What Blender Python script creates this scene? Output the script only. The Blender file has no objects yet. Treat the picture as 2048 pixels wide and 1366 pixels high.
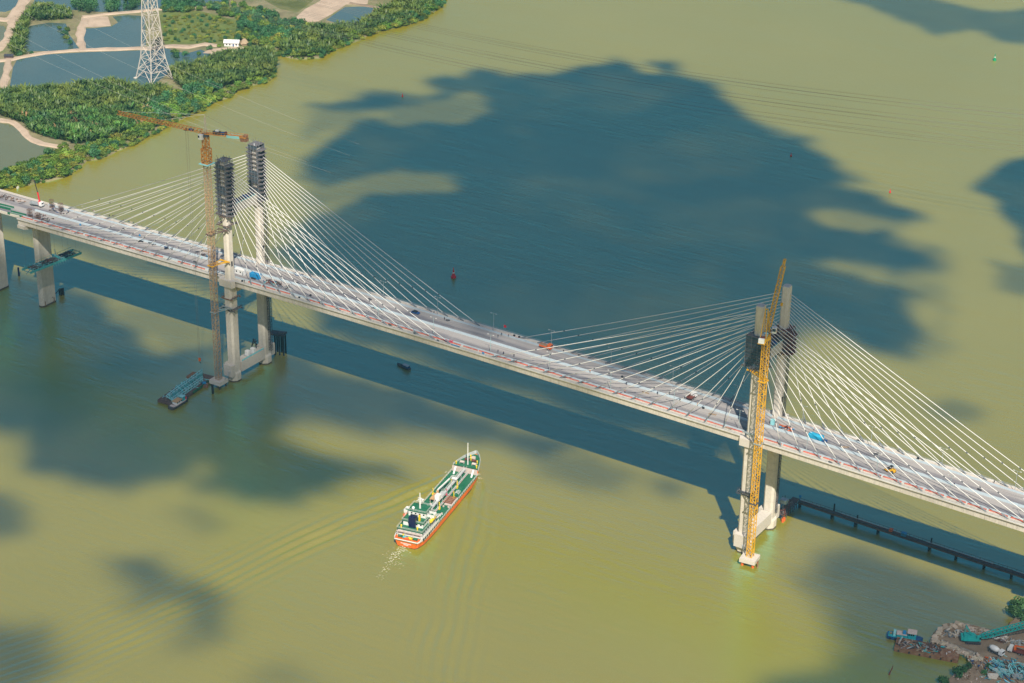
import bpy, bmesh, math, random
import numpy as np
from mathutils import Vector, Matrix, Euler
rad = math.radians
SC = bpy.context.scene
COL = SC.collection

# ------------------------------------------------------------------ camera
CAM = np.array([494.45, -742.0, 490.35]); YAW, PITCH, ROLL, FPX = 0.57366, 0.45071, 0.0152, 4107.26
def _axes():
    f = np.array([-math.sin(YAW)*math.cos(PITCH), math.cos(YAW)*math.cos(PITCH), -math.sin(PITCH)])
    r = np.array([math.cos(YAW), math.sin(YAW), 0.0]); u = np.cross(r, f)
    c, s = math.cos(ROLL), math.sin(ROLL)
    return c*r+s*u, -s*r+c*u, f
_R, _U, _F = _axes()
cam_d = bpy.data.cameras.new('camera'); cam = bpy.data.objects.new('camera', cam_d); COL.objects.link(cam)
cam.matrix_world = Matrix(((_R[0], _U[0], -_F[0], CAM[0]), (_R[1], _U[1], -_F[1], CAM[1]), (_R[2], _U[2], -_F[2], CAM[2]), (0, 0, 0, 1)))
cam_d.sensor_fit = 'HORIZONTAL'; cam_d.sensor_width = 36.0; cam_d.lens = FPX/2048*36.0
cam_d.clip_start = 5.0; cam_d.clip_end = 30000.0
SC.camera = cam
def at(px, py, z=0.0):
    """the point of the level plane z that the survey of the photograph gives for a measured spot"""
    d = (px-1024)/FPX*_R - (py-683)/FPX*_U + _F
    t = (z-CAM[2])/d[2]
    return CAM+t*d
def P2(pts, z=0.0): return [tuple(at(x, y, z)[:2]) for x, y in pts]

# ------------------------------------------------------------------ light
SUN_AZ, SUN_EL = 40.0, 46.5           # light travels towards (-sin az, cos az)
SDIR = Vector((-math.sin(rad(SUN_AZ))*math.cos(rad(SUN_EL)), math.cos(rad(SUN_AZ))*math.cos(rad(SUN_EL)), -math.sin(rad(SUN_EL))))
W = bpy.data.worlds.new('World'); SC.world = W; W.use_nodes = True
nt = W.node_tree; nt.nodes.clear()
sky = nt.nodes.new('ShaderNodeTexSky'); sky.sky_type = 'NISHITA'; sky.sun_disc = False
sky.sun_elevation = rad(SUN_EL)
sky.sun_rotation = math.atan2(-SDIR.x, -SDIR.y)
sky.air_density = 1.0; sky.dust_density = 0.3; sky.ozone_density = 1.0; sky.altitude = 0
bg = nt.nodes.new('ShaderNodeBackground'); bg.inputs['Strength'].default_value = 0.062
wo = nt.nodes.new('ShaderNodeOutputWorld')
nt.links.new(sky.outputs[0], bg.inputs[0]); nt.links.new(bg.outputs[0], wo.inputs[0])
sl = bpy.data.lights.new('sun', 'SUN'); sl.energy = 5.0; sl.angle = rad(0.53); sl.color = (1.0, 0.92, 0.78)
so = bpy.data.objects.new('sun', sl); COL.objects.link(so)
so.rotation_euler = SDIR.to_track_quat('-Z', 'Y').to_euler(); so.location = (0, 0, 400)
SC.view_settings.view_transform = 'Standard'; SC.view_settings.look = 'None'
SC.view_settings.exposure = 0.33; SC.view_settings.gamma = 1.0; SC.view_settings.use_curve_mapping = False
SC.render.engine = 'CYCLES'
cy = SC.cycles
cy.use_denoising = True; cy.max_bounces = 6; cy.diffuse_bounces = 2; cy.glossy_bounces = 2; cy.volume_bounces = 0
cy.transparent_max_bounces = 12; cy.caustics_reflective = False; cy.caustics_refractive = False
cy.use_adaptive_sampling = True; cy.adaptive_threshold = 0.01
try:
    cy.denoiser = 'OPENIMAGEDENOISE'; cy.denoising_input_passes = 'RGB_ALBEDO_NORMAL'; cy.denoising_prefilter = 'FAST'
except Exception: pass
SC.render.filter_size = 1.2

# ------------------------------------------------------------------ materials
M = {}
def mat(name, col, rough=0.75, var=0.18, scale=0.35, metal=0.0, fine=0.0, stain=None, stain_scale=0.2, stain_amt=0.5, stain_stretch=(1, 1, 1), spec=0.4, bump=0.0, hue=None, objvar=0.0):
    """world-anchored noise on a base colour: col darkened/lightened by var, patches of colour `stain`"""
    if name in M: return M[name]
    m = bpy.data.materials.new(name); m.use_nodes = True; n = m.node_tree.nodes; L = m.node_tree.links
    b = n['Principled BSDF']; b.inputs['Roughness'].default_value = rough; b.inputs['Metallic'].default_value = metal
    b.inputs['Specular IOR Level'].default_value = spec
    geo = n.new('ShaderNodeNewGeometry')
    nz = n.new('ShaderNodeTexNoise'); nz.inputs['Scale'].default_value = scale; nz.inputs['Detail'].default_value = 5; nz.inputs['Roughness'].default_value = 0.62
    L.new(geo.outputs['Position'], nz.inputs['Vector'])
    ramp = n.new('ShaderNodeValToRGB')
    c = np.array(col)
    ramp.color_ramp.elements[0].position = 0.3; ramp.color_ramp.elements[1].position = 0.7
    ramp.color_ramp.elements[0].color = (*np.clip(c*(1-var), 0, 1), 1)
    ramp.color_ramp.elements[1].color = (*np.clip(c*(1+var) if hue is None else np.array(hue), 0, 1), 1)
    L.new(nz.outputs['Fac'], ramp.inputs['Fac']); out = ramp.outputs[0]
    if stain is not None:
        mp = n.new('ShaderNodeMapping'); mp.inputs['Scale'].default_value = stain_stretch
        L.new(geo.outputs['Position'], mp.inputs['Vector'])
        n2 = n.new('ShaderNodeTexNoise'); n2.inputs['Scale'].default_value = stain_scale; n2.inputs['Detail'].default_value = 6; n2.inputs['Roughness'].default_value = 0.7
        L.new(mp.outputs[0], n2.inputs['Vector'])
        r2 = n.new('ShaderNodeMapRange'); r2.inputs['From Min'].default_value = 0.48; r2.inputs['From Max'].default_value = 0.68; r2.inputs['To Max'].default_value = stain_amt
        L.new(n2.outputs['Fac'], r2.inputs['Value'])
        mx = n.new('ShaderNodeMix'); mx.data_type = 'RGBA'; mx.inputs['B'].default_value = (*stain, 1)
        L.new(r2.outputs[0], mx.inputs['Factor']); L.new(out, mx.inputs['A']); out = mx.outputs['Result']
    if objvar:
        oi = n.new('ShaderNodeObjectInfo'); hs = n.new('ShaderNodeHueSaturation')
        mr = n.new('ShaderNodeMapRange'); mr.inputs['To Min'].default_value = 1-objvar; mr.inputs['To Max'].default_value = 1+objvar
        L.new(oi.outputs['Random'], mr.inputs['Value']); L.new(mr.outputs[0], hs.inputs['Value'])
        mr2 = n.new('ShaderNodeMapRange'); mr2.inputs['To Min'].default_value = 0.5-objvar*0.07; mr2.inputs['To Max'].default_value = 0.5+objvar*0.06
        mu = n.new('ShaderNodeMath'); mu.operation = 'FRACT'; m3 = n.new('ShaderNodeMath'); m3.operation = 'MULTIPLY'; m3.inputs[1].default_value = 7.31
        L.new(oi.outputs['Random'], m3.inputs[0]); L.new(m3.outputs[0], mu.inputs[0]); L.new(mu.outputs[0], mr2.inputs['Value']); L.new(mr2.outputs[0], hs.inputs['Hue'])
        L.new(out, hs.inputs['Color']); out = hs.outputs[0]
    L.new(out, b.inputs['Base Color'])
    if bump:
        bp = n.new('ShaderNodeBump'); bp.inputs['Strength'].default_value = bump; bp.inputs['Distance'].default_value = 0.3
        L.new(nz.outputs['Fac'], bp.inputs['Height']); L.new(bp.outputs[0], b.inputs['Normal'])
    M[name] = m; return m

mat('concrete', (0.66, 0.605, 0.53), 0.85, 0.10, 0.5, stain=(0.46, 0.415, 0.36), stain_scale=0.35, stain_amt=0.5, stain_stretch=(1, 1, 0.12))
mat('concrete_new', (0.64, 0.59, 0.53), 0.85, 0.10, 0.6, stain=(0.36, 0.33, 0.29), stain_scale=0.6, stain_amt=0.5)
mat('fascia', (0.60, 0.55, 0.485), 0.85, 0.12, 0.7, stain=(0.36, 0.33, 0.29), stain_scale=0.45, stain_amt=0.55, stain_stretch=(1.5, 1, 0.15))
mat('walkway', (0.56, 0.56, 0.56), 0.85, 0.15, 0.5, stain=(0.30, 0.28, 0.26), stain_scale=0.25, stain_amt=0.6)
mat('wet_concrete', (0.10, 0.085, 0.07), 0.6, 0.3, 0.6)
mat('stay_white', (0.80, 0.79, 0.78), 0.45, 0.03, 0.2)
mat('damper', (0.10, 0.11, 0.13), 0.6, 0.1)
mat('pipe_steel', (0.22, 0.25, 0.28), 0.5, 0.2, 0.8, metal=0.3)
mat('red_barrier', (0.56, 0.13, 0.085), 0.7, 0.35, 0.5, stain=(0.50, 0.36, 0.30), stain_scale=0.6, stain_amt=0.7)
mat('crash_barrier', (0.46, 0.54, 0.59), 0.7, 0.15, 0.4, stain=(0.28, 0.36, 0.41), stain_scale=0.4, stain_amt=0.6)
mat('galvanised', (0.48, 0.52, 0.54), 0.45, 0.12, 0.5, metal=0.5)
mat('scaffold_steel', (0.19, 0.21, 0.25), 0.7, 0.45, 0.7, stain=(0.16, 0.11, 0.085), stain_scale=0.5, stain_amt=0.5)
mat('scaffold_plank', (0.13, 0.13, 0.145), 0.8, 0.45, 0.8, stain=(0.26, 0.18, 0.14), stain_scale=0.5, stain_amt=0.6)
mat('scaffold_net', (0.05, 0.085, 0.115), 0.85, 0.5, 0.9, stain=(0.03, 0.045, 0.06), stain_scale=1.1, stain_amt=0.9)
mat('rust_red', (0.17, 0.045, 0.035), 0.8, 0.4, 0.6, stain=(0.09, 0.06, 0.06), stain_scale=0.5, stain_amt=0.7)
mat('crane_orange', (0.64, 0.27, 0.05), 0.55, 0.25, 0.6, stain=(0.25, 0.10, 0.04), stain_scale=0.4, stain_amt=0.6)
mat('crane_faded', (0.42, 0.30, 0.19), 0.6, 0.2, 0.3, stain=(0.50, 0.22, 0.07), stain_scale=0.12, stain_amt=0.75)
mat('crane_yellow', (0.78, 0.42, 0.015), 0.5, 0.12, 0.5, stain=(0.52, 0.24, 0.03), stain_scale=0.3, stain_amt=0.5)
mat('white_paint', (0.78, 0.78, 0.77), 0.5, 0.06, 0.5, stain=(0.55, 0.50, 0.45), stain_scale=0.7, stain_amt=0.35)
mat('black_steel', (0.025, 0.028, 0.035), 0.5, 0.3, 0.6)
mat('dark_glass', (0.015, 0.02, 0.03), 0.12, 0.1, spec=0.6)
mat('dark_steel', (0.06, 0.065, 0.08), 0.55, 0.35, 0.6, stain=(0.13, 0.075, 0.06), stain_scale=0.5, stain_amt=0.6)
mat('brown_steel', (0.12, 0.085, 0.08), 0.7, 0.3, 0.6, stain=(0.20, 0.13, 0.10), stain_scale=0.6, stain_amt=0.6)
mat('teal_steel', (0.07, 0.44, 0.48), 0.55, 0.25, 0.6, stain=(0.16, 0.25, 0.26), stain_scale=0.6, stain_amt=0.5)
mat('teal_pale', (0.30, 0.70, 0.75), 0.6, 0.25, 0.8, stain=(0.30, 0.34, 0.34), stain_scale=0.8, stain_amt=0.5)
mat('turquoise', (0.02, 0.40, 0.38), 0.45, 0.15, 0.6)
mat('boat_blue', (0.02, 0.08, 0.24), 0.5, 0.2, 0.6)
mat('boat_teal', (0.03, 0.38, 0.44), 0.5, 0.2, 0.6)
mat('tarp_blue', (0.02, 0.25, 0.52), 0.5, 0.15, 0.9)
mat('tarp_cyan', (0.03, 0.36, 0.58), 0.5, 0.2, 0.9, bump=0.5)
mat('orange_red', (0.72, 0.14, 0.03), 0.5, 0.15, 0.6)
mat('pink_red', (0.62, 0.05, 0.12), 0.6, 0.2, 1.2)
mat('buoy_red', (0.72, 0.015, 0.04), 0.4, 0.1)
mat('buoy_green', (0.01, 0.30, 0.14), 0.4, 0.1)
mat('rust', (0.23, 0.12, 0.075), 0.85, 0.35, 0.7, stain=(0.36, 0.25, 0.17), stain_scale=0.5, stain_amt=0.8)
mat('timber', (0.30, 0.22, 0.15), 0.85, 0.3, 0.9)
mat('rock_block', (0.50, 0.42, 0.33), 0.9, 0.2, 0.8, stain=(0.28, 0.22, 0.17), stain_scale=0.8, stain_amt=0.5, objvar=0.25)
mat('soil', (0.26, 0.19, 0.135), 0.95, 0.25, 0.15, stain=(0.36, 0.29, 0.215), stain_scale=0.12, stain_amt=0.8, bump=0.4)
mat('sand_path', (0.52, 0.40, 0.30), 0.95, 0.14, 0.08, stain=(0.40, 0.30, 0.22), stain_scale=0.1, stain_amt=0.7, bump=0.3)
mat('land', (0.24, 0.21, 0.115), 0.95, 0.35, 0.05, stain=(0.13, 0.17, 0.05), stain_scale=0.06, stain_amt=0.9)
mat('meadow', (0.115, 0.155, 0.035), 0.95, 0.35, 0.06, stain=(0.20, 0.21, 0.06), stain_scale=0.05, stain_amt=0.9)
mat('field', (0.11, 0.13, 0.035), 0.95, 0.35, 0.05, stain=(0.19, 0.17, 0.06), stain_scale=0.05, stain_amt=0.9)
mat('bark', (0.16, 0.12, 0.09), 0.9, 0.25, 1.0)
mat('leaf_mangrove', (0.085, 0.20, 0.025), 0.6, 0.45, 0.16, objvar=0.4, hue=(0.17, 0.26, 0.028))
mat('leaf_dark', (0.042, 0.14, 0.042), 0.6, 0.4, 0.14, objvar=0.32)
mat('leaf_nipa', (0.030, 0.112, 0.042), 0.5, 0.35, 0.10, objvar=0.42, hue=(0.115, 0.23, 0.035))
mat('leaf_yellow', (0.21, 0.235, 0.03), 0.6, 0.35, 0.14, objvar=0.3)
mat('leaf_dry', (0.30, 0.19, 0.09), 0.8, 0.3, 0.3, objvar=0.3)
mat('thatch', (0.38, 0.28, 0.18), 0.95, 0.25, 1.2)
mat('hull_orange', (0.84, 0.16, 0.018), 0.45, 0.10, 0.4, stain=(0.42, 0.12, 0.04), stain_scale=0.8, stain_amt=0.55, stain_stretch=(1, 1, 0.25))
mat('ship_green', (0.014, 0.15, 0.075), 0.6, 0.25, 0.5, stain=(0.07, 0.12, 0.07), stain_scale=0.5, stain_amt=0.6)
mat('ship_white', (0.80, 0.80, 0.79), 0.45, 0.05, 0.4, stain=(0.56, 0.46, 0.36), stain_scale=0.9, stain_amt=0.45, stain_stretch=(1, 1, 0.4))
mat('ship_grey', (0.50, 0.52, 0.52), 0.5, 0.12, 0.6)
mat('ship_pink', (0.58, 0.48, 0.44), 0.6, 0.12, 0.6)
mat('navy', (0.01, 0.012, 0.06), 0.4, 0.1)
mat('ship_yellow', (0.80, 0.58, 0.02), 0.5, 0.1)
mat('ship_tan', (0.56, 0.34, 0.17), 0.6, 0.15)
mat('ship_brown', (0.26, 0.10, 0.05), 0.6, 0.2)
mat('skin', (0.32, 0.18, 0.11), 0.6, 0.05)
mat('cloth_navy', (0.02, 0.03, 0.08), 0.8, 0.2)
mat('cloth_black', (0.02, 0.02, 0.025), 0.8, 0.2)
mat('cloth_orange', (0.6, 0.16, 0.03), 0.8, 0.2)
mat('foam', (0.56, 0.53, 0.36), 0.8, 0.1, 1.0)
mat('wire', (0.17, 0.17, 0.16), 0.5, 0.05)
mat('pylon_steel', (0.62, 0.56, 0.50), 0.5, 0.12, 0.3)
mat('wire_pale', (0.50, 0.48, 0.44), 0.5, 0.05)

# ------------------------------------------------------------------ mesh helpers
class MB:
    def __init__(s): s.v = []; s.f = []
    def poly(s, pts, faces):
        o = len(s.v); s.v += [tuple(p) for p in pts]; s.f += [tuple(i+o for i in f) for f in faces]; return s
    def box(s, c, d, rz=0.0, mx=None):
        hx, hy, hz = d[0]/2, d[1]/2, d[2]/2; ca, sa = math.cos(rz), math.sin(rz)
        pts = []
        for z in (-hz, hz):
            for x, y in ((-hx, -hy), (hx, -hy), (hx, hy), (-hx, hy)):
                pts.append((c[0]+x*ca-y*sa, c[1]+x*sa+y*ca, c[2]+z))
        return s.poly(pts, [(3, 2, 1, 0), (4, 5, 6, 7), (0, 1, 5, 4), (1, 2, 6, 5), (2, 3, 7, 6), (3, 0, 4, 7)])
    def b2(s, x0, x1, y0, y1, z0, z1): return s.box(((x0+x1)/2, (y0+y1)/2, (z0+z1)/2), (x1-x0, y1-y0, z1-z0))
    def bar(s, a, b, w, h=None):
        """rectangular bar between two points"""
        h = h or w; a = Vector(a); b = Vector(b); d = (b-a)
        if d.length < 1e-6: return s
        d.normalize(); up = Vector((0, 0, 1)) if abs(d.z) < 0.95 else Vector((1, 0, 0))
        r = d.cross(up).normalized(); u = r.cross(d)
        pts = []
        for p in (a, b):
            for i, j in ((-1, -1), (1, -1), (1, 1), (-1, 1)): pts.append(p+r*(i*w/2)+u*(j*h/2))
        return s.poly(pts, [(3, 2, 1, 0), (4, 5, 6, 7), (0, 1, 5, 4), (1, 2, 6, 5), (2, 3, 7, 6), (3, 0, 4, 7)])
    def tube(s, a, b, r0, r1=None, n=8, cap=True):
        r1 = r0 if r1 is None else r1; a = Vector(a); b = Vector(b); d = (b-a).normalized()
        up = Vector((0, 0, 1)) if abs(d.z) < 0.95 else Vector((1, 0, 0)); r = d.cross(up).normalized(); u = r.cross(d)
        pts = []
        for p, q in ((a, r0), (b, r1)):
            for i in range(n):
                t = 2*math.pi*i/n; pts.append(p+r*(q*math.cos(t))+u*(q*math.sin(t)))
        fs = [(i, (i+1) % n, n+(i+1) % n, n+i) for i in range(n)]
        if cap: fs += [tuple(range(n-1, -1, -1)), tuple(range(n, 2*n))]
        return s.poly(pts, fs)
    def path(s, pts, r, n=6):
        pts = [Vector(p) for p in pts]; vs = []; fs = []
        for k, p in enumerate(pts):
            d = (pts[min(k+1, len(pts)-1)]-pts[max(k-1, 0)]).normalized()
            up = Vector((0, 0, 1)) if abs(d.z) < 0.95 else Vector((1, 0, 0)); rr = d.cross(up).normalized(); u = rr.cross(d)
            q = r[k] if isinstance(r, (list, tuple)) else r
            for i in range(n):
                t = 2*math.pi*i/n; vs.append(p+rr*(q*math.cos(t))+u*(q*math.sin(t)))
        for k in range(len(pts)-1):
            for i in range(n): fs.append((k*n+i, k*n+(i+1) % n, (k+1)*n+(i+1) % n, (k+1)*n+i))
        fs += [tuple(range(n-1, -1, -1)), tuple(range((len(pts)-1)*n, len(pts)*n))]
        return s.poly(vs, fs)
    def loft(s, rings, cap=True):
        n = len(rings[0]); vs = [p for r in rings for p in r]; fs = []
        for k in range(len(rings)-1):
            for i in range(n): fs.append((k*n+i, k*n+(i+1) % n, (k+1)*n+(i+1) % n, (k+1)*n+i))
        if cap: fs += [tuple(range(n-1, -1, -1)), tuple(range((len(rings)-1)*n, len(rings)*n))]
        return s.poly(vs, fs)
    def prism(s, poly, z0, z1):
        """vertical prism on a counter-clockwise outline"""
        if area(poly) < 0: poly = poly[::-1]
        return s.loft([[(x, y, z0) for x, y in poly], [(x, y, z1) for x, y in poly]])
    def ball(s, c, r, n=10, m=6, sq=(1, 1, 1)):
        rings = []
        for j in range(m+1):
            t = math.pi*j/m; rr = max(math.sin(t), 0.02)
            rings.append([(c[0]+r*sq[0]*rr*math.cos(2*math.pi*i/n), c[1]+r*sq[1]*rr*math.sin(2*math.pi*i/n), c[2]-r*sq[2]*math.cos(t)) for i in range(n)])
        return s.loft(rings)
    def mesh(s, name, m, smooth=False):
        me = bpy.data.meshes.new(name); me.from_pydata([tuple(map(float, p)) for p in s.v], [], s.f); me.materials.append(M[m] if isinstance(m, str) else m)
        if smooth: me.polygons.foreach_set('use_smooth', [True]*len(me.polygons))
        me.update(); return me
    def build(s, name, m, parent=None, loc=None, rz=None, smooth=False):
        return link(name, s.mesh(name, m, smooth), parent, loc, rz)
def area(p): return 0.5*sum(p[i][0]*p[(i+1) % len(p)][1]-p[(i+1) % len(p)][0]*p[i][1] for i in range(len(p)))
def link(name, me, parent=None, loc=None, rz=None, rot=None, scale=None):
    o = bpy.data.objects.new(name, me); COL.objects.link(o)
    if parent is not None: o.parent = parent
    if loc is not None: o.location = loc
    if rz is not None: o.rotation_euler = (0, 0, rz)
    if rot is not None: o.rotation_euler = rot
    if scale is not None: o.scale = scale if hasattr(scale, '__len__') else (scale,)*3
    return o
def tag(o, label=None, cat=None, group=None, kind=None):
    if label: o['label'] = label
    if cat: o['category'] = cat
    if group: o['group'] = group
    if kind: o['kind'] = kind
    return o
def thing(name, label, cat, loc=(0, 0, 0), rz=0.0, group=None):
    o = bpy.data.objects.new(name, None); COL.objects.link(o); o.location = loc; o.rotation_euler = (0, 0, rz); o.empty_display_size = 0.5
    return tag(o, label, cat, group)
def dup(root, loc, rz, label=None, group=None, scale=None):
    r = root.copy(); COL.objects.link(r); r.location = loc; r.rotation_euler = (0, 0, rz)
    if scale: r.scale = (scale,)*3
    if label: r['label'] = label
    if group: r['group'] = group
    for ch in list(root.children):
        c = ch.copy(); COL.objects.link(c); c.parent = r
        for g in list(ch.children):
            d = g.copy(); COL.objects.link(d); d.parent = c
    return r
def lattice(mb, z0, z1, w, n, chord=0.16, brace=0.09, w1=None):
    """square lattice column along local z, X-braced on alternate panels, w at the foot and w1 at the head"""
    w1 = w if w1 is None else w1
    def cr(z):
        h = (w+(w1-w)*(z-z0)/(z1-z0))/2; return [(-h, -h, z), (h, -h, z), (h, h, z), (-h, h, z)]
    a, b = cr(z0), cr(z1)
    for i in range(4): mb.bar(a[i], b[i], chord)
    for k in range(n):
        za, zb = z0+(z1-z0)*k/n, z0+(z1-z0)*(k+1)/n; A, B = cr(za), cr(zb)
        for i in range(4):
            j = (i+1) % 4
            mb.bar(A[i], A[j], brace)
            if k % 2: mb.bar(A[i], B[j], brace)
            else: mb.bar(A[j], B[i], brace)
    for i in range(4): mb.bar(b[i], b[(i+1) % 4], brace)
    return mb
def truss3(mb, a, b, w, h, n, chord=0.15, brace=0.09, taper=1.0):
    """triangular jib: two bottom chords and one top chord from a to b"""
    a = Vector(a); b = Vector(b); d = (b-a).normalized(); r = d.cross(Vector((0, 0, 1)))
    if r.length < 0.05: r = Vector((1, 0, 0))
    r.normalize(); u = r.cross(d)
    def cr(t):
        p = a.lerp(b, t); k = 1+(taper-1)*t; return [p-r*w/2*k, p+r*w/2*k, p+u*h*k]
    A, B = cr(0), cr(1)
    for i in range(3): mb.bar(A[i], B[i], chord)
    for k in range(n):
        p, q, m_ = cr(k/n), cr((k+1)/n), cr((k+0.5)/n)
        for i in (0, 1): mb.bar(p[i], m_[2], brace); mb.bar(m_[2], q[i], brace)
        mb.bar(p[0], p[1], brace); mb.bar(p[0], q[1], brace)
    return mb

# ================================================================== THE SETTING: river
def noise2(x, y, seed=0, oct=4, base=1/60.0, gain=0.55):
    """value noise on numpy arrays, 0..1"""
    rng = np.random.RandomState(seed); tab = rng.rand(256, 256); out = np.zeros_like(x); amp = 1.0; tot = 0; f = base
    for o in range(oct):
        X = x*f+31.7*o; Y = y*f+17.3*o; xi = np.floor(X).astype(int); yi = np.floor(Y).astype(int); fx = X-xi; fy = Y-yi
        fx = fx*fx*(3-2*fx); fy = fy*fy*(3-2*fy)
        g = lambda a, b: tab[a % 256, b % 256]
        out += amp*((g(xi, yi)*(1-fx)+g(xi+1, yi)*fx)*(1-fy)+(g(xi, yi+1)*(1-fx)+g(xi+1, yi+1)*fx)*fy); tot += amp; amp *= gain; f *= 2.03
    return out/tot
def seg_dist(x, y, pts):
    """distance to a polyline, and the run along it of the nearest point"""
    best = np.full(x.shape, 1e9); run = np.zeros(x.shape); sgn = np.zeros(x.shape); acc = 0.0
    for (ax, ay), (bx, by) in zip(pts[:-1], pts[1:]):
        dx, dy = bx-ax, by-ay; L = math.hypot(dx, dy)
        t = np.clip(((x-ax)*dx+(y-ay)*dy)/(L*L), 0, 1); d = np.hypot(x-ax-t*dx, y-ay-t*dy); m = d < best
        best = np.where(m, d, best); run = np.where(m, acc+t*L, run); sgn = np.where(m, np.sign((x-ax)*dy-(y-ay)*dx), sgn); acc += L
    return best, run, sgn
def inside(x, y, poly):
    r = np.zeros(x.shape, bool); n = len(poly)
    for i in range(n):
        (ax, ay), (bx, by) = poly[i], poly[(i+1) % n]
        if ay == by: continue
        c = ((ay > y) != (by > y)) & (x < (bx-ax)*(y-ay)/(by-ay)+ax); r ^= c
    return r
def np_mesh(name, verts, quads, m):
    me = bpy.data.meshes.new(name); nv, nq = len(verts), len(quads)
    me.vertices.add(nv); me.vertices.foreach_set('co', np.asarray(verts, np.float32).ravel())
    k = quads.shape[1]
    me.loops.add(nq*k); me.loops.foreach_set('vertex_index', np.asarray(quads, np.int32).ravel())
    me.polygons.add(nq); me.polygons.foreach_set('loop_start', np.arange(0, nq*k, k, dtype=np.int32)); me.polygons.foreach_set('loop_total', np.full(nq, k, np.int32))
    me.materials.append(M[m] if isinstance(m, str) else m); me.update(calc_edges=True); me.validate(); return me

def water_mat(name, c0, c1, ripple, big, rough=0.06, ior=3.6):
    m = bpy.data.materials.new(name); m.use_nodes = True; n = m.node_tree.nodes; L = m.node_tree.links; b = n['Principled BSDF']
    geo = n.new('ShaderNodeNewGeometry')
    nz = n.new('ShaderNodeTexNoise'); nz.inputs['Scale'].default_value = big; nz.inputs['Detail'].default_value = 4
    L.new(geo.outputs['Position'], nz.inputs['Vector'])
    rp = n.new('ShaderNodeValToRGB'); rp.color_ramp.elements[0].position = 0.35; rp.color_ramp.elements[1].position = 0.65
    rp.color_ramp.elements[0].color = (*c0, 1); rp.color_ramp.elements[1].color = (*c1, 1)
    L.new(nz.outputs['Fac'], rp.inputs['Fac']); L.new(rp.outputs[0], b.inputs['Base Color'])
    b.inputs['Roughness'].default_value = rough; b.inputs['IOR'].default_value = ior; b.inputs['Specular IOR Level'].default_value = 0.62
    b.inputs['Specular Tint'].default_value = (0.07, 0.84, 1.0, 1)
    mp = n.new('ShaderNodeMapping'); mp.inputs['Rotation'].default_value = (0, 0, -YAW-0.06); mp.inputs['Scale'].default_value = (0.2, 1, 1)
    L.new(geo.outputs['Position'], mp.inputs['Vector'])
    h = None
    for sc, am in ((0.36, 1.4), (0.13, 1.6), (0.9, 0.5)):
        q = n.new('ShaderNodeTexNoise'); q.inputs['Scale'].default_value = sc; q.inputs['Detail'].default_value = 3; q.inputs['Roughness'].default_value = 0.5
        L.new(mp.outputs[0], q.inputs['Vector'])
        mu = n.new('ShaderNodeMath'); mu.operation = 'MULTIPLY'; mu.inputs[1].default_value = am; L.new(q.outputs['Fac'], mu.inputs[0])
        if h is None: h = mu.outputs[0]
        else:
            ad = n.new('ShaderNodeMath'); ad.operation = 'ADD'; L.new(h, ad.inputs[0]); L.new(mu.outputs[0], ad.inputs[1]); h = ad.outputs[0]
    # wind patches: ripples come and go over tens of metres
    q = n.new('ShaderNodeTexNoise'); q.inputs['Scale'].default_value = 0.012; q.inputs['Detail'].default_value = 3; L.new(mp.outputs[0], q.inputs['Vector'])
    mr = n.new('ShaderNodeMapRange'); mr.inputs['From Min'].default_value = 0.3; mr.inputs['From Max'].default_value = 0.7; mr.inputs['To Min'].default_value = 0.2; mr.inputs['To Max'].default_value = 1.0
    L.new(q.outputs['Fac'], mr.inputs['Value'])
    mu = n.new('ShaderNodeMath'); mu.operation = 'MULTIPLY'; L.new(h, mu.inputs[0]); L.new(mr.outputs[0], mu.inputs[1])
    bp = n.new('ShaderNodeBump'); bp.inputs['Strength'].default_value = 1.0; bp.inputs['Distance'].default_value = ripple
    L.new(mu.outputs[0], bp.inputs['Height']); L.new(bp.outputs[0], b.inputs['Normal'])
    M[name] = m
water_mat('river_water', (0.330, 0.270, 0.014), (0.368, 0.296, 0.020), 0.34, 0.004, 0.28)
water_mat('pond_water', (0.080, 0.128, 0.118), (0.105, 0.145, 0.122), 0.03, 0.02, 0.05, 2.0)
water_mat('pond_green', (0.150, 0.165, 0.080), (0.175, 0.180, 0.080), 0.03, 0.02, 0.05, 1.7)

def lines(lo, hi, step, outer):
    a = list(np.arange(lo, hi+step/2, step)); l, s = lo, step
    left = []
    while l > -outer: s *= 1.35; l -= s; left.append(l)
    h, s = a[-1], step; right = []
    while h < outer: s *= 1.35; h += s; right.append(h)
    return np.array(left[::-1]+a+right)
gx = lines(-130, 130, 1.1, 9000); gy = lines(-285, 60, 1.1, 9000)
X, Y = np.meshgrid(gx, gy); Z = np.zeros_like(X)
armL = P2([(905, 948), (850, 978), (780, 1010), (690, 1045), (560, 1105), (440, 1165), (300, 1232), (150, 1296), (0, 1345)])
armR = P2([(962, 955), (950, 1030), (930, 1110), (905, 1190), (893, 1250), (880, 1330), (872, 1400)])
for pts, lam, amp in ((armL, 6.2, 0.9), (armR, 6.0, 0.9)):
    d, run, sg = seg_dist(X, Y, pts); w = 4.0+run*0.085
    fade = np.clip(run/6, 0, 1)*np.exp(-run/190.0)
    Z += amp*fade*np.cos(2*np.pi*(d*sg)/lam*(1+run*0.0012)+0.6+6.0*noise2(X, Y, 6, 2, 1/34.0))*np.exp(-(d/w)**2)*(0.1+1.8*noise2(X, Y, 5, 3, 1/14.0)**1.3)
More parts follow.
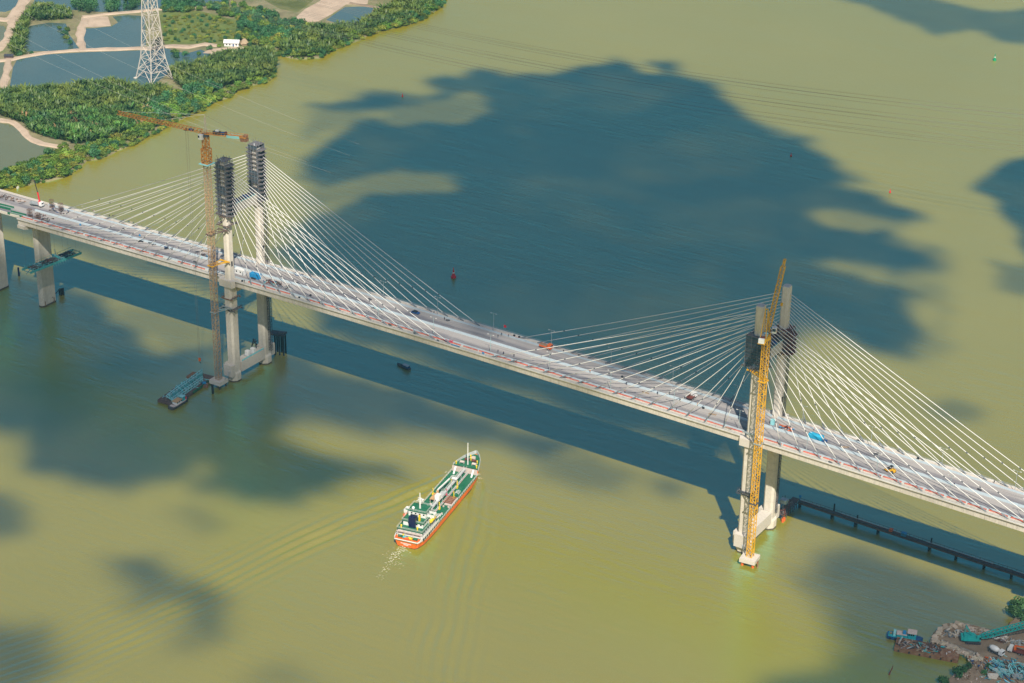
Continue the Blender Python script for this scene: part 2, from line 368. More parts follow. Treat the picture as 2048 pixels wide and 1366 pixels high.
for pts, lam, amp in ((P2([(823, 740), (860, 757), (935, 794), (1060, 862), (1200, 935)]), 2.6, 0.10), (P2([(823, 738), (870, 744), (950, 752), (1035, 765)]), 2.6, 0.10)):
    d, run, sg = seg_dist(X, Y, pts); w = 1.4+run*0.03
    Z += amp*np.clip(run/3, 0, 1)*np.exp(-run/70.0)*np.cos(2*np.pi*d*sg/lam)*np.exp(-(d/w)**2)
ny, nx = X.shape
idx = np.arange(nx*ny).reshape(ny, nx)
quads = np.stack([idx[:-1, :-1], idx[:-1, 1:], idx[1:, 1:], idx[1:, :-1]], -1).reshape(-1, 4)
riv_me = np_mesh('river', np.stack([X, Y, Z], -1).reshape(-1, 3), quads, 'river_water')
riv_me.polygons.foreach_set('use_smooth', [True]*len(riv_me.polygons))
river = tag(link('river', riv_me), 'wide olive river with cloud shadows and a ship wake', kind='structure')

# ------------------------------------------------------------------ clouds above the frame that shade the river (closed bodies of thin white vapour)
CH = 850.0
shift = (-SDIR.x/-SDIR.z*CH, -SDIR.y/-SDIR.z*CH)
cl = [  # outline of each shadow on the water, share of the sunlight it takes, softness in metres
 ([(598,441),(661,416),(695,398),(744,382),(812,381),(895,378),(905,361),(852,346),(803,338),(744,352),(690,372),(646,383),(607,353),(612,324),(632,295),(676,270),(715,246),(754,238),(793,250),(852,246),(905,250),(950,228),(958,205),(930,193),(871,203),(812,218),(783,224),(720,230),(661,222),(622,209),(671,207),(715,195),(754,185),(798,190),(842,204),(873,187),(861,173),(842,161),(881,153),(915,156),(954,139),(1008,151),(1061,153),(1110,148),(1149,141),(1193,134),(1228,119),(1262,124),(1290,146),(1312,146),(1300,126),(1350,122),(1354,148),(1403,163),(1442,187),(1472,217),(1500,231),(1532,250),(1575,269),(1621,277),(1629,297),(1656,308),(1679,324),(1668,339),(1695,347),(1710,362),(1683,370),(1703,384),(1749,390),(1761,405),(1819,421),(1835,440),(1804,450),(1769,438),(1710,424),(1652,419),(1628,430),(1652,448),(1695,460),(1712,470),(1741,461),(1773,463),(1788,483),(1827,491),(1862,502),(1873,522),(1881,545),(1846,556),(1788,556),(1730,543),(1668,522),(1650,530),(1730,560),(1800,574),(1846,591),(1827,611),(1838,638),(1866,661),(1862,688),(1846,719),(1807,721),(1769,712),(1718,698),(1672,672),(1617,664),(1586,680),(1545,738),(1526,906),(1437,932),(1212,861),(1080,817),(956,774),(831,735),(711,697),(633,665),(633,601),(556,500),(575,455)], 0.97, 10.0),
 ([(-150,530),(100,552),(215,590),(235,640),(330,700),(420,694),(444,671),(564,704),(712,752),(867,801),(1029,853),(1162,899),(1080,915),(980,895),(900,880),(830,874),(700,852),(600,846),(572,868),(620,885),(700,915),(790,935),(800,960),(700,975),(600,985),(590,1008),(480,1008),(425,985),(395,940),(340,955),(260,975),(150,968),(60,945),(38,915),(40,870),(-60,850),(-250,800)], 0.92, 10.0),
 ([(-119,376),(223,484),(451,553),(531,589),(489,612),(368,574),(164,511),(-183,402)], 0.7, 4.5),
 ([(-80,990),(30,1000),(52,1040),(40,1075),(-80,1090)], 0.72, 10.0),
 ([(200,1120),(290,1122),(320,1160),(400,1185),(440,1215),(430,1275),(370,1280),(330,1235),(260,1200),(210,1170)], 0.78, 11.0),
 ([(-80,1250),(60,1245),(105,1285),(100,1345),(50,1400),(-80,1420)], 0.7, 13.0),
 ([(370,1020),(420,1015),(440,1050),(390,1070)], 0.4, 8.0),
 ([(520,1345),(600,1340),(680,1400),(480,1400)], 0.3, 10.0),
 ([(1060,910),(1150,905),(1240,950),(1250,990),(1160,985),(1080,950)], 0.5, 10.0),
 ([(1290,960),(1350,970),(1350,1005),(1300,1000)], 0.6, 6.0),
 ([(1640,1115),(1700,1095),(1790,1120),(1880,1150),(1960,1190),(2060,1230),(2140,1290),(2200,1420),(1500,1440),(1560,1366),(1650,1330),(1635,1240),(1630,1160)], 0.74, 11.0),
 ([(1938,384),(1970,355),(2017,320),(2060,316),(2160,330),(2160,520),(2055,520),(2040,483),(2048,460),(2021,436),(1998,409),(1965,392)], 0.95, 4.0),
 ([(1980,522),(2030,535),(2070,520),(2160,520),(2160,610),(2060,598),(2005,582)], 0.6, 6.0),
 ([(1690,2),(1760,-14),(1850,-10),(1890,8),(1960,22),(2060,18),(2160,40),(2160,90),(2000,84),(1950,62),(1890,76),(1840,44),(1780,34)], 0.75, 6.0),
 ([(1870,812),(1960,806),(2000,820),(1960,840),(1880,836)], 0.5, 6.0),
 ([(610,425),(650,425),(700,400),(800,392),(905,392),(925,355),(860,335),(790,328),(690,362),(640,375),(600,372)],0.5,7.0),
 ([(770,252),(860,258),(965,240),(975,190),(880,190),(770,215)],0.55,7.0),
 ([(660,262),(760,240),(700,222),(620,225),(600,280)],0.4,8.0),
 ([(1620,432),(1700,466),(1800,470),(1840,445),(1770,425),(1640,410)],0.42,6.0),
 ([(1660,520),(1790,572),(1850,565),(1890,580),(1850,620),(1800,560),(1700,530)],0.4,6.0),
 ([(1840,560),(1900,560),(1905,700),(1860,740),(1840,690),(1870,640)],0.35,8.0),
 ([(228,600),(235,645),(330,705),(425,700),(445,668),(300,612)],0.42,8.0)]
cg = 4.0
Xc, Yc = np.meshgrid(np.arange(-420, 480, cg), np.arange(-420, 1000, cg))
wx = (noise2(Xc, Yc, 11, 5, 1/60.0, 0.75)-0.5); wy = (noise2(Xc, Yc, 12, 5, 1/60.0, 0.75)-0.5)
OD = np.zeros_like(Xc); WISP = 26*(noise2(Xc*0.75, Yc*1.2, 41, 5, 1/26.0, 0.7)-0.5)
for pts, od, soft in cl:
    poly = P2(pts); k = 14 if 0.915 < od < 0.925 else 13 if od > 0.9 else 30
    xs, ys = Xc+wx*k, Yc+wy*k
    d, _, _ = seg_dist(xs, ys, poly+poly[:1]); sd = np.where(inside(xs, ys, poly), d, -d)
    sd = sd+WISP*min(soft, 9)/9.0*(1 if od > 0.9 else 0.7)
    t = np.clip((sd+soft)/(2*soft), 0, 1); t = t*t*(3-2*t)
    OD = np.maximum(OD, od*t)
OD *= 1-0.42*np.exp(-((Xc+163)/15)**2-((Yc-5)/15)**2)   # cloud thinned here, shaped to let more sun onto the left tower leg
OD = -np.log(1-np.clip(OD*(0.86+0.26*noise2(Xc, Yc, 21, 4, 1/40.0)), 0, 0.975))
OD = np.where(OD < 0.02, 0, OD)
DENS = 0.5
cells = (OD > 0)
iy, ix = np.where(cells[:-1, :-1] | cells[1:, :-1] | cells[:-1, 1:] | cells[1:, 1:])
cid = np.arange(Xc.size).reshape(Xc.shape)
thick = OD/DENS*abs(SDIR.z)
basez = CH+2*(noise2(Xc, Yc, 31, 3, 1/40.0)-0.5)
top = np.stack([Xc+shift[0], Yc+shift[1], basez+thick+0.02], -1).reshape(-1, 3); bot = np.stack([Xc+shift[0], Yc+shift[1], basez-0.02], -1).reshape(-1, 3)
N0 = Xc.size
qt = np.stack([cid[iy, ix], cid[iy, ix+1], cid[iy+1, ix+1], cid[iy+1, ix]], -1)
allq = [qt, qt[:, ::-1]+N0]
has = set(map(tuple, np.stack([iy, ix], -1)))
side = []
for a, b in has:
    for da, db, e in ((-1, 0, ((a, b), (a, b+1))), (1, 0, ((a+1, b+1), (a+1, b))), (0, -1, ((a+1, b), (a, b))), (0, 1, ((a, b+1), (a+1, b+1)))):
        if (a+da, b+db) not in has:
            p, q = cid[e[0]], cid[e[1]]; side.append((p, p+N0, q+N0, q))
allq.append(np.array(side))
V = np.concatenate([top, bot]); Q = np.concatenate(allq); used = np.unique(Q); remap = np.full(len(V), -1); remap[used] = np.arange(len(used))
cm = bpy.data.materials.new('cloud_vapour'); cm.use_nodes = True; cn = cm.node_tree.nodes; cn.remove(cn['Principled BSDF'])
vs = cn.new('ShaderNodeVolumePrincipled'); vs.inputs['Density'].default_value = DENS; vs.inputs['Color'].default_value = (0.95, 0.95, 0.95, 1); vs.inputs['Anisotropy'].default_value = 0.3
cm.node_tree.links.new(vs.outputs[0], cn['Material Output'].inputs['Volume']); M['cloud_vapour'] = cm
clouds = tag(link('clouds', np_mesh('clouds', V[used], remap[Q], 'cloud_vapour')), 'broken white fair-weather clouds above the river', kind='stuff')

# ------------------------------------------------------------------ land on the far bank with ponds, dykes and paths
shore_px = [(-260,470),(-90,410),(0,378),(40,372),(95,362),(130,354),(152,340),(168,322),(202,317),(235,300),(262,290),(292,275),(322,262),(334,250),(372,232),(402,221),(424,205),(455,195),(470,182),(500,171),(530,165),(546,154),(549,132),(553,112),(560,104),(570,113),(600,119),(640,115),(668,100),(702,86),(735,71),(760,62),(800,53),(840,41),(880,14),(900,-20),(960,-70),(1060,-130),(1000,-330),(300,-420),(-500,-420),(-700,100)]
LZ = 1.0
shore = P2(shore_px)
from mathutils.geometry import tessellate_polygon
def tess(poly):
    out = []
    for t_ in tessellate_polygon([[Vector((x, y, 0)) for x, y in poly]]):
        a, b, c = (poly[i] for i in t_)
        out.append(tuple(t_) if (b[0]-a[0])*(c[1]-a[1])-(c[0]-a[0])*(b[1]-a[1]) > 0 else tuple(t_)[::-1])
    return out
def sloped(name, poly, z, m, out=3.0, zl=-0.6):
    n = len(poly); low = []
    for i, (x, y) in enumerate(poly):
        (ax, ay), (bx, by) = poly[i-1], poly[(i+1) % n]; nx_, ny_ = by-ay, -(bx-ax); l = math.hypot(nx_, ny_) or 1; low.append((x+nx_/l*out, y+ny_/l*out, zl))
    me = bpy.data.meshes.new(name); me.from_pydata([(x, y, z) for x, y in poly]+low, [], tess(poly)+[(i, n+i, n+(i+1) % n, (i+1) % n) for i in range(n)]); me.materials.append(M[m]); return link(name, me)
def sheet(name, px, z, m, dense=None):
    poly = px if dense else P2(px, z)
    if area(poly) < 0: poly = poly[::-1]
    me = bpy.data.meshes.new(name); me.from_pydata([(x, y, z) for x, y in poly], [], tess(poly)); me.materials.append(M[m]); return link(name, me)
# bank: wavy outline with a sloping edge
def wavy(poly, step=6.0, amp=1.2, seed=3):
    out = []; rng = random.Random(seed); n = len(poly)
    for i in range(n):
        (ax, ay), (bx, by) = poly[i], poly[(i+1) % n]; L = math.hypot(bx-ax, by-ay); k = max(1, min(60, int(L/step)))
        for j in range(k):
            t = j/k; out.append((ax+(bx-ax)*t+rng.uniform(-amp, amp), ay+(by-ay)*t+rng.uniform(-amp, amp)))
    return out
if area(shore) < 0: shore = shore[::-1]
sh = wavy(shore)
tag(sloped('terrain', sh, LZ, 'land', 1.3), 'green and tan far river bank with fish ponds', kind='structure')
def gsheet(name, px, dz, m, label): return tag(sheet(name, px, LZ+dz, m), label, kind='structure')
ponds = [
 ('pond_water', [(18,182),(26,135),(34,119),(90,109),(180,104),(275,101),(330,96),(372,107),(402,99),(420,108),(400,128),(345,140),(300,175),(230,168),(150,178),(60,188)], 'long teal fish pond below the straight dyke'),
 ('pond_water', [(47,103),(58,52),(98,45),(132,47),(138,68),(152,88),(158,97),(100,102)], 'pond beside the palm lined dyke'),
 ('pond_water', [(168,97),(167,57),(190,56),(222,53),(236,45),(225,33),(255,30),(290,32),(292,92),(230,96)], 'square pond behind the lattice pylon'),
 ('pond_water', [(64,17),(72,-10),(90,-60),(330,-60),(500,-20),(440,8),(395,12),(300,22),(200,24),(120,18)], 'pond at the upper edge with trees along it'),
 ('pond_water', [(-60,18),(10,24),(34,16),(52,0),(62,-60),(-120,-60)], 'pond corner beyond the forked path'),
 ('pond_green', [(-40,48),(8,52),(13,62),(2,92),(-30,104)], 'sliver of pond by the forked dyke'),
 ('pond_green', [(-200,250),(0,246),(22,250),(40,262),(56,282),(84,292),(107,300),(92,312),(50,330),(18,346),(-10,352),(-220,380)], 'murky green pond inside the curved sandy dyke'),
 ('pond_water', [(652,40),(662,33),(690,14),(718,13),(748,14),(742,26),(722,42),(705,50),(672,46)], 'bright blue pond beside the sandy clearing'),
 ('pond_green', [(-30,122),(4,122),(12,130),(-2,178),(-30,190)], 'pond strip left of the narrow dyke'),
]
for m, px, lab in ponds: gsheet('pond', px, 0.006, m, lab)
gsheet('meadow', [(318,30),(345,18),(400,22),(470,40),(545,42),(550,92),(470,96),(420,88),(330,88)], 0.006, 'meadow', 'scrubby green meadow behind the lattice pylon')
gsheet('field', [(528,0),(560,-40),(660,-40),(625,2),(596,24),(560,18)], 0.006, 'field', 'mown grass plot at the upper edge')
gsheet('sand_clearing', [(590,36),(610,18),(640,2),(672,-40),(745,-40),(735,8),(692,9),(664,28),(636,43),(612,44)], 0.007, 'sand_path', 'bare sandy clearing beside the blue pond')
gsheet('sand_clearing', [(160,55),(163,34),(190,32),(216,33),(222,52),(190,54)], 0.010, 'sand_path', 'square of bare sand at the head of the dyke')
gsheet('sand_yard', [(405,106),(420,98),(480,92),(500,97),(470,104),(430,108)], 0.008, 'sand_path', 'sandy yard in front of the white house')
# raised dykes with sloping sides
def dyke(px, w, h, label, m='sand_path', seed=0):
    c = [Vector((*at(x, y, LZ)[:2], 0)) for x, y in px]; pts = []
    for a, b in zip(c[:-1], c[1:]):
        k = max(1, int((b-a).length/7)); pts += [a.lerp(b, j/k) for j in range(k)]
    pts.append(c[-1]); rng = random.Random(seed+len(px)); vs_ = []
    for i, p in enumerate(pts):
        d = (pts[min(i+1, len(pts)-1)]-pts[max(i-1, 0)]).normalized(); r = Vector((-d.y, d.x, 0)); q = w/2*(1+rng.uniform(-0.25, 0.25)); o = rng.uniform(-0.5, 0.5)
        vs_.append([(*(p+r*(s*q+o))[:2], z) for s, z in ((-1.7, LZ-0.15), (-1, LZ+h), (1, LZ+h+rng.uniform(-.1, .1)), (1.7, LZ-0.15))])
    mb = MB(); mb.loft(vs_); return tag(mb.build('dyke_path', m), label, kind='structure')
dyke([(-40,128),(20,119),(60,112),(90,106),(150,101),(275,97),(300,98),(345,92),(378,95),(410,88),(440,92)], 4.5, 0.7, 'straight sandy dyke path across the ponds')
dyke([(165,100),(160,75),(163,55),(172,38)], 4.0, 0.7, 'short dyke path between two ponds')
dyke([(-40,34),(10,40),(25,36),(38,18),(52,-6),(66,-60)], 6.0, 0.8, 'wide sandy path forking at the upper left')
dyke([(24,38),(22,60),(10,84),(-6,100),(-40,118)], 4.5, 0.7, 'curving dyke path below the fork')
dyke([(18,121),(12,150),(4,178),(-10,205)], 3.6, 0.7, 'narrow dyke path leading down from the straight dyke')
dyke([(-60,240),(0,240),(24,244),(42,256),(58,276),(84,288),(118,293),(134,290)], 4.2, 0.6, 'curved sandy bank of the murky pond')
dyke([(165,34),(200,30),(240,26),(330,18),(400,14),(450,6)], 3.5, 0.6, 'tree lined bank of the upper pond')
dyke([(700,6),(735,12),(760,16),(775,10)], 3.0, 0.6, 'reddish bank of the blue pond', 'soil')

# ================================================================== THE BRIDGE
def zdeck(x): return 58.9-2.6*(x/280.0)**2
def sdeck(x): return -5.2*x/280.0**2
bridge = thing('cable_stayed_bridge', 'long concrete cable stayed bridge with two towers and white stay cables crossing the river', 'bridge')
XE = 301.0
# deck: precast segments, each a part
SEG = 9.5
prof = [(-14.2, 0), (-14.2, -0.32), (-13.4, -0.34), (-13.4, -3.3), (-11.2, -3.3), (-10.2, -0.6), (10.2, -0.6), (11.2, -3.3), (13.4, -3.3), (13.4, -0.34), (14.2, -0.32), (14.2, 0)]
mb = MB()
h = SEG/2-0.03
mb.loft([[(-h, y, z) for y, z in prof], [(h, y, z) for y, z in prof]])
# thin stiffening ribs on the outer girder face
for s in (-1, 1):
    for xx in (-h+0.12, 0.0): mb.b2(xx-0.1, xx+0.1, min(s*13.38, s*13.52), max(s*13.38, s*13.52), -3.2, -0.36)
seg_me = mb.mesh('deck_segment', 'fascia')
nseg = int(round(2*XE/SEG))
for i in range(nseg):
    x = -XE+SEG/2+i*SEG
    link('deck_segment', seg_me, bridge, (x, 0, zdeck(x)), rot=(0, math.atan(-sdeck(x)), 0))
# carriageways: asphalt sheets that follow the crest, dusty towards the middle
def road_mat():
    m = bpy.data.materials.new('road_surface'); m.use_nodes = True; n = m.node_tree.nodes; L = m.node_tree.links; b = n['Principled BSDF']; b.inputs['Roughness'].default_value = 0.9
    geo = n.new('ShaderNodeNewGeometry'); sp = n.new('ShaderNodeSeparateXYZ'); L.new(geo.outputs['Position'], sp.inputs[0])
    def noise(sc, st, det=5, ro=0.6):
        mp = n.new('ShaderNodeMapping'); mp.inputs['Scale'].default_value = st; L.new(geo.outputs['Position'], mp.inputs['Vector'])
        q = n.new('ShaderNodeTexNoise'); q.inputs['Scale'].default_value = sc; q.inputs['Detail'].default_value = det; q.inputs['Roughness'].default_value = ro; L.new(mp.outputs[0], q.inputs['Vector']); return q.outputs['Fac']
    def math_(op, a, b_):
        q = n.new('ShaderNodeMath'); q.operation = op
        for i, v in enumerate((a, b_)):
            if isinstance(v, (int, float)): q.inputs[i].default_value = v
            else: L.new(v, q.inputs[i])
        return q.outputs[0]
    def rng(v, a, b_, c, d):
        q = n.new('ShaderNodeMapRange'); q.inputs['From Min'].default_value = a; q.inputs['From Max'].default_value = b_; q.inputs['To Min'].default_value = c; q.inputs['To Max'].default_value = d; L.new(v, q.inputs['Value']); return q.outputs[0]
    # position across one carriageway, 0 at its nearside kerb and 1 at its far edge
    y2 = math_('ADD', sp.outputs[1], math_('MULTIPLY', math_('SUBTRACT', noise(0.05, (1, 0.3, 1)), 0.5), 3.0))
    u = math_('FRACT', math_('DIVIDE', math_('ADD', y2, 10.4), 10.4), 0)
    dust = rng(u, 0.36, 0.62, 0.0, 1.0)
    streak = noise(0.6, (0.06, 1.2, 1), 6, 0.7); blot = noise(0.09, (0.5, 1, 1), 6, 0.7)
    dust = math_('ADD', dust, math_('MULTIPLY', math_('SUBTRACT', blot, 0.5), 2.2))
    dust = math_('ADD', dust, math_('MULTIPLY', math_('SUBTRACT', streak, 0.5), 1.5))
    far = rng(sp.outputs[0], -250, 210, 0.24, 0.26)
    dust = math_('ADD', dust, far)
    cl_ = n.new('ShaderNodeClamp'); L.new(dust, cl_.inputs[0])
    mx = n.new('ShaderNodeMix'); mx.data_type = 'RGBA'; mx.inputs['A'].default_value = (0.165, 0.162, 0.19, 1); mx.inputs['B'].default_value = (0.375, 0.35, 0.34, 1)
    L.new(cl_.outputs[0], mx.inputs['Factor'])
    # tyre lines
    ty = noise(1.6, (0.012, 1.0, 1), 2, 0.4); k = rng(ty, 0.56, 0.66, 0.0, 0.38)
    m2 = n.new('ShaderNodeMix'); m2.data_type = 'RGBA'; m2.inputs['B'].default_value = (0.10, 0.095, 0.10, 1); L.new(k, m2.inputs['Factor']); L.new(mx.outputs['Result'], m2.inputs['A'])
    L.new(m2.outputs['Result'], b.inputs['Base Color']); M['road_surface'] = m
road_mat()
xs = np.linspace(-XE, XE, 121)
for y0, y1 in ((-10.1, -0.55), (0.55, 10.1)):
    mb = MB(); mb.loft([[(x, y0, zdeck(x)-0.02), (x, y1, zdeck(x)-0.02), (x, y1, zdeck(x)+0.06), (x, y0, zdeck(x)+0.06)] for x in xs]); mb.build('carriageway', 'road_surface', bridge)
# barriers and rails
def run_strip(name, m, y, w, h, base=0.0, x0=-XE, x1=XE, parent=None, n=60):
    q = np.linspace(x0, x1, n+1); mb = MB()
    mb.loft([[(x, y-w/2, zdeck(x)+base), (x, y+w/2, zdeck(x)+base), (x, y+w*0.3, zdeck(x)+base+h), (x, y-w*0.3, zdeck(x)+base+h)] for x in q])
    return mb.build(name, m, parent)
run_strip('median_barrier', 'crash_barrier', 0.0, 0.85, 1.0, 0.01, parent=bridge)
for s in (-1, 1): run_strip('crash_barrier', 'crash_barrier', s*10.25, 0.5, 0.9, 0.01, parent=bridge)
for s in (-1, 1):
    e = run_strip('edge_kerb', 'walkway', s*14.0, 0.4, 0.35, 0.01, parent=bridge)
rail = MB()   # one bay of edge railing
for zz in (0.75, 1.15): rail.bar((-SEG/2, 0, zz), (SEG/2, 0, zz), 0.07)
for k in range(4): rail.bar((-SEG/2+SEG*k/3.0, 0, 0.3), (-SEG/2+SEG*k/3.0, 0, 1.15), 0.07)
rail_me = rail.mesh('railing', 'galvanised')
for s in (-1, 1):
    for i in range(nseg):
        x = -XE+SEG/2+i*SEG
        if abs(abs(x)-150) < 8: continue
        link('railing', rail_me, bridge, (x, s*13.9, zdeck(x)), rot=(0, math.atan(-sdeck(x)), 0))
# red safety barrier, one length between each pair of stay anchorages
rb = MB(); rb.b2(-4.2, 4.2, -0.13, 0.13, 0.03, 0.55)
for k in range(-2, 3): rb.b2(k*2.0-0.08, k*2.0+0.08, -0.3, 0.3, 0.02, 0.5)
rb_me = rb.mesh('safety_barrier', 'red_barrier')
rr = random.Random(8)
for i in range(nseg):
    x = -XE+SEG/2+i*SEG
    for s in (-1, 1):
        if s > 0 and rr.random() < 0.55: continue
        if abs(abs(x)-150) < 6: continue
        if s < 0 and rr.random() < 0.05: continue
        link('safety_barrier', rb_me, bridge, (x+rr.uniform(-.3, .3), s*(10.95+rr.uniform(-.1, .15)), zdeck(x)), rot=(0, math.atan(-sdeck(x)), rr.uniform(-.02, .02)))

# towers
def chamfer(wx, wy, c): return [(-wx/2+c, -wy/2), (wx/2-c, -wy/2), (wx/2, -wy/2+c), (wx/2, wy/2-c), (wx/2-c, wy/2), (-wx/2+c, wy/2), (-wx/2, wy/2-c), (-wx/2, -wy/2+c)]
TH = 122.5; LY = 12.5
for tx in (-150.0, 150.0):
    tw = bpy.data.objects.new('tower', None); COL.objects.link(tw); tw.parent = bridge; tw.location = (tx, 0, 0)
    for s in (-1, 1):
        mb = MB(); rings = []
        for z, wx, wy, c in ((-4, 6.4, 6.8, 1.9), (4.5, 6.4, 6.8, 1.9), (5.6, 4.9, 5.7, 0.9), (54, 4.9, 5.7, 0.9), (59.5, 4.2, 4.9, 0.85), (62, 3.7, 4.4, 0.8), (121.9, 3.5, 4.2, 0.8), (TH, 3.2, 3.9, 0.75)):
            rings.append([(x, s*LY+y, z) for x, y in chamfer(wx, wy, c)])
        mb.loft(rings); mb.build('tower_leg', 'concrete', tw)
        # casting joints: shallow bands proud of the shaft every lift
        jb = MB()
        for z in np.arange(10.5, 52, 4.1):
            jb.loft([[(x, s*LY+y, z+dz) for x, y in chamfer(4.97, 5.77, 0.92)] for dz in (0, 0.12)])
        jb = jb.build('casting_joint', 'fascia', tw)
        # foot ring stained by the tide
        mb = MB(); mb.loft([[(x, s*LY+y, z) for x, y in chamfer(6.5, 6.9, 1.95)] for z in (-1, 0.75)]); mb.build('tide_stain', 'wet_concrete', tw)
        # blocks around the foot where the lower beam passes through
        mb = MB(); mb.b2(-2.7, 2.7, min(s*15.0, s*17.6), max(s*15.0, s*17.6), 3.8, 10.2); mb.build('beam_end_block', 'concrete_new', tw)
        mb = MB(); mb.b2(-4.6, -2.3, s*LY-2.3, s*LY+2.3, 3.6, 9.6); mb.build('foot_block', 'concrete_new', tw)
        # deck widening that wraps the leg
        d = zdeck(tx); mb = MB()
        y0, y1 = (-16.4, -14.22) if s < 0 else (14.22, 16.4)
        mb.prism([(-4.9, y1 if s < 0 else y0), (-4.0, y0 if s < 0 else y1), (4.0, y0 if s < 0 else y1), (4.9, y1 if s < 0 else y0)], d-3.45, d+0.25); mb.build('deck_bracket', 'concrete_new', tw)
        if True:   # small doorway on the inner face above the deck
            mb = MB(); mb.b2(1.78, 1.98, s*LY-0.5, s*LY+0.5, 65.5, 68.2); mb.build('doorway', 'dark_glass', tw)
    mb = MB(); mb.b2(-2.6, 2.6, -9.4, 9.4, 4.1, 9.7); mb.build('lower_crossbeam', 'concrete_new', tw)
    mb = MB(); mb.b2(-2.1, 2.1, -9.7, 9.7, 50.2, zdeck(tx)-0.8); mb.build('deck_crossbeam', 'concrete', tw)
    mb = MB()
    mb.loft([[(-1.5, y, z0), (1.5, y, z0), (1.5, y, z1), (-1.5, y, z1)] for y, z0, z1 in ((-10.3, 90.2, 97.8), (-7.5, 92.9, 97.8), (7.5, 92.9, 97.8), (10.3, 90.2, 97.8))]); mb.build('upper_crossbeam', 'concrete_new', tw)
# end piers and the caps under the ends of the deck
for px_ in (-298.0, 298.0):
    mb = MB(); mb.loft([[(px_+x, y, z) for x, y in chamfer(3.8, 11.6, 1.2)] for z in (-4, zdeck(px_)-5.6)]); pier = mb.build('pier', 'concrete', bridge)
    mb = MB(); mb.loft([[(px_+x, y, z) for x, y in chamfer(4.0, 11.8, 1.25)] for z in (-1, 0.9)]); mb.build('tide_stain', 'wet_concrete', pier)
    mb = MB(); mb.loft([[(px_-2.6, y, z0), (px_+2.6, y, z0), (px_+2.6, y, z1), (px_-2.6, y, z1)] for y, z0, z1 in ((-14.6, zdeck(px_)-5.2, zdeck(px_)-3.4), (-6, zdeck(px_)-7.4, zdeck(px_)-3.4), (6, zdeck(px_)-7.4, zdeck(px_)-3.4), (14.6, zdeck(px_)-5.2, zdeck(px_)-3.4))]); mb.build('pier_cap', 'concrete_new', bridge)
    for s in (-1, 1):
        mb = MB(); mb.b2(px_-1, px_+1, s*5-1, s*5+1, zdeck(px_)-3.4, zdeck(px_)-0.6); mb.build('bearing_block', 'concrete', bridge)
# rubber-fendered stubs at the left pier foot
# stay cables
OFF = [14.3+9.52*k for k in range(14)]
ANCH = [118.9-1.46*(13-k) for k in range(14)]
for tx in (-150.0, 150.0):
    for sx in (-1, 1):
        for sy in (-1, 1):
            for k in range(14):
                xd = tx+sx*OFF[k]; a = Vector((tx+sx*1.85, sy*LY, ANCH[k])); b = Vector((xd, sy*12.45, zdeck(xd)+0.05)); d = (b-a).normalized(); Ln = (b-a).length
                p1 = b-d*3.6; mb = MB(); pts = []
                for q in range(9):
                    t = q/8; p = a.lerp(p1, t); p.z -= 4*t*(1-t)*Ln*0.0035; pts.append(p)
                mb.path(pts, 0.15, 6); cab = mb.build('stay_cable', 'stay_white', bridge, smooth=True)
                mb = MB(); mb.tube(p1+d*0.02, b, 0.27, 0.30, 8); mb.build('anchor_pipe', 'pipe_steel', cab)
                p2 = a.lerp(p1, 0.84 if Ln > 60 else 0.8); p2.z -= 4*0.84*0.16*Ln*0.0035; mb = MB(); mb.tube(p2-d*0.45, p2+d*0.45, 0.26, n=8); mb.build('damper', 'damper', cab)
# lamp posts on both sides
lp = thing('lamp_post', 'slender grey lamp post on the bridge deck edge', 'lamp post', (0, 0, 0), 0, 'lamp posts along the bridge deck')
mb = MB(); mb.tube((0, 0, 0), (0, 0, 9.2), 0.13, 0.08, 6); mb.build('pole', 'galvanised', lp)
mb = MB(); mb.bar((-1.5, 0, 9.3), (1.5, 0, 9.3), 0.09); mb.build('arm', 'galvanised', lp)
for s in (-1, 1): mb = MB(); mb.b2(s*1.5-0.35, s*1.5+0.35, -0.14, 0.14, 9.22, 9.36); mb.build('lamp_head', 'white_paint', lp)
first = True
ORD = ('first', 'second', 'third', 'fourth', 'fifth', 'sixth', 'seventh', 'eighth', 'ninth', 'tenth', 'eleventh', 'twelfth', 'thirteenth', 'fourteenth')
lampno = {-1: 0, 1: 0}
for s, x0 in ((-1, -256.0), (1, -268.0)):
    for k in range(17):
        x = x0+k*33.2
        if abs(abs(x)-150) < 6: x += 9
        if x > 290: continue
        if s < 0 and x < -105: continue
        if s > 0 and x < -90: continue
        side = 'nearer' if s < 0 else 'farther'
        lab = f'{ORD[lampno[s]]} grey lamp post from the left on the {side} edge of the bridge deck'; lampno[s] += 1
        o = lp if first else dup(lp, (x, s*10.25, zdeck(x)+0.85), 0)
        first = False
        o.location = (x, s*10.25, zdeck(x)+0.85); o['label'] = lab; o['group'] = f'lamp posts on the {side} deck edge'

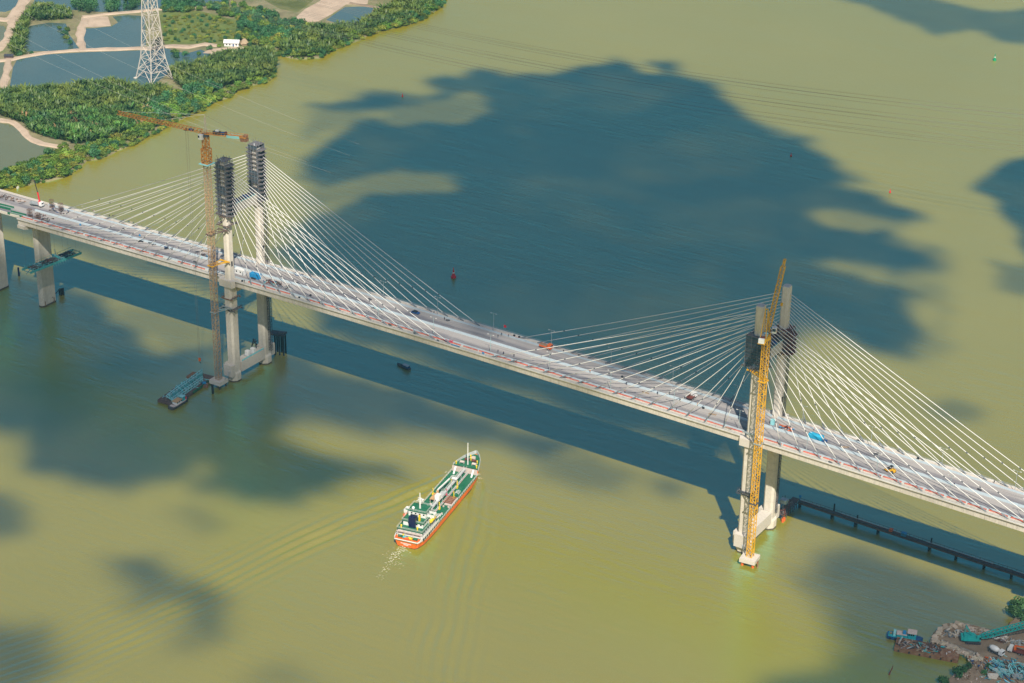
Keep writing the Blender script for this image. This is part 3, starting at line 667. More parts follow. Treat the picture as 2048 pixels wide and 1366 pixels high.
# approach viaduct on the left
app = thing('approach_viaduct', 'concrete approach viaduct joining the left end of the cable stayed bridge', 'viaduct')
zA = zdeck(-301)-0.35
pr_ = [(-11.6, 0), (-11.6, -0.5), (-8.5, -0.9), (-6.5, -3.0), (6.5, -3.0), (8.5, -0.9), (11.6, -0.5), (11.6, 0)]
for k in range(6):
    x1 = -301.6-k*40; x0 = x1-39.9; mb = MB(); mb.loft([[(x, y, zA+z-0.012*(-301-x)) for y, z in pr_] for x in (x0, x1)]); mb.build('deck_span', 'fascia', app)
mb = MB(); mb.loft([[(x, -11, zA-0.012*(-301-x)+0.0), (x, 11, zA-0.012*(-301-x)+0.0), (x, 11, zA-0.012*(-301-x)+0.07), (x, -11, zA-0.012*(-301-x)+0.07)] for x in (-541, -301.8)]); mb.build('carriageway', 'road_surface', app)
for s in (-1, 1):
    mb = MB(); mb.bar((-541, s*11.35, zA-0.012*240+0.5), (-301.8, s*11.35, zA+0.5), 0.45, 1.1); mb.build('parapet', 'concrete_new', app)
for k in range(5):
    x = -334.5-k*40.0; mb = MB(); mb.loft([[(x+a, b, z) for a, b in chamfer(3.4, 9.4, 0.9)] for z in (-4, zA-3.0-0.012*(-301-x))]); pier = mb.build('pier', 'concrete', app)
    mb = MB(); mb.loft([[(x+a, b, z) for a, b in chamfer(3.6, 9.6, 0.95)] for z in (-1, 0.9)]); mb.build('tide_stain', 'wet_concrete', pier)

# ================================================================== SCAFFOLDS, HOISTS, CRANES
def scaffold(label, tx, ly, z0, z1, n, hx=2.9, hy=3.1, wedge=True, ms='scaffold_steel', mp_='scaffold_plank', mn='scaffold_net', nets=0.8, seed=1):
    t = thing('tower_scaffold', label, 'scaffold', (tx, ly, z0)); rng = random.Random(seed); st = (z1-z0)/n
    mb = MB()
    ix, iy_ = 2.15, 2.45
    mb.b2(-hx, hx, -hy, -iy_, -0.12, 0); mb.b2(-hx, hx, iy_, hy, -0.12, 0); mb.b2(-hx, -ix, -iy_, iy_, -0.12, 0); mb.b2(ix, hx, -iy_, iy_, -0.12, 0)
    if wedge:
        for s in (-1, 1):
            mb.poly([(s*1.95, -2.9, -0.13), (s*(hx+2.4), -2.2, -0.13), (s*1.95, -2.9, -1.15), (s*1.95, 2.9, -0.13), (s*(hx+2.4), 2.2, -0.13), (s*1.95, 2.9, -1.15)], [(0, 1, 4, 3), (1, 2, 5, 4), (0, 3, 5, 2), (0, 2, 1), (3, 4, 5)])
    pm = mb.mesh('platform', mp_)
    rl = MB()
    for zz in (0.55, 1.1):
        for s in (-1, 1): rl.bar((-hx, s*hy, zz), (hx, s*hy, zz), 0.11); rl.bar((s*hx, -hy, zz), (s*hx, hy, zz), 0.11)
    if wedge:
        for s in (-1, 1):
            for sy in (-1, 1): rl.bar((s*hx, sy*2.5, 0.02), (s*(hx+2.4), sy*2.2, 0.3), 0.1)
    rm = rl.mesh('guard_rail', ms)
    nx_ = MB().b2(-hx+0.05, hx-0.05, -0.03, 0.03, 0.05, st-0.25).mesh('debris_net', mn); nyy = MB().b2(-0.03, 0.03, -hy+0.05, hy-0.05, 0.05, st-0.25).mesh('debris_net', mn)
    for k in range(n):
        z = k*st
        p = link('platform', pm, t, (0, 0, z), rz=rng.uniform(-.025, .025)); link('guard_rail', rm, p)
        for s in (-1, 1):
            if rng.random() < nets: link('debris_net', nx_, t, (0, s*(hy-0.25), z+0.02))
            if rng.random() < nets*0.6: link('debris_net', nyy, t, (s*(hx-0.25), 0, z+0.02))
    up = MB().tube((0, 0, -1.0), (0, 0, z1-z0+0.6), 0.085, n=6).mesh('upright', ms)
    for a in (-1, -0.34, 0.33, 1):
        for s in (-1, 1): link('upright', up, t, (a*hx, s*(hy+0.02), rng.uniform(-.4, .9)))
    for a in (-0.4, 0.4):
        for s in (-1, 1): link('upright', up, t, (s*(hx+0.02), a*hy, rng.uniform(-.4, .9)))
    # working deck and loose frames on the top
    db = MB(); db.b2(-hx, hx, -hy, hy, z1-z0-0.05, z1-z0+0.1); top = db.build('top_deck', mp_, t)
    for q in range(10):
        x, y = rng.uniform(-hx, hx), rng.uniform(-hy, hy); fb = MB(); fb.bar((x, y, z1-z0+0.1), (x+rng.uniform(-1, 1), y+rng.uniform(-1, 1), z1-z0+rng.uniform(0.8, 2.3)), 0.12); fb.build('prop', ms if q % 3 else 'galvanised', top)
    # outrigger beams below
    for a in (-1.2, 0, 1.2):
        ob = MB(); ob.bar((a, -hy-1.3, -0.75), (a, hy+1.3, -0.75), 0.28, 0.5); ob.build('outrigger', 'brown_steel', t)
    for s in (-1, 1):
        ob = MB(); ob.bar((-hx-2.0, s*2.6, -0.42), (hx+2.0, s*2.6, -0.42), 0.28, 0.45); ob.build('outrigger', 'brown_steel', t)
        for a in (-1, 1): ob = MB(); ob.bar((a*(hx+0.6), s*2.6, -0.65), (a*1.8, s*2.2, -3.6), 0.2); ob.build('strut', 'dark_steel', t)
    return t
scaffold('dark scaffold wrapped round the upper part of the nearer leg beside the orange tower crane', -150, -12.5, 94.2, 123.2, 13, seed=1, nets=0.32)
scaffold('dark scaffold with netting round the upper part of the farther left tower leg', -150, 12.5, 94.4, 124.0, 13, seed=2, nets=0.6)
scaffold('netted blocky scaffold partway up the right tower leg behind the yellow crane', 150, -12.5, 93.8, 108.6, 6, 4.3, 3.9, False, nets=1.0, seed=3)
scaffold('rust red scaffold round the farther leg of the right tower below its bare top', 150, 12.5, 91.4, 102.2, 5, 3.9, 3.7, True, 'rust_red', 'rust_red', 'scaffold_net', 0.35, seed=4)
# shuttering left on the upper crossbeams
for tx, lab in ((-150, 'dark shuttering frames on the upper crossbeam of the left tower'), (150, 'dark shuttering frames on the upper crossbeam of the right tower')):
    t = thing('shuttering', lab, 'formwork', (tx, 0, 97.8)); rng = random.Random(tx)
    for k in range(7):
        y = -8.2+k*2.6; mb = MB(); mb.b2(-1.5, 1.5, y-0.9, y+0.9, 0.02, rng.uniform(0.9, 2.0)); mb.build('panel', ('scaffold_net', 'boat_blue', 'dark_steel')[k % 3], t)
    mb = MB(); mb.bar((1.56, -9, 0.2), (1.56, 9, 0.2), 0.12, 0.4); mb.build('edge_board', 'teal_pale', t)

def hoist(name, label, x, y, z0, z1, w, m, seg=6.0, lx=0, ly=0):
    t = thing(name, label, 'hoist', (x, y, z0)); n = int((z1-z0)/seg); me = lattice(MB(), 0, seg-0.02, w, 4, 0.13, 0.08).mesh('mast_section', m)
    for k in range(n): link('mast_section', me, t, (0, 0, k*seg))
    tie = MB().bar((0, 0, 0), (lx-x, ly-y, 0), 0.18).mesh('wall_tie', m)
    for k in range(1, n): link('wall_tie', tie, t, (0, 0, k*seg))
    return t
t = hoist('builders_hoist', 'dark lattice hoist mast beside the farther leg of the left tower', -146.2, 13.2, 8, 96, 1.5, 'dark_steel', lx=-148.2, ly=12.8)
mb = MB(); mb.b2(0.85, 2.3, -0.9, 0.9, 32, 34.6); mb.build('hoist_cage', 'brown_steel', t)
t = thing('pump_pipe', 'white concrete pump pipe up the face of the right tower leg behind the yellow crane', 'pipe', (152.4, -15.5, 4))
pp = MB().tube((0, 0, 0), (0, 0, 5.95), 0.2, n=8).mesh('pipe_length', 'white_paint'); pc = MB().b2(-0.35, 0.35, -0.3, 0.6, -0.15, 0.15).mesh('pipe_clamp', 'galvanised')
for k in range(15): o = link('pipe_length', pp, t, (-0.045*k, 0.06*k, k*6.0)); link('pipe_clamp', pc, o)
hoist('builders_hoist', 'thin dark ladder mast on the farther leg of the right tower', 152.9, 13.3, 8, 92, 0.8, 'dark_steel', lx=151.7, ly=12.9)
# platforms clasping legs
def leg_platform(label, x, y, z, r, m, parts=8, seed=0):
    t = thing('leg_platform', label, 'platform', (x, y, z)); rng = random.Random(seed)
    for s in (-1, 1):
        mb = MB(); mb.bar((-r, s*(3.15), 0), (r, s*(3.15), 0), 0.5, 0.35); mb.build('beam', m, t)
        mb = MB(); mb.bar((s*2.75, -r, 0.36), (s*2.75, r, 0.36), 0.5, 0.35); mb.build('beam', m, t)
        mb = MB(); mb.b2(min(s*2.9, s*(r-0.2)), max(s*2.9, s*(r-0.2)), -3, 3, 0.56, 0.66); mb.build('plank_deck', 'scaffold_plank', t)
        for k in range(4): mb = MB(); mb.bar((s*(r-0.3), -3+k*2, 0.66), (s*(r-0.3), -3+k*2, 1.8), 0.1); mb.build('rail_post', m, t)
        mb = MB(); mb.bar((s*(r-0.3), -3, 1.75), (s*(r-0.3), 3, 1.75), 0.1); mb.build('hand_rail', m, t)
    return t
leg_platform('brown steel collar platform on the left tower leg just below its dark scaffold', -150, -12.5, 88.3, 4.3, 'brown_steel')
leg_platform('cluttered steel collar platform on the left tower leg well below the deck', -150, -12.5, 41.5, 5.0, 'dark_steel')
leg_platform('small rusty collar platform on the left tower leg under the deck', -150, -12.5, 47.6, 4.0, 'rust')
leg_platform('steel collar on the right tower leg below the deck', 150, -12.5, 30.2, 4.2, 'dark_steel')

def ties(parent, mx_, my, leg, zs, mats, w=2.6):
    for z, m in zip(zs, mats):
        c = MB()
        for s in (-1, 1): c.bar((-w*0.75, s*w*0.62, z), (w*0.75, s*w*0.62, z), 0.35, 0.45); c.bar((s*w*0.62, -w*0.75, z+0.02), (s*w*0.62, w*0.75, z+0.02), 0.35, 0.45)
        col_ = c.build('tie_collar', m, parent)
        lx, ly = leg[0]-mx_, leg[1]-my
        for dx, ex in ((-1.6, -2.3), (1.6, 2.3), (-1.6, 2.3)):
            b = MB(); b.bar((dx, w*0.62, z), (lx+ex, ly-3.0, z), 0.34); b.build('tie_bar', m, col_)
        b = MB(); b.bar((lx-3.2, ly-3.1, z), (lx+3.2, ly-3.1, z), 0.5, 0.6); b.build('tie_clamp', m, col_)

# orange hammerhead crane at the left tower
CX, CY_ = -151.6, -23.4
c1 = thing('tower_crane', 'rusty orange hammerhead tower crane standing in the river at the left bridge tower', 'tower crane', (CX, CY_, 0))
sec = lattice(MB(), 0, 5.96, 2.5, 4, 0.24, 0.13).mesh('mast_section', 'crane_faded')
for k in range(20): link('mast_section', sec, c1, (0, 0, 4.4+k*6.0))
lattice(MB(), 124.4, 132.0, 3.6, 5, 0.34, 0.26).build('climbing_frame', 'crane_orange', c1)
mb = MB(); mb.b2(-2.9, 2.9, -2.9, -2.0, 124.0, 124.35); mb.b2(-2.9, 2.9, 2.0, 2.9, 124.0, 124.35); mb.b2(-2.9, -2.0, -2.0, 2.0, 124.0, 124.35); mb.b2(2.0, 2.9, -2.0, 2.0, 124.0, 124.35); mb.build('climbing_platform', 'teal_pale', c1)
lattice(MB(), 132.0, 138.4, 2.5, 4, 0.32, 0.2).build('mast_head', 'crane_orange', c1)
mb = MB(); mb.tube((0, 0, 138.3), (0, 0, 139.6), 1.9, n=14); mb.build('slewing_ring', 'dark_steel', c1)
tip = Vector(at(236, 228, 139.7))-Vector((CX, CY_, 0)); tail = Vector(at(494, 275, 141.4))-Vector((CX, CY_, 0)); root = Vector((0, 0, 139.9))
jd = (tip-root).normalized(); td = (tail-root).normalized()
jib = truss3(MB(), root+jd*1.2, tip, 1.9, 1.9, 24, 0.24, 0.15, 0.92).build('jib', 'crane_orange', c1)
cj = MB(); n_ = td.cross(Vector((0, 0, 1))).normalized()
for s in (-1, 1): cj.bar(root+n_*s*1.0, tail+n_*s*1.0, 0.3, 0.45); cj.bar(root+n_*s*1.1+Vector((0, 0, 1.3)), tail+n_*s*1.1+Vector((0, 0, 1.2)), 0.14)
for k in range(13): p = root.lerp(tail, k/12); cj.bar(p-n_*1.0, p+n_*1.0, 0.16); [cj.bar(p+n_*s*1.1, p+n_*s*1.1+Vector((0, 0, 1.3)), 0.12) for s in (-1, 1)]
cj = cj.build('counter_jib', 'crane_orange', c1)
for a, b, d, z, m in ((0.2, 0.36, 1.6, 1.5, 'dark_steel'), (0.26, 0.33, 1.0, 2.2, 'white_paint'), (0.38, 0.46, 1.5, 1.2, 'boat_blue'), (0.48, 0.52, 0.9, 1.7, 'rust_red'), (0.93, 1.0, 2.4, 1.0, 'rust')):
    p, q = root.lerp(tail, a), root.lerp(tail, b); mb = MB(); mb.bar(p+Vector((0, 0, 0.25+z/2)), q+Vector((0, 0, 0.25+z/2)), d, z); mb.build('winch' if a < 0.9 else 'counterweight', m, cj)
p, q = root.lerp(tail, 0.54), root.lerp(tail, 0.84); mb = MB(); mb.bar(p-n_*1.25+Vector((0, 0, -0.1)), q-n_*1.25+Vector((0, 0, -0.1)), 0.15, 1.3); s1 = mb.build('name_board', 'teal_pale', cj)
mb = MB(); mb.bar(p+n_*1.25+Vector((0, 0, -0.1)), q+n_*1.25+Vector((0, 0, -0.1)), 0.15, 1.3); mb.build('name_board', 'teal_pale', cj)
for f in (0.9, 0.97): p = root.lerp(tail, f); mb = MB(); mb.b2(p.x-0.8, p.x+0.8, p.y-1.2, p.y+1.2, p.z-2.1, p.z-0.35); mb.build('counterweight', 'rust', cj)
apex = Vector((0.2, 0.1, 149.6)); mb = MB()
for d_ in (jd*1.2, td*1.6):
    for s in (-1, 1): mb.bar(root+d_*0.5+n_*s*0.6, apex, 0.11)
for k in range(1, 5): f = k/5; mb.bar((root+jd*0.6+n_*0.6).lerp(apex, f), (root+td*0.8-n_*0.6).lerp(apex, f), 0.07)
mb.build('tower_head', 'ship_pink', c1)
mb = MB(); mb.tube(apex, root.lerp(tip, 0.97)+Vector((0, 0, 1.7)), 0.06, n=5); mb.build('pendant_line', 'white_paint', c1)
mb = MB(); mb.tube(apex, root.lerp(tip, 0.5)+Vector((0, 0, 1.85)), 0.06, n=5); mb.build('pendant_line', 'white_paint', c1)
mb = MB(); mb.tube(apex, root.lerp(tail, 0.9)+Vector((0, 0, 0.4)), 0.05, n=5); mb.build('pendant_line', 'wire', c1)
cabp = root+jd*1.4-n_*2.1*(1 if n_.y > 0 else -1)+Vector((0, 0, -1.4)); mb = MB(); mb.box(cabp, (2.3, 1.8, 2.4), math.atan2(jd.y, jd.x)); cab = mb.build('cab', 'white_paint', c1)
mb = MB(); mb.box(cabp+jd*0.7+Vector((0, -0.03, 0.3)), (0.95, 1.9, 1.1), math.atan2(jd.y, jd.x)); mb.build('window', 'dark_glass', cab)
tro = root.lerp(tip, 0.215); mb = MB(); mb.box(tro+Vector((0, 0, -0.35)), (1.9, 1.7, 0.4)); mb.build('trolley', 'dark_steel', c1)
tr2 = root.lerp(tip, 0.16); mb = MB(); mb.box(tr2+Vector((0, 0, 0.3)), (2.2, 1.2, 1.0)); mb.build('trolley_winch', 'boat_blue', c1)
HK = 12.0
hookw = MB()
for s in (-1, 1): hookw.tube(tro+Vector((s*0.75, 0.3, -0.5)), Vector((tro.x+s*0.4, tro.y, HK+1.4)), 0.055, n=5)
hookw.build('hoist_rope', 'wire', c1)
mb = MB(); mb.box((tro.x, tro.y, HK+0.6), (1.1, 0.7, 1.7)); hb = mb.build('hook_block', 'orange_red', c1)
mb = MB(); mb.path([(tro.x, tro.y, HK-0.2), (tro.x, tro.y, HK-1.0), (tro.x+0.45, tro.y, HK-1.4), (tro.x+0.7, tro.y, HK-0.9)], 0.16, 6); mb.build('hook', 'dark_steel', hb)
ties(c1, CX, CY_, (-150, -12.5), (86.2, 69.0, 43.0), ('brown_steel', 'crane_yellow', 'galvanised'))
# base pad and piles of that crane
t = thing('crane_foundation', 'concrete pad on dark steel piles under the orange tower crane', 'foundation', (CX, CY_, 0))
mb = MB(); mb.b2(-3.6, 3.6, -3.4, 3.4, 2.2, 4.35); mb.build('pad', 'concrete_new', t)
for x in (-2.6, 2.6):
    for y in (-2.4, 2.4): mb = MB(); mb.tube((x, y, -3), (x, y, 2.18), 0.55, n=10); mb.build('pile', 'dark_steel', t)
for a, b in (((2.8, 3.3, 4.6), (1.2, 8.0, 9.5)), ((-1.5, 3.3, 4.6), (-2.5, 7.8, 9.5)), ((3.3, 3.3, 3.2), (3.4, 7.6, 3.4)), ((3.3, 1.0, 4.5), (3.3, 7.6, 8.0))): mb = MB(); mb.bar(a, b, 0.22); mb.build('brace', 'galvanised', t)
mb = MB(); mb.tube((0.4, -5.6, -3), (0.4, -5.6, 5.2), 0.62, n=10); tag(mb.build('mooring_pile', 'black_steel', None, (CX+2.4, CY_-2.5, 0)), 'lone black steel pile in front of the orange crane foundation', 'pile')

# yellow luffing crane at the right tower
DX, DY = 157.7, -21.4
c2 = thing('tower_crane', 'bright yellow luffing tower crane standing in the river at the right bridge tower', 'tower crane', (DX, DY, 0))
sec = lattice(MB(), 0, 5.66, 2.5, 3, 0.26, 0.12).mesh('mast_section', 'crane_yellow')
for k in range(19): link('mast_section', sec, c2, (0, 0, 3.9+k*5.7))
mb = MB(); mb.tube((0, 0, 112.1), (0, 0, 113.5), 2.0, n=14); mb.build('slewing_ring', 'crane_yellow', c2)
tp = Vector(at(1570, 518, 148.2))-Vector((DX, DY, 0)); bd = Vector((0.22, -0.97, 0)).normalized(); sd_ = Vector((-bd.y, bd.x, 0))
pv = Vector((0, 0, 114.7))-bd*1.6
lj = MB(); ax = (tp-pv).normalized(); u_ = ax.cross(sd_).normalized(); Lj = (tp-pv).length
def ring(t): k = 1.0 if 0.08 < t < 0.9 else 0.45; p = pv+ax*Lj*t; return [p+sd_*(i*0.85*k)+u_*(j*0.85*k) for i, j in ((-1, -1), (1, -1), (1, 1), (-1, 1))]
ts = [0, 0.08]+[0.08+0.82*k/16 for k in range(1, 17)]+[1.0]
for a, b in zip(ts[:-1], ts[1:]):
    A, B = ring(a+1e-6), ring(b-1e-6)
    for i in range(4): lj.bar(A[i], B[i], 0.26); lj.bar(A[i], B[(i+1) % 4], 0.15); lj.bar(B[i], B[(i+1) % 4], 0.15)
lj.build('luffing_jib', 'crane_yellow', c2)
cd = MB()
for s in (-1, 1): cd.bar(Vector((0, 0, 113.9))-bd*2.2+sd_*s*1.3, Vector((0, 0, 113.9))+bd*9.5+sd_*s*1.3, 0.4, 0.5)
for k in range(7): p = Vector((0, 0, 113.8))+bd*(k*1.55); cd.bar(p-sd_*1.3, p+sd_*1.3, 0.3)
cd = cd.build('machinery_deck', 'crane_yellow', c2)
for d_, w_, h_, l_, m in ((2.2, 1.6, 1.5, 1.8, 'teal_pale'), (4.3, 2.0, 1.7, 1.6, 'galvanised'), (6.3, 2.2, 1.5, 1.6, 'rust_red'), (7.9, 2.3, 1.3, 1.3, 'ship_yellow'), (9.3, 2.4, 2.0, 1.2, 'white_paint')):
    p = Vector((0, 0, 114.25+h_/2))+bd*d_; mb = MB(); mb.box(p, (w_, l_, h_), math.atan2(sd_.y, sd_.x)); mb.build('counterweight' if d_ > 9 else 'winch', m, cd)
af = MB(); topA = Vector((0, 0, 127.5))+bd*3.4
for s in (-1, 1): af.bar(Vector((0, 0, 114.2))-bd*1.2+sd_*s*1.2, topA+sd_*s*0.5, 0.36); af.bar(Vector((0, 0, 114.2))+bd*6.8+sd_*s*1.2, topA+sd_*s*0.5, 0.26)
af.bar(topA-sd_*0.7, topA+sd_*0.7, 0.4)
for f in (0.3, 0.6): af.bar((Vector((0, 0, 114.2))-bd*1.2-sd_*1.2).lerp(topA, f), (Vector((0, 0, 114.2))-bd*1.2+sd_*1.2).lerp(topA, f), 0.2)
af.build('a_frame', 'crane_yellow', c2)
mb = MB(); mb.tube(topA, tp-ax*2, 0.07, n=5); mb.build('luffing_rope', 'wire', c2)
cp = Vector((0, 0, 116.6))+Vector((2.9, 1.2, 0)); mb = MB(); mb.box(cp, (1.9, 2.3, 2.5), 0.3); cab = mb.build('cab', 'white_paint', c2)
mb = MB(); mb.box(cp+Vector((0.25, -0.95, 0.35)), (1.5, 0.6, 1.2), 0.3); mb.build('window', 'dark_glass', cab)
mb = MB(); mb.tube(cp+Vector((0.98, -0.05, -0.1)), cp+Vector((1.06, -0.02, -0.1)), 0.5, n=12); mb.build('emblem', 'orange_red', cab)
mb = MB(); mb.tube(Vector((tp.x, tp.y, tp.z-0.5)), Vector((tp.x+0.1, tp.y, 128)), 0.05, n=5); mb.build('hoist_rope', 'wire', c2)
mb = MB(); mb.box((tp.x+0.1, tp.y, 127.3), (0.9, 0.6, 1.5)); mb.build('hook_block', 'crane_yellow', c2)
ties(c2, DX, DY, (150, -12.5), (92.0, 61.5, 31.5), ('crane_yellow', 'galvanised', 'dark_steel'), 2.5)
t = thing('crane_foundation', 'white concrete pad on orange piles under the yellow tower crane', 'foundation', (DX, DY, 0), 0.12)
mb = MB(); mb.b2(-3.7, 3.7, -3.9, 3.3, 2.0, 3.85); mb.build('pad', 'concrete_new', t)
for x in (-2.5, 2.5):
    for y in (-2.7, 2.2): mb = MB(); mb.tube((x, y, -3), (x, y, 1.98), 0.62, n=12); mb.build('pile', 'orange_red', t)
mb = MB(); mb.tube((4.5, -1.8, -3), (4.5, -1.8, 3.6), 0.3, n=8); mb.build('fender_pile', 'rust', t)
for a, b in (((-2.6, 3.2, 4.0), (-5.2, 6.4, 5.6)), ((-3.4, 2.0, 3.9), (-6.4, 5.6, 6.6)), ((0.2, 3.2, 3.4), (-3.4, 6.6, 3.6))): mb = MB(); mb.bar(a, b, 0.28); mb.build('brace', 'galvanised', t)
# dark steel platform on tall piles behind the left tower
t = thing('jetty_platform', 'dark steel platform on black piles behind the left tower', 'platform', (*at(558, 707)[:2], 0), YAW*0.6)
mb = MB(); mb.b2(-4.2, 4.2, -2.4, 2.4, 11.6, 12.5); dk_ = mb.build('deck_slab', 'dark_steel', t)
mb = MB(); mb.b2(0.5, 3.6, -1.2, 1.2, 12.52, 13.1); mb.build('steel_plate', 'scaffold_plank', dk_)
for x in (-1.4, 1.0, 3.3):
    for y in (-1.7, 1.7): mb = MB(); mb.tube((x, y, -3), (x, y, 11.58), 0.5, n=10); mb.build('pile', 'black_steel', t)
mb = MB(); mb.b2(-6.8, -2.2, -2.0, 1.4, 4.4, 5.0); mb.build('lower_landing', 'brown_steel', t)
mb = MB(); mb.tube((-5.4, -1.3, -3), (-5.4, -1.3, 4.38), 0.5, n=10); mb.build('pile', 'black_steel', t)
mb = MB(); mb.tube((-2.6, 0.9, -3), (-2.6, 0.9, 4.38), 0.5, n=10); mb.build('pile', 'black_steel', t)
t = thing('water_tank', 'white twin tanks resting on the lower crossbeam of the left tower', 'tank', (-150, 0.6, 9.7))
for k, (x, y, w_, d_, h_) in enumerate(((-0.4, -1.6, 2.6, 2.6, 2.4), (0.5, 1.7, 2.6, 2.4, 2.8))):
    mb = MB(); mb.prism([(x+a, y+b) for a, b in chamfer(w_, d_, 0.5)], 0.1, h_); mb.prism([(x+a, y+b) for a, b in chamfer(w_*0.5, d_*0.5, 0.3)], h_-0.02, h_+0.3); mb.build('tank_body', 'white_paint', t)
mb = MB(); mb.b2(-1.9, 1.9, -3.4, 3.4, 0.02, 0.12); mb.build('skid', 'galvanised', t)
mb = MB(); mb.bar((2.4, -9, 0.6), (2.4, 9, 0.6), 0.1, 0.9); tag(mb.build('hand_rail', 'teal_pale', None, (-150, 0, 9.75)), 'teal hand rail along the lower crossbeam of the left tower', 'railing')
mb = MB()
for s in (-1, 1): mb.bar((s*1.6, -0.6, 0), (s*0.4-0.6, 0.6, 4.4), 0.5); mb.bar((s*1.5, 0.4, 4.0), (-s*1.5, 0.4, 1.4), 0.4)
tag(mb.build('steel_rig', 'black_steel', None, (-153.2, 8.2, 9.75)), 'black crossed steel rig at the foot of the left tower farther leg', 'rig')

# ================================================================== VESSELS
HEAD = rad(101.8)
SX, SY = 14.2, -57.0
ship = thing('tanker_ship', 'orange hulled tanker with green decks and white stern house under way towards the bridge', 'ship', (SX, SY, -1.9), HEAD)
# hull stations: x, half beam at deck, half beam at water, deck height
st = [(-42.0, 5.6, 3.0, 6.3), (-40.5, 6.3, 4.6, 6.3), (-36, 6.9, 6.3, 6.2), (-28, 7.1, 6.9, 6.1), (-20.6, 7.1, 7.1, 6.0), (-19.6, 7.1, 7.1, 4.7), (0, 7.1, 7.1, 4.6), (18, 7.1, 7.0, 4.7), (24, 6.9, 6.4, 4.9), (27.6, 6.6, 5.7, 5.1), (28.6, 6.55, 5.5, 7.4), (32, 5.9, 4.3, 7.6), (36, 4.6, 2.6, 7.9), (39.5, 2.7, 0.9, 8.3), (41.4, 1.2, 0.25, 8.6), (42.2, 0.25, 0.06, 8.8)]
def hull(z0f, z1f, grow=0.0):
    rings = []
    for x, bd_, bw, zd in st:
        def hb(z): t_ = max(0, min(1, z/zd)); return bw+(bd_-bw)*t_**0.8
        z0, z1 = z0f(x, zd), z1f(x, zd); zs = [z0, (z0+z1)/2, z1]; xo = lambda z: (0.10*(6-z) if x < -41 else 0)
        rings.append([(x+xo(z), -(hb(z)+grow), z) for z in zs[::-1]]+[(x+xo(z), hb(z)+grow, z) for z in zs])
    return MB().loft([r[::-1] for r in rings])
hull(lambda x, z: -1.5, lambda x, z: (5.5 if x < -40 else 5.0 if x < -35 else min(z, 4.55)) if x < 27 else z-1.25).build('hull', 'hull_orange', ship)
# black boot top at the waterline
hull(lambda x, z: 1.2, lambda x, z: 2.2, 0.04).build('boot_top', 'black_steel', ship)
# white bulwark shell of the stern and of the bow
def shell(x0, x1, za, zb, m, name, th=0.16, par=ship):
    o = []
    S = [s for s in st if x0-0.01 <= s[0] <= x1+0.01]
    for sg in (-1, 1):
        mb = MB(); mb.loft([[(x, sg*(bd_+0.03), za(zd)), (x, sg*(bd_-th), za(zd)), (x, sg*(bd_-th), zb(zd)), (x, sg*(bd_+0.03), zb(zd))][::sg] for x, bd_, bw, zd in S]); o.append(mb.build(name, m, par))
    return o
poop = shell(-42, -20.6, lambda z: 4.5 if z < 6.25 else 5.2, lambda z: 7.0 if z < 6.25 else 5.9, 'ship_white', 'stern_bulwark')
mb = MB(); mb.b2(-42.05, -41.85, -5.6, 5.6, 5.45, 5.9); mb.build('stern_bulwark', 'ship_white', ship)
for sg, b_ in zip((-1, 1), poop):
    for k in range(9):
        x = -37.5+k*1.95; mb = MB(); mb.b2(x-0.62, x+0.62, min(sg*7.05, sg*7.22), max(sg*7.05, sg*7.22), 4.95, 5.95) if k > 2 else mb.b2(x-0.6, x+0.6, min(sg*6.8, sg*7.10), max(sg*6.8, sg*7.10), 4.95, 5.95); mb.build('freeing_port', 'dark_glass', b_)
shell(28.6, 42.2, lambda z: z-1.0, lambda z: z+0.75, 'ship_grey', 'bow_bulwark', 0.2)
# decks
def deckplate(x0, x1, z, name, m, inset=0.2):
    S = [s for s in st if x0-0.01 <= s[0] <= x1+0.01]; poly = [(s[0], -max(s[1]-inset, 0.02)) for s in S]+[(s[0], max(s[1]-inset, 0.02)) for s in S[::-1]]
    mb = MB(); mb.prism(poly, z-0.25, z); return mb.build(name, m, ship)
deckplate(-20.6, 28.6, 4.66, 'main_deck', 'ship_green', 0.02)
deckplate(-42, -20.6, 5.2, 'poop_deck', 'ship_green')
deckplate(28.6, 42.2, 7.45, 'forecastle_deck', 'ship_green')
mb = MB(); mb.b2(27.3, 27.55, -6.5, 6.5, 4.7, 7.6); mb.build('forecastle_bulkhead', 'ship_pink', ship)
# deckhouse tiers
def tier(x0, x1, hw, z0, z1, roof='ship_green', name='house_tier', over=0.5, win=True, front=True):
    mb = MB(); mb.b2(x0, x1, -hw, hw, z0, z1-0.2); t_ = mb.build(name, 'ship_white', ship)
    mb = MB(); mb.b2(x0-over, x1+over, -hw-over, hw+over, z1-0.2, z1); mb.build('tier_deck', roof, t_)
    if win:
        n = int((x1-x0)/2.1)
        for k in range(n):
            x = x0+1.2+k*2.1
            for sg in (-1, 1): mb = MB(); mb.b2(x-0.38, x+0.38, min(sg*(hw-0.02), sg*(hw+0.05)), max(sg*(hw-0.02), sg*(hw+0.05)), (z0+z1)/2-0.1, (z0+z1)/2+0.6); mb.build('window', 'dark_glass', t_)
        for k in range(int(hw)):
            y = -hw+1.0+k*2.0
            mb = MB(); mb.b2(x0-0.05, x0+0.02, y-0.4, y+0.4, (z0+z1)/2-0.1, (z0+z1)/2+0.6); mb.build('window', 'dark_glass', t_)
    # hand rails round the roof of the tier
    rb_ = MB(); X0, X1, H = x0-over+0.05, x1+over-0.05, hw+over-0.05
    for zz in (z1+0.5, z1+1.0):
        for a, b in (((X0, -H), (X1, -H)), ((X1, -H), (X1, H)), ((X1, H), (X0, H)), ((X0, H), (X0, -H))): rb_.bar((*a, zz), (*b, zz), 0.07)
    rb_.build('hand_rail', 'ship_white', t_)
    return t_
t1 = tier(-37.2, -21.4, 5.9, 5.2, 8.6)
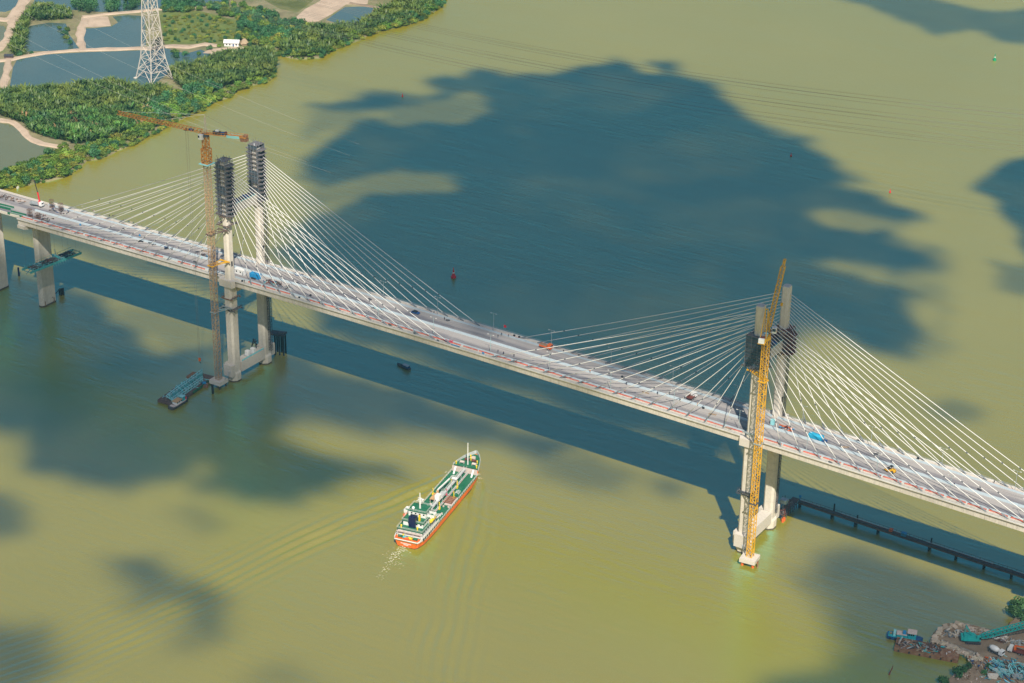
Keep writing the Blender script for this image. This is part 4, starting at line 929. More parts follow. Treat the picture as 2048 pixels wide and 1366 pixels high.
t2 = tier(-33.8, -22.0, 4.9, 8.6, 11.2)
t3 = tier(-29.2, -22.4, 4.3, 11.2, 14.0, over=0.3)
for sg in (-1, 1):
    mb = MB(); mb.b2(-27.2, -24.2, min(sg*4.6, sg*7.4), max(sg*4.6, sg*7.4), 11.2, 11.4); w_ = mb.build('bridge_wing', 'ship_green', t3)
    mb = MB(); mb.b2(-27.3, -24.1, min(sg*7.3, sg*7.5), max(sg*7.3, sg*7.5), 11.1, 12.5); mb.build('wing_bulwark', 'ship_white', w_)
    for x in (-27.3, -24.2): mb = MB(); mb.b2(x, x+0.15, min(sg*4.4, sg*7.3), max(sg*4.4, sg*7.3), 11.1, 12.5); mb.build('wing_bulwark', 'ship_white', w_)
mb = MB(); mb.b2(-22.42, -22.34, -3.9, 3.9, 12.5, 13.5); mb.build('bridge_windows', 'dark_glass', t3)
mb = MB(); mb.loft([[(x, y, z) for x, y in ((-35.6+dz, -1.6), (-32.4+dz, -1.6), (-32.4+dz, 1.6), (-35.6+dz, 1.6))] for z, dz in ((8.6, 0.6), (14.0, 0.3))]); fu = mb.build('funnel', 'navy', ship)
for y in (-0.8, 0.8): mb = MB(); mb.tube((-33.6, y, 13.9), (-33.8, y, 15.0), 0.35, n=8); mb.build('exhaust_pipe', 'black_steel', fu)
mb = MB(); mb.b2(-32.4, -31.6, -2.9, -2.1, 11.2, 14.2); mb.build('yellow_vent', 'ship_yellow', fu)
mb = MB(); mb.tube((-25.8, 0, 14.0), (-25.8, 0, 22.0), 0.45, 0.22, 8); ms = mb.build('signal_mast', 'ship_white', ship)
for z, w_ in ((17.6, 3.4), (19.4, 2.0)): mb = MB(); mb.bar((-25.8, -w_/2, z), (-25.8, w_/2, z), 0.22); mb.build('yard', 'ship_white', ms)
mb = MB(); mb.b2(-25.4, -24.0, -1.3, 1.3, 17.9, 18.15); mb.build('radar_scanner', 'ship_white', ms)
mb = MB(); mb.tube((-25.4, 0, 16.8), (-24.2, 0, 16.8), 0.5, n=8); mb.build('radar_platform', 'ship_white', ms)
mb = MB(); mb.ball((-28.4, 2.2, 15.1), 0.75); mb.tube((-28.4, 2.2, 13.9), (-28.4, 2.2, 14.6), 0.25); mb.build('satellite_dome', 'ship_white', ship, smooth=True)
# lifeboats and davits
for sg, m in ((-1, 'ship_yellow'), (1, 'orange_red')):
    mb = MB(); mb.loft([[(x, sg*6.6+y*w_, 9.6+z) for y, z in ((-1, 0.9), (-0.8, 0.1), (0, -0.3), (0.8, 0.1), (1, 0.9), (0, 1.4))] for x, w_ in ((-29.6, 0.15), (-28.6, 0.85), (-26.0, 0.95), (-24.2, 0.8), (-23.4, 0.1))]); lb = mb.build('lifeboat', m, ship)
    for x in (-28.4, -24.8): mb = MB(); mb.bar((x, sg*5.4, 8.7), (x, sg*6.4, 12.0), 0.25); mb.bar((x, sg*6.4, 12.0), (x, sg*6.9, 11.2), 0.2); mb.build('davit', 'ship_white', lb)
rng = random.Random(4)
for x, y, h_ in ((-36.9, 4.5, 1.4), (-36.2, -3.2, 1.3), (-33, 4.0, 1.6), (-38.6, 2.8, 1.1)): mb = MB(); mb.tube((x, y, 8.6 if x > -37.3 else 5.2), (x, y, (8.6 if x > -37.3 else 5.2)+h_), 0.32, n=8); mb.ball((x+0.15, y, (8.6 if x > -37.3 else 5.2)+h_), 0.5, 8, 5); mb.build('vent_cowl', 'ship_yellow', ship)
# mooring gear on the poop
for k, (x, y) in enumerate(((-39.6, -3.6), (-39.8, -1.2), (-39.6, 1.4), (-39.4, 3.8), (-40.4, 0.1))):
    mb = MB(); mb.tube((x, y-0.8, 5.95), (x, y+0.8, 5.95), 0.55, n=10); mb.b2(x-0.6, x+0.6, y-1.0, y-0.85, 5.2, 6.3); mb.b2(x-0.6, x+0.6, y+0.85, y+1.0, 5.2, 6.3); mb.build('mooring_winch', ('ship_green', 'ship_yellow', 'teal_steel', 'ship_green', 'orange_red')[k], ship)
mb = MB(); mb.b2(-38.6, -37.9, -6.2, 6.2, 7.6, 7.85); cb = mb.build('crosswalk', 'ship_pink', ship)
for y in (-5.8, -2, 2, 5.8): mb = MB(); mb.bar((-38.2, y, 5.2), (-38.2, y, 7.6), 0.22); mb.build('post', 'ship_white', cb)
# lettering on the transom: two short lines of white marks too small to read
for row, (z, w_, n) in enumerate(((4.0, 5.2, 12), (3.3, 2.4, 7))):
    for k in range(n):
        y = -w_/2+w_*(k+0.5)/n; mb = MB(); xz = -42.0+0.1*(6-z)-0.02
        mb.b2(xz-0.05, xz, y-w_/n*0.36, y+w_/n*0.36, z-0.2, z+(0.26 if k % 3 else 0.18)); mb.build('transom_lettering', 'ship_white', ship)
# catwalk with pipes down the middle
mb = MB(); mb.b2(-21.0, 28.3, -0.7, 0.7, 6.9, 7.05); cw = mb.build('catwalk', 'ship_grey', ship)
rl = MB()
for sg in (-1, 1):
    for zz in (7.55, 8.05): rl.bar((-21, sg*0.72, zz), (28.3, sg*0.72, zz), 0.07)
    for k in range(26): x = -20.8+k*1.96; rl.bar((x, sg*0.72, 7.0), (x, sg*0.72, 8.05), 0.07)
rl.build('catwalk_rail', 'ship_white', cw)
for k in range(9): x = -18.5+k*5.7; mb = MB(); mb.bar((x, -0.6, 4.7), (x, -0.6, 6.9), 0.2); mb.bar((x, 0.6, 4.7), (x, 0.6, 6.9), 0.2); mb.build('catwalk_support', 'ship_grey', cw)
for y, r_, m in ((-1.5, 0.22, 'ship_grey'), (-2.1, 0.18, 'ship_pink'), (1.5, 0.22, 'ship_grey'), (2.0, 0.16, 'ship_green')): mb = MB(); mb.tube((-20.5, y, 5.5), (28, y, 5.5), r_, n=8); mb.build('cargo_pipe', m, ship)
# manifold amidships
for x in (-3.0, -1.6, -0.2, 1.2, 2.6): mb = MB(); mb.tube((x, -6.0, 5.6), (x, -1.4, 5.6), 0.26, n=8); mb.tube((x, -6.05, 5.6), (x, -5.85, 5.6), 0.42, n=10); mb.build('manifold_pipe', 'ship_brown', ship)
mb = MB(); mb.b2(-4.2, 3.8, -6.4, -2.6, 4.7, 5.0); mb.build('drip_tray', 'ship_pink', ship)
mb = MB(); mb.b2(-5.6, -2.8, -0.9, 1.5, 7.05, 9.5); cr_ = mb.build('deck_cabin', 'ship_white', ship)
mb = MB(); mb.b2(-2.8, 1.8, -1.2, 1.2, 7.06, 8.2); mb.build('equipment_box', 'ship_grey', ship)
mb = MB(); mb.b2(-5.4, 0.6, 1.8, 4.2, 6.8, 7.1); pf = mb.build('hose_platform', 'ship_tan', ship)
for x in (-5, 0.2):
    for y in (2.0, 4.0): mb = MB(); mb.bar((x, y, 4.7), (x, y, 6.8), 0.22); mb.build('post', 'ship_pink', pf)
mb = MB(); mb.tube((1.2, 2.9, 4.7), (1.2, 2.9, 8.4), 0.6, n=10); hc = mb.build('hose_crane', 'ship_tan', ship)
mb = MB(); mb.bar((1.2, 2.9, 8.6), (11.6, 1.2, 9.6), 0.5, 0.6); mb.build('crane_boom', 'ship_white', hc)
for x, y, h_, m in ((2.6, 5.9, 3.6, 'ship_yellow'), (3.0, -4.6, 3.8, 'ship_yellow'), (-8.0, -1.9, 3.4, 'ship_yellow'), (-8.8, -2.3, 2.6, 'ship_yellow'), (13.6, -1.9, 3.4, 'ship_yellow'), (12.6, -2.2, 2.8, 'ship_yellow'), (14.6, 1.6, 3.0, 'ship_yellow'), (4.6, -0.2, 3.4, 'pink_red')):
    mb = MB(); mb.tube((x, y, 4.66), (x, y, 4.66+h_), 0.24, n=8); mb.bar((x, y, 4.6+h_), (x-1.1, y-0.3, 4.6+h_+0.3), 0.22); mb.b2(x-0.5, x+0.5, y-0.4, y+0.4, 4.66, 5.5); mb.build('foam_monitor', m, ship)
mb = MB(); mb.b2(14.0, 15.8, -1.3, 1.3, 8.1, 8.4); mb.bar((14.9, -1.2, 7.05), (14.9, -1.2, 8.1), 0.2); mb.bar((14.9, 1.2, 7.05), (14.9, 1.2, 8.1), 0.2); mb.build('monitor_platform', 'ship_white', ship)
for x, y in ((-15, 4.4), (-15.5, -4.2), (8.6, 4.4), (8.2, -4.4), (-13, 4.6), (20.5, 3.4)):
    hb_ = MB()
    for a in range(5): w_ = -1.4+a*0.7; hb_.path([(x+w_, y-1.0, 4.66), (x+w_, y-0.9, 5.4), (x+w_, y, 5.7), (x+w_, y+0.9, 5.4), (x+w_, y+1.0, 4.66)], 0.06, 4)
    for yy, zz in ((-0.9, 5.4), (0, 5.7), (0.9, 5.4)): hb_.bar((x-1.45, y+yy, zz), (x+1.45, y+yy, zz), 0.08)
    hb_.build('hatch_guard', 'ship_white', ship)
for k in range(14):
    x, y = rng.uniform(-17, 26), rng.choice((-1, 1))*rng.uniform(2.8, 6.2); mb = MB(); mb.tube((x, y, 4.66), (x, y, 5.25), rng.uniform(0.3, 0.6), n=10); mb.build('tank_hatch', rng.choice(('ship_green', 'ship_white', 'ship_pink', 'ship_yellow')), ship)
mb = MB(); mb.bar((-19.4, -4.4, 5.3), (-12.2, -5.2, 5.3), 0.7, 0.25); mb.build('gangway', 'ship_pink', ship)
# rails along the main deck edge
for sg in (-1, 1):
    rl = MB()
    for zz in (5.2, 5.75): rl.bar((-19.6, sg*7.0, zz), (27.6, sg*6.75, zz), 0.08)
    for k in range(25): x = -19.4+k*1.95; rl.bar((x, sg*(7.0-0.25*max(0, (x-10)/18)), 4.66), (x, sg*(7.0-0.25*max(0, (x-10)/18)), 5.75), 0.09)
    rl.build('deck_rail', 'ship_white', ship)
# forecastle gear
mb = MB(); mb.tube((31.2, 0, 7.45), (31.2, 0, 19.2), 0.33, 0.2, 8); mb.build('foremast', 'ship_white', ship)
for k, (x, y, m) in enumerate(((34.6, -1.8, 'rust_red'), (34.6, 1.8, 'rust_red'), (31.6, -3.2, 'ship_pink'), (31.4, 3.0, 'ship_pink'))): mb = MB(); mb.tube((x, y-0.9, 8.2), (x, y+0.9, 8.2), 0.6, n=10); mb.b2(x-0.7, x+0.7, y-1.1, y-0.95, 7.45, 8.6); mb.b2(x-0.7, x+0.7, y+0.95, y+1.1, 7.45, 8.6); mb.build('windlass', m, ship)
for x, y in ((29.6, 5.4), (29.4, -5.3), (33.6, -3.9), (35.4, 0.1), (37.8, 1.2)): mb = MB(); mb.tube((x, y, 7.45), (x, y, 8.7), 0.3, n=8); mb.ball((x, y, 8.8), 0.42, 8, 5); mb.build('bollard', 'ship_yellow', ship)
mb = MB(); mb.loft([[(x, y*w_, z) for y, z in ((-1, 7.46), (1, 7.46), (1, 7.9), (-1, 7.9))] for x, w_ in ((37.0, 1.6), (39.2, 0.8))]); mb.build('bow_platform', 'ship_pink', ship)
for sg in (-1, 1): mb = MB(); mb.bar((27.2, sg*4.6, 7.5), (24.4, sg*4.6, 4.7), 0.8, 0.12); mb.build('stairway', 'ship_white', ship)
# stern and bow foam
def foam(label, spots, seed, smin=0.4, smax=1.5):
    rng = random.Random(seed); mb = MB()
    for (x, y, rx, n) in spots:
        for k in range(n):
            a, b = x+rng.gauss(0, rx), y+rng.gauss(0, rx); s = rng.uniform(smin, smax); e = rng.uniform(0.25, 0.6); th = rng.uniform(0, 6.28); c, d = math.cos(th), math.sin(th); pts = []
            m_ = 7
            for i in range(m_):
                t_ = 2*math.pi*i/m_; rr_ = rng.uniform(0.55, 1.0); u, v = s*rr_*math.cos(t_), s*e*rr_*math.sin(t_); pts.append((a+u*c-v*d, b+u*d+v*c, 0.34+rng.uniform(0, 0.04)))
            pts.append((a, b, 0.48)); mb.poly(pts, [(i, (i+1) % m_, m_) for i in range(m_)])
    return tag(mb.build('foam', 'foam', None), label, kind='stuff')
fs = [(*at(px, py)[:2], r_, n) for px, py, r_, n in ((803, 1096, 1.2, 40), (797, 1103, 1.3, 40), (791, 1110, 1.4, 36), (785, 1119, 1.5, 32), (779, 1130, 1.5, 26), (772, 1142, 1.4, 20), (764, 1154, 1.3, 12), (777, 1112, 1.6, 9), (794, 1128, 1.5, 9), (812, 1101, 1.1, 14))]
foam('white propeller wash churned up behind the tanker stern', fs, 3, 0.15, 0.6)
fs = [(*at(px, py)[:2], r_, n) for px, py, r_, n in ((956, 950, 0.5, 10), (960, 958, 0.5, 9), (958, 966, 0.5, 5), (853, 1069, 0.5, 6), (893, 945, 0.6, 5))]
foam('thin bow wave foam beside the tanker', fs, 5, 0.15, 0.6)

def boat_hull(mb, L, B, H, z0=-0.4, bow=0.35, stern=0.7):
    S = ((-0.5, stern, 1.05), (-0.4, 0.95, 1.0), (0.0, 1.0, 0.95), (0.28, 0.85, 1.0), (0.42, 0.5, 1.2), (0.5, 0.06, 1.4))
    mb.loft([[(x*L, -b*B/2, H*k), (x*L, -b*B/2*0.78, z0), (x*L, b*B/2*0.78, z0), (x*L, b*B/2, H*k)] for x, b, k in S])
    return mb
# sampan
sp = Vector(at(807, 735)); t = thing('river_boat', 'small dark wooden boat with a grey cabin crossing beneath the bridge', 'boat', sp, math.atan2(at(795, 729)[1]-at(822, 741)[1], at(795, 729)[0]-at(822, 741)[0]))
boat_hull(MB(), 9.5, 2.6, 0.9).build('hull', 'dark_steel', t)
mb = MB(); mb.loft([[(x*9.5, -b*1.2, 0.88), (x*9.5, b*1.2, 0.88), (x*9.5, b*1.2, 0.98), (x*9.5, -b*1.2, 0.98)] for x, b in ((-0.48, 0.7), (0, 0.95), (0.28, 0.8), (0.42, 0.45))]); mb.build('deck', 'brown_steel', t)
mb = MB(); mb.b2(-3.9, -0.4, -1.0, 1.0, 0.98, 2.1); cbn = mb.build('cabin', 'boat_blue', t)
mb = MB(); mb.loft([[(x, -1.15, 2.1), (x, 1.15, 2.1), (x, 0.7, 2.45), (x, -0.7, 2.45)] for x in (-4.1, -0.2)]); mb.build('cabin_roof', 'galvanised', cbn)
mb = MB(); mb.b2(0.6, 2.2, -0.7, 0.7, 0.98, 1.35); mb.build('cargo_cover', 'scaffold_net', t)
# buoys
def buoy(label, px, py, m, h_):
    t = thing('navigation_buoy', label, 'buoy', at(px, py))
    k = h_/6.0
    mb = MB(); mb.tube((0, 0, -0.6), (0, 0, 1.0*k), 1.5*k, 1.45*k, 14); mb.build('float', m, t)
    mb = MB(); mb.tube((0, 0, 1.0*k), (0, 0, 4.4*k), 0.95*k, 0.32*k, 10); tw_ = mb.build('tower', m, t)
    mb = MB(); mb.tube((0, 0, 2.7*k), (0, 0, 3.3*k), 0.66*k, 0.6*k, 10); mb.build('band', 'white_paint' if h_ > 4 else m, tw_)
    mb = MB(); mb.tube((0, 0, 4.4*k), (0, 0, 6.0*k), 0.3*k, 0.18*k, 8); mb.build('lantern', m, t)
buoy('large red conical navigation buoy floating beyond the middle of the bridge', 907, 555, 'buoy_red', 6.4)
buoy('green navigation buoy far out near the upper right', 1989, 121, 'buoy_green', 5.6)
buoy('tiny red marker buoy at the cloud shadow edge near the far bank', 805, 193, 'buoy_red', 2.6)
buoy('tiny red marker buoy high in the middle of the far river', 1582, 312, 'buoy_red', 2.6)
buoy('tiny red marker buoy right of the cloud shadow', 1780, 385, 'buoy_red', 2.6)

# ------------------------------------------------------------------ work barges by the left tower
def debris(par, n, x0, x1, y0, y1, z, mats, seed, L=(1, 4), name='steel_piece', th=(0.12, 0.35), zr=1.0):
    rng = random.Random(seed); pool = []
    for m in mats:
        for k in range(2): mb = MB(); mb.box((0, 0, 0), (1, rng.uniform(0.9, 1.0), 1)); pool.append(mb.mesh(name, m))
    for k in range(n):
        o = link(name, rng.choice(pool), par, (rng.uniform(x0, x1), rng.uniform(y0, y1), z+rng.uniform(0.1, zr)), rot=(rng.uniform(-.3, .3), rng.uniform(-.25, .25), rng.uniform(0, 3.14)), scale=(rng.uniform(*L), rng.uniform(*th), rng.uniform(*th)))
def flat_truss(par, a, b, hgt, n, m, name='steel_truss', ch=0.2):
    a, b = Vector(a), Vector(b); u = Vector((0, 0, hgt)); mb = MB(); mb.bar(a, b, ch); mb.bar(a+u, b+u, ch)
    for k in range(n): p, q = a.lerp(b, k/n), a.lerp(b, (k+1)/n); mb.bar(p, (p+q)/2+u, ch*0.7); mb.bar((p+q)/2+u, q, ch*0.7)
    mb.bar(a, a+u, ch*0.7); mb.bar(b, b+u, ch*0.7); return mb.build(name, m, par)
bpos = (Vector(at(337, 806))+Vector(at(408, 757)))/2; bdir = Vector(at(408, 757))-Vector(at(337, 806)); brz = math.atan2(bdir.y, bdir.x)
t = thing('work_barge', 'flat barge loaded with teal steel trusses moored by the left tower crane', 'barge', bpos, brz); Lb = bdir.length+5
mb = MB(); mb.loft([[(x, -5.6*k, 1.4), (x, -5.6*k, z), (x, 5.6*k, z), (x, 5.6*k, 1.4)] for x, k, z in ((-Lb/2, 0.9, 0.4), (-Lb/2+2.5, 1, -0.6), (Lb/2-2.5, 1, -0.6), (Lb/2, 0.95, 0.4))]); mb.build('hull', 'brown_steel', t)
mb = MB(); mb.b2(-Lb/2+0.6, Lb/2-0.6, -5.4, 5.4, 1.4, 1.5); mb.build('deck', 'brown_steel', t)
rng = random.Random(2)
for k in range(5): flat_truss(t, (-Lb/2+1+k*1.3, -3.6+k*1.5, 1.6), (Lb/2-8+k*2.2, -3.2+k*1.6, 1.7), 1.6, 10, ('teal_pale', 'teal_pale', 'teal_steel')[k % 3], ch=0.34)
for k in range(22): mb = MB(); x = -Lb/2+1.5+k*(Lb-8)/22; mb.bar((x, rng.uniform(-4.2, -2.0), rng.uniform(1.9, 3.4)), (x+rng.uniform(2, 7), rng.uniform(2, 4.4), rng.uniform(1.8, 3.2)), 0.42); mb.build('steel_beam', ('teal_pale', 'teal_pale', 'galvanised', 'teal_steel')[k % 4], t)
for k in range(4): mb = MB(); x = -3+k*2.4; mb.tube((x, 1.6, 1.9), (x+0.6, 4.9, 1.9), 0.55, n=8); mb.build('pipe_section', 'teal_steel', t)
mb = MB(); mb.b2(-2, Lb/2-2, -5.78, -5.62, 0.5, 1.9); mb.build('green_side_fender', 'ship_green', t)
mb = MB(); mb.b2(2.5, 6.5, -1.6, 1.8, 1.5, 2.6); mb.build('winch_house', 'black_steel', t)
debris(t, 46, -Lb/2+1, Lb/2-2, -5, 5, 1.55, ('rust', 'teal_pale', 'teal_pale', 'rust_red', 'galvanised'), 5, (0.8, 3.0))
mb = MB(); mb.b2(Lb/2-7, Lb/2-1, 5.7, 8.0, 0.2, 1.5); mb.build('side_pontoon', 'rust', t)
tp_ = (Vector(at(340, 820))+Vector(at(377, 797)))/2; td_ = Vector(at(377, 797))-Vector(at(340, 820))
t = thing('tug_boat', 'small blue tug with an orange tan roof moored against the work barge', 'boat', tp_, math.atan2(td_.y, td_.x))
boat_hull(MB(), 14.5, 4.6, 1.3).build('hull', 'dark_steel', t)
mb = MB(); mb.loft([[(x, -b, 1.28), (x, b, 1.28), (x, b, 1.38), (x, -b, 1.38)] for x, b in ((-6.2, 1.4), (-3, 1.85), (3, 1.7), (5.2, 1.1))]); mb.build('deck', 'ship_pink', t)
mb = MB(); mb.b2(-3.6, 0.6, -1.4, 1.4, 1.38, 3.0); cb = mb.build('cabin', 'white_paint', t)
mb = MB(); mb.b2(-4.0, 1.0, -1.7, 1.7, 3.0, 3.2); mb.build('cabin_roof', 'ship_tan', cb)
for y in (-1.42, 1.42):
    for x in (-2.8, -1.4, 0): mb = MB(); mb.b2(x-0.4, x+0.4, y-0.05, y+0.05, 2.1, 2.7); mb.build('window', 'dark_glass', cb)
mb = MB(); mb.b2(1.4, 3.6, -1.1, 1.1, 1.38, 3.6); wh = mb.build('wheelhouse', 'boat_teal', t)
mb = MB(); mb.b2(1.2, 3.8, -1.3, 1.3, 3.6, 3.75); mb.build('wheelhouse_roof', 'teal_pale', wh)
mb = MB(); mb.b2(4.4, 5.2, -0.9, 0.9, 1.4, 2.3); mb.build('red_locker', 'buoy_red', t)
for k in range(5):
    for s in (-1, 1): mb = MB(); mb.tube((-5+k*2.2, s*2.05, 0.8), (-5+k*2.2, s*2.28, 0.8), 0.42, n=8); mb.build('tyre_fender', 'black_steel', t)
pp_ = (Vector(at(398, 772))+Vector(at(448, 778)))/2
t = thing('work_pontoon', 'rusty pontoon littered with steel at the foot of the orange tower crane', 'pontoon', (pp_.x-4.5, pp_.y+0.5, 0), rad(38))
mb = MB(); mb.b2(-9.0, 1.5, -3.4, 3.4, -0.6, 1.3); mb.build('hull', 'rust', t)
debris(t, 34, -8.6, 1.2, -3, 3, 1.35, ('rust', 'brown_steel', 'galvanised', 'rust_red', 'boat_blue', 'ship_pink'), 8, (0.7, 3.2), zr=0.8)
mb = MB(); mb.b2(-1.4, 0.4, -2.2, -0.6, 1.32, 2.3); mb.build('blue_drum_stack', 'tarp_blue', t)

# ------------------------------------------------------------------ suspended gantry by the left pier
ga, gb = Vector((-289.5, -21.5, 30.0)), Vector((-286.5, 15.0, 30.0)); gd = (gb-ga); t = thing('suspended_platform', 'teal steel work platform hung below the bridge deck across the left pier', 'platform', (ga+gb)/2, math.atan2(gd.y, gd.x))
Lg = gd.length
for y in (-3.4, 3.4): mb = MB(); mb.bar((-Lg/2, y, 0), (Lg/2, y, -0.3), 0.4, 1.3); mb.build('main_beam', 'teal_steel', t)
for k in range(13): x = -Lg/2+k*Lg/12; mb = MB(); mb.bar((x, -3.7, -0.02), (x, 3.7, -0.02), 0.25, 0.3); mb.build('cross_beam', 'teal_steel', t)
for k in range(11):
    x = -Lg/2+3.6+k*(Lg-7)/11; mb = MB(); mb.b2(x, x+2.4, -3.0, 3.0, 0.32, 0.42+0.1*(k % 3)); mb.build('deck_panel', ('brown_steel', 'scaffold_plank', 'teal_steel', 'scaffold_net', 'dark_steel')[k % 5], t)
for s in (-1, 1):
    for k in range(10): x = -Lg/2+2+k*(Lg-4)/9; mb = MB(); mb.bar((x, s*3.6, 0.3), (x, s*3.6, 1.7), 0.14); mb.build('rail_post', 'teal_pale', t)
    mb = MB(); mb.bar((-Lg/2+1, s*3.6, 1.7), (Lg/2-1, s*3.6, 1.7), 0.12); mb.build('hand_rail', 'teal_steel', t)
for k in range(9): x = 0+k*1.7-4; mb = MB(); mb.bar((x, -3.6, -0.3), (x+0.5, -3.6, -2.2), 0.14); mb.build('hanger', 'teal_pale', t)
for k in range(8): x = -Lg/2-2.6+k*0.9; mb = MB(); mb.bar((x, -3.2+0.5*k, 0.1), (x+3.2, -1.2+0.4*k, 0.3), 0.28); mb.build('loose_beam', ('galvanised', 'teal_pale', 'teal_steel')[k % 3], t)
debris(t, 60, -Lg/2+2, Lg/2-2, -3.0, 3.0, 0.55, ('rust_red', 'teal_pale', 'galvanised', 'dark_steel', 'brown_steel'), 12, (0.6, 2.6), zr=1.2)
for x in (-Lg*0.42, -Lg*0.12, Lg*0.15, Lg*0.4):
    for s in (-1, 1):
        w_ = MB(); w_.tube((x, s*3.4, 0.3), (x, s*3.4, 23.0), 0.04, n=4); w_.build('hanging_rope', 'wire', t)
# piles near the left pier
mb = MB(); mb.tube((0, 0, -3), (0, 0, 5.4), 0.55, n=10); tag(mb.build('mooring_pile', 'navy', None, at(38, 552)), 'single dark blue pile in the water left of the end pier', 'pile')
t = thing('mooring_dolphin', 'cluster of black piles with a walkway beam by the foot of the left end pier', 'dolphin', at(123, 590))
for x, y in ((-0.9, -0.6), (0.6, -0.8), (0, 0.7), (1.2, 0.6)): mb = MB(); mb.tube((x, y, -3), (x, y, 4.0+0.4*x), 0.42, n=8); mb.build('pile', 'black_steel', t)
e = Vector((-296.1, 2.0, 4.3))-Vector(at(123, 590)); mb = MB(); mb.bar((-0.5, 0, 4.0), (e.x, e.y, 3.6), 0.4); mb.build('walkway_beam', 'black_steel', t)
t = thing('tide_gauge', 'two thin rusty posts fixed at the foot of the left end pier', 'post', (-298, 0, 0))
for x, y in ((2.0, -3.6), (2.05, 3.2)): mb = MB(); mb.bar((x, y, -1), (x, y, 3.2), 0.3); mb.build('post', 'rust', t)

# ------------------------------------------------------------------ trestle jetty from the right tower
J0, J1 = Vector(at(1598, 1001, 3.4)), Vector(at(2048, 1150, 3.4)); J2 = J1+(J1-J0)*0.35
t = thing('trestle_walkway', 'long dark steel trestle walkway on piles running right from the right tower', 'trestle', (J0.x, J0.y, 0), math.atan2((J2-J0).y, (J2-J0).x)); LJ = (J2-J0).length
n = 14
for k in range(n):
    x0, x1 = LJ*k/n, LJ*(k+1)/n; mb = MB(); mb.b2(x0, x1-0.03, -1.1, 1.1, 3.0, 3.3); sp_ = mb.build('walkway_span', 'dark_steel', t)
    mb = MB()
    for s in (-1, 1): mb.bar((x0, s*1.1, 4.25), (x1, s*1.1, 4.25), 0.12); mb.bar((x0, s*1.1, 2.6), (x1, s*1.1, 2.6), 0.3, 0.7)
    for q in range(5): x = x0+(x1-x0)*q/5; mb.bar((x, -1.1, 3.3), (x, -1.1, 4.25), 0.1); mb.bar((x, 1.1, 3.3), (x, 1.1, 4.25), 0.1)
    mb.build('side_rail', 'brown_steel', sp_)
    if k % 4 != 1: mb = MB(); mb.tube((x0, 0.75, 3.55), (x1, 0.75, 3.55), 0.16, n=6); mb.build('service_pipe', 'galvanised', sp_)
for k in range(8):
    f = (Vector(at((1596, 1680, 1727, 1770, 1868, 1917, 1968, 2016)[k], 1030))).x-J0.x
    x = (0.6, 17.5, 29.5, 41.0, 66.5, 79.5, 93.0, 106.0)[k]
    for s in (-0.8, 0.8): mb = MB(); mb.tube((x, s, -3), (x, s, 3.0), 0.42, n=8); mb.build('pile', 'black_steel', t)
    if k in (1, 2, 4): mb = MB(); mb.tube((x, 1.6, -3), (x, 1.6, (6.8, 4.8, 5.6)[(1, 2, 4).index(k)]), 0.4, n=8); mb.build('tall_pile', 'black_steel', t)
mb = MB(); mb.b2(52.5, 54.8, -0.9, 0.7, 3.35, 4.9); mb.build('generator', 'tarp_blue', t)
mb = MB(); mb.b2(46.5, 48, -0.8, 0.8, 3.35, 4.6); mb.build('red_cabinet', 'orange_red', t)
mb = MB(); mb.ball((0.2, 0.6, 5.4), 0.7); mb.tube((0.2, 0.6, 3.3), (0.2, 0.6, 5.0), 0.2); mb.build('blue_tank', 'tarp_blue', t)
# jumble of purple brown scaffold tubes between tower and trestle
t = thing('tube_landing', 'purple brown tube scaffold landing stage at the foot of the right tower', 'landing stage', (151.5, 19.0, 0)); rng = random.Random(77)
for k in range(9):
    for s in (0, 1): x, y = -1.6+s*3.4+rng.uniform(-.2, .2), 1.0+k*2.2; mb = MB(); mb.tube((x, y, -2), (x, y, rng.uniform(4.5, 9.5) if k < 5 else 3.6), 0.16, n=6); mb.build('upright', 'rust_red' if k % 2 else 'dark_steel', t)
for z in (2.2, 3.4, 6.0):
    for s in (-1.6, 1.8): mb = MB(); mb.bar((s, 0.5, z), (s, 19 if z < 5 else 10, z+rng.uniform(-.2, .2)), 0.2); mb.build('ledger', 'rust_red', t)
for k in range(7): mb = MB(); mb.bar((-1.6, 1+k*2.2, rng.uniform(2, 5)), (1.8, 2+k*2.2, rng.uniform(2, 7)), 0.16); mb.build('brace', ('rust_red', 'galvanised', 'teal_steel')[k % 3], t)
mb = MB(); mb.b2(-1.7, 1.9, 0.6, 19.0, 3.45, 3.6); mb.build('plank_deck', 'brown_steel', t)
mb = MB(); mb.b2(-0.6, 2.4, 2.0, 4.8, 8.6, 10.6); mb.build('hoist_cage', 'galvanised', t)
for k in range(2): mb = MB(); mb.tube((2.2, 0.8+k*1.4, -2), (2.2, 0.8+k*1.4, 1.6), 0.65, n=10); mb.build('fender_drum', 'orange_red', t)

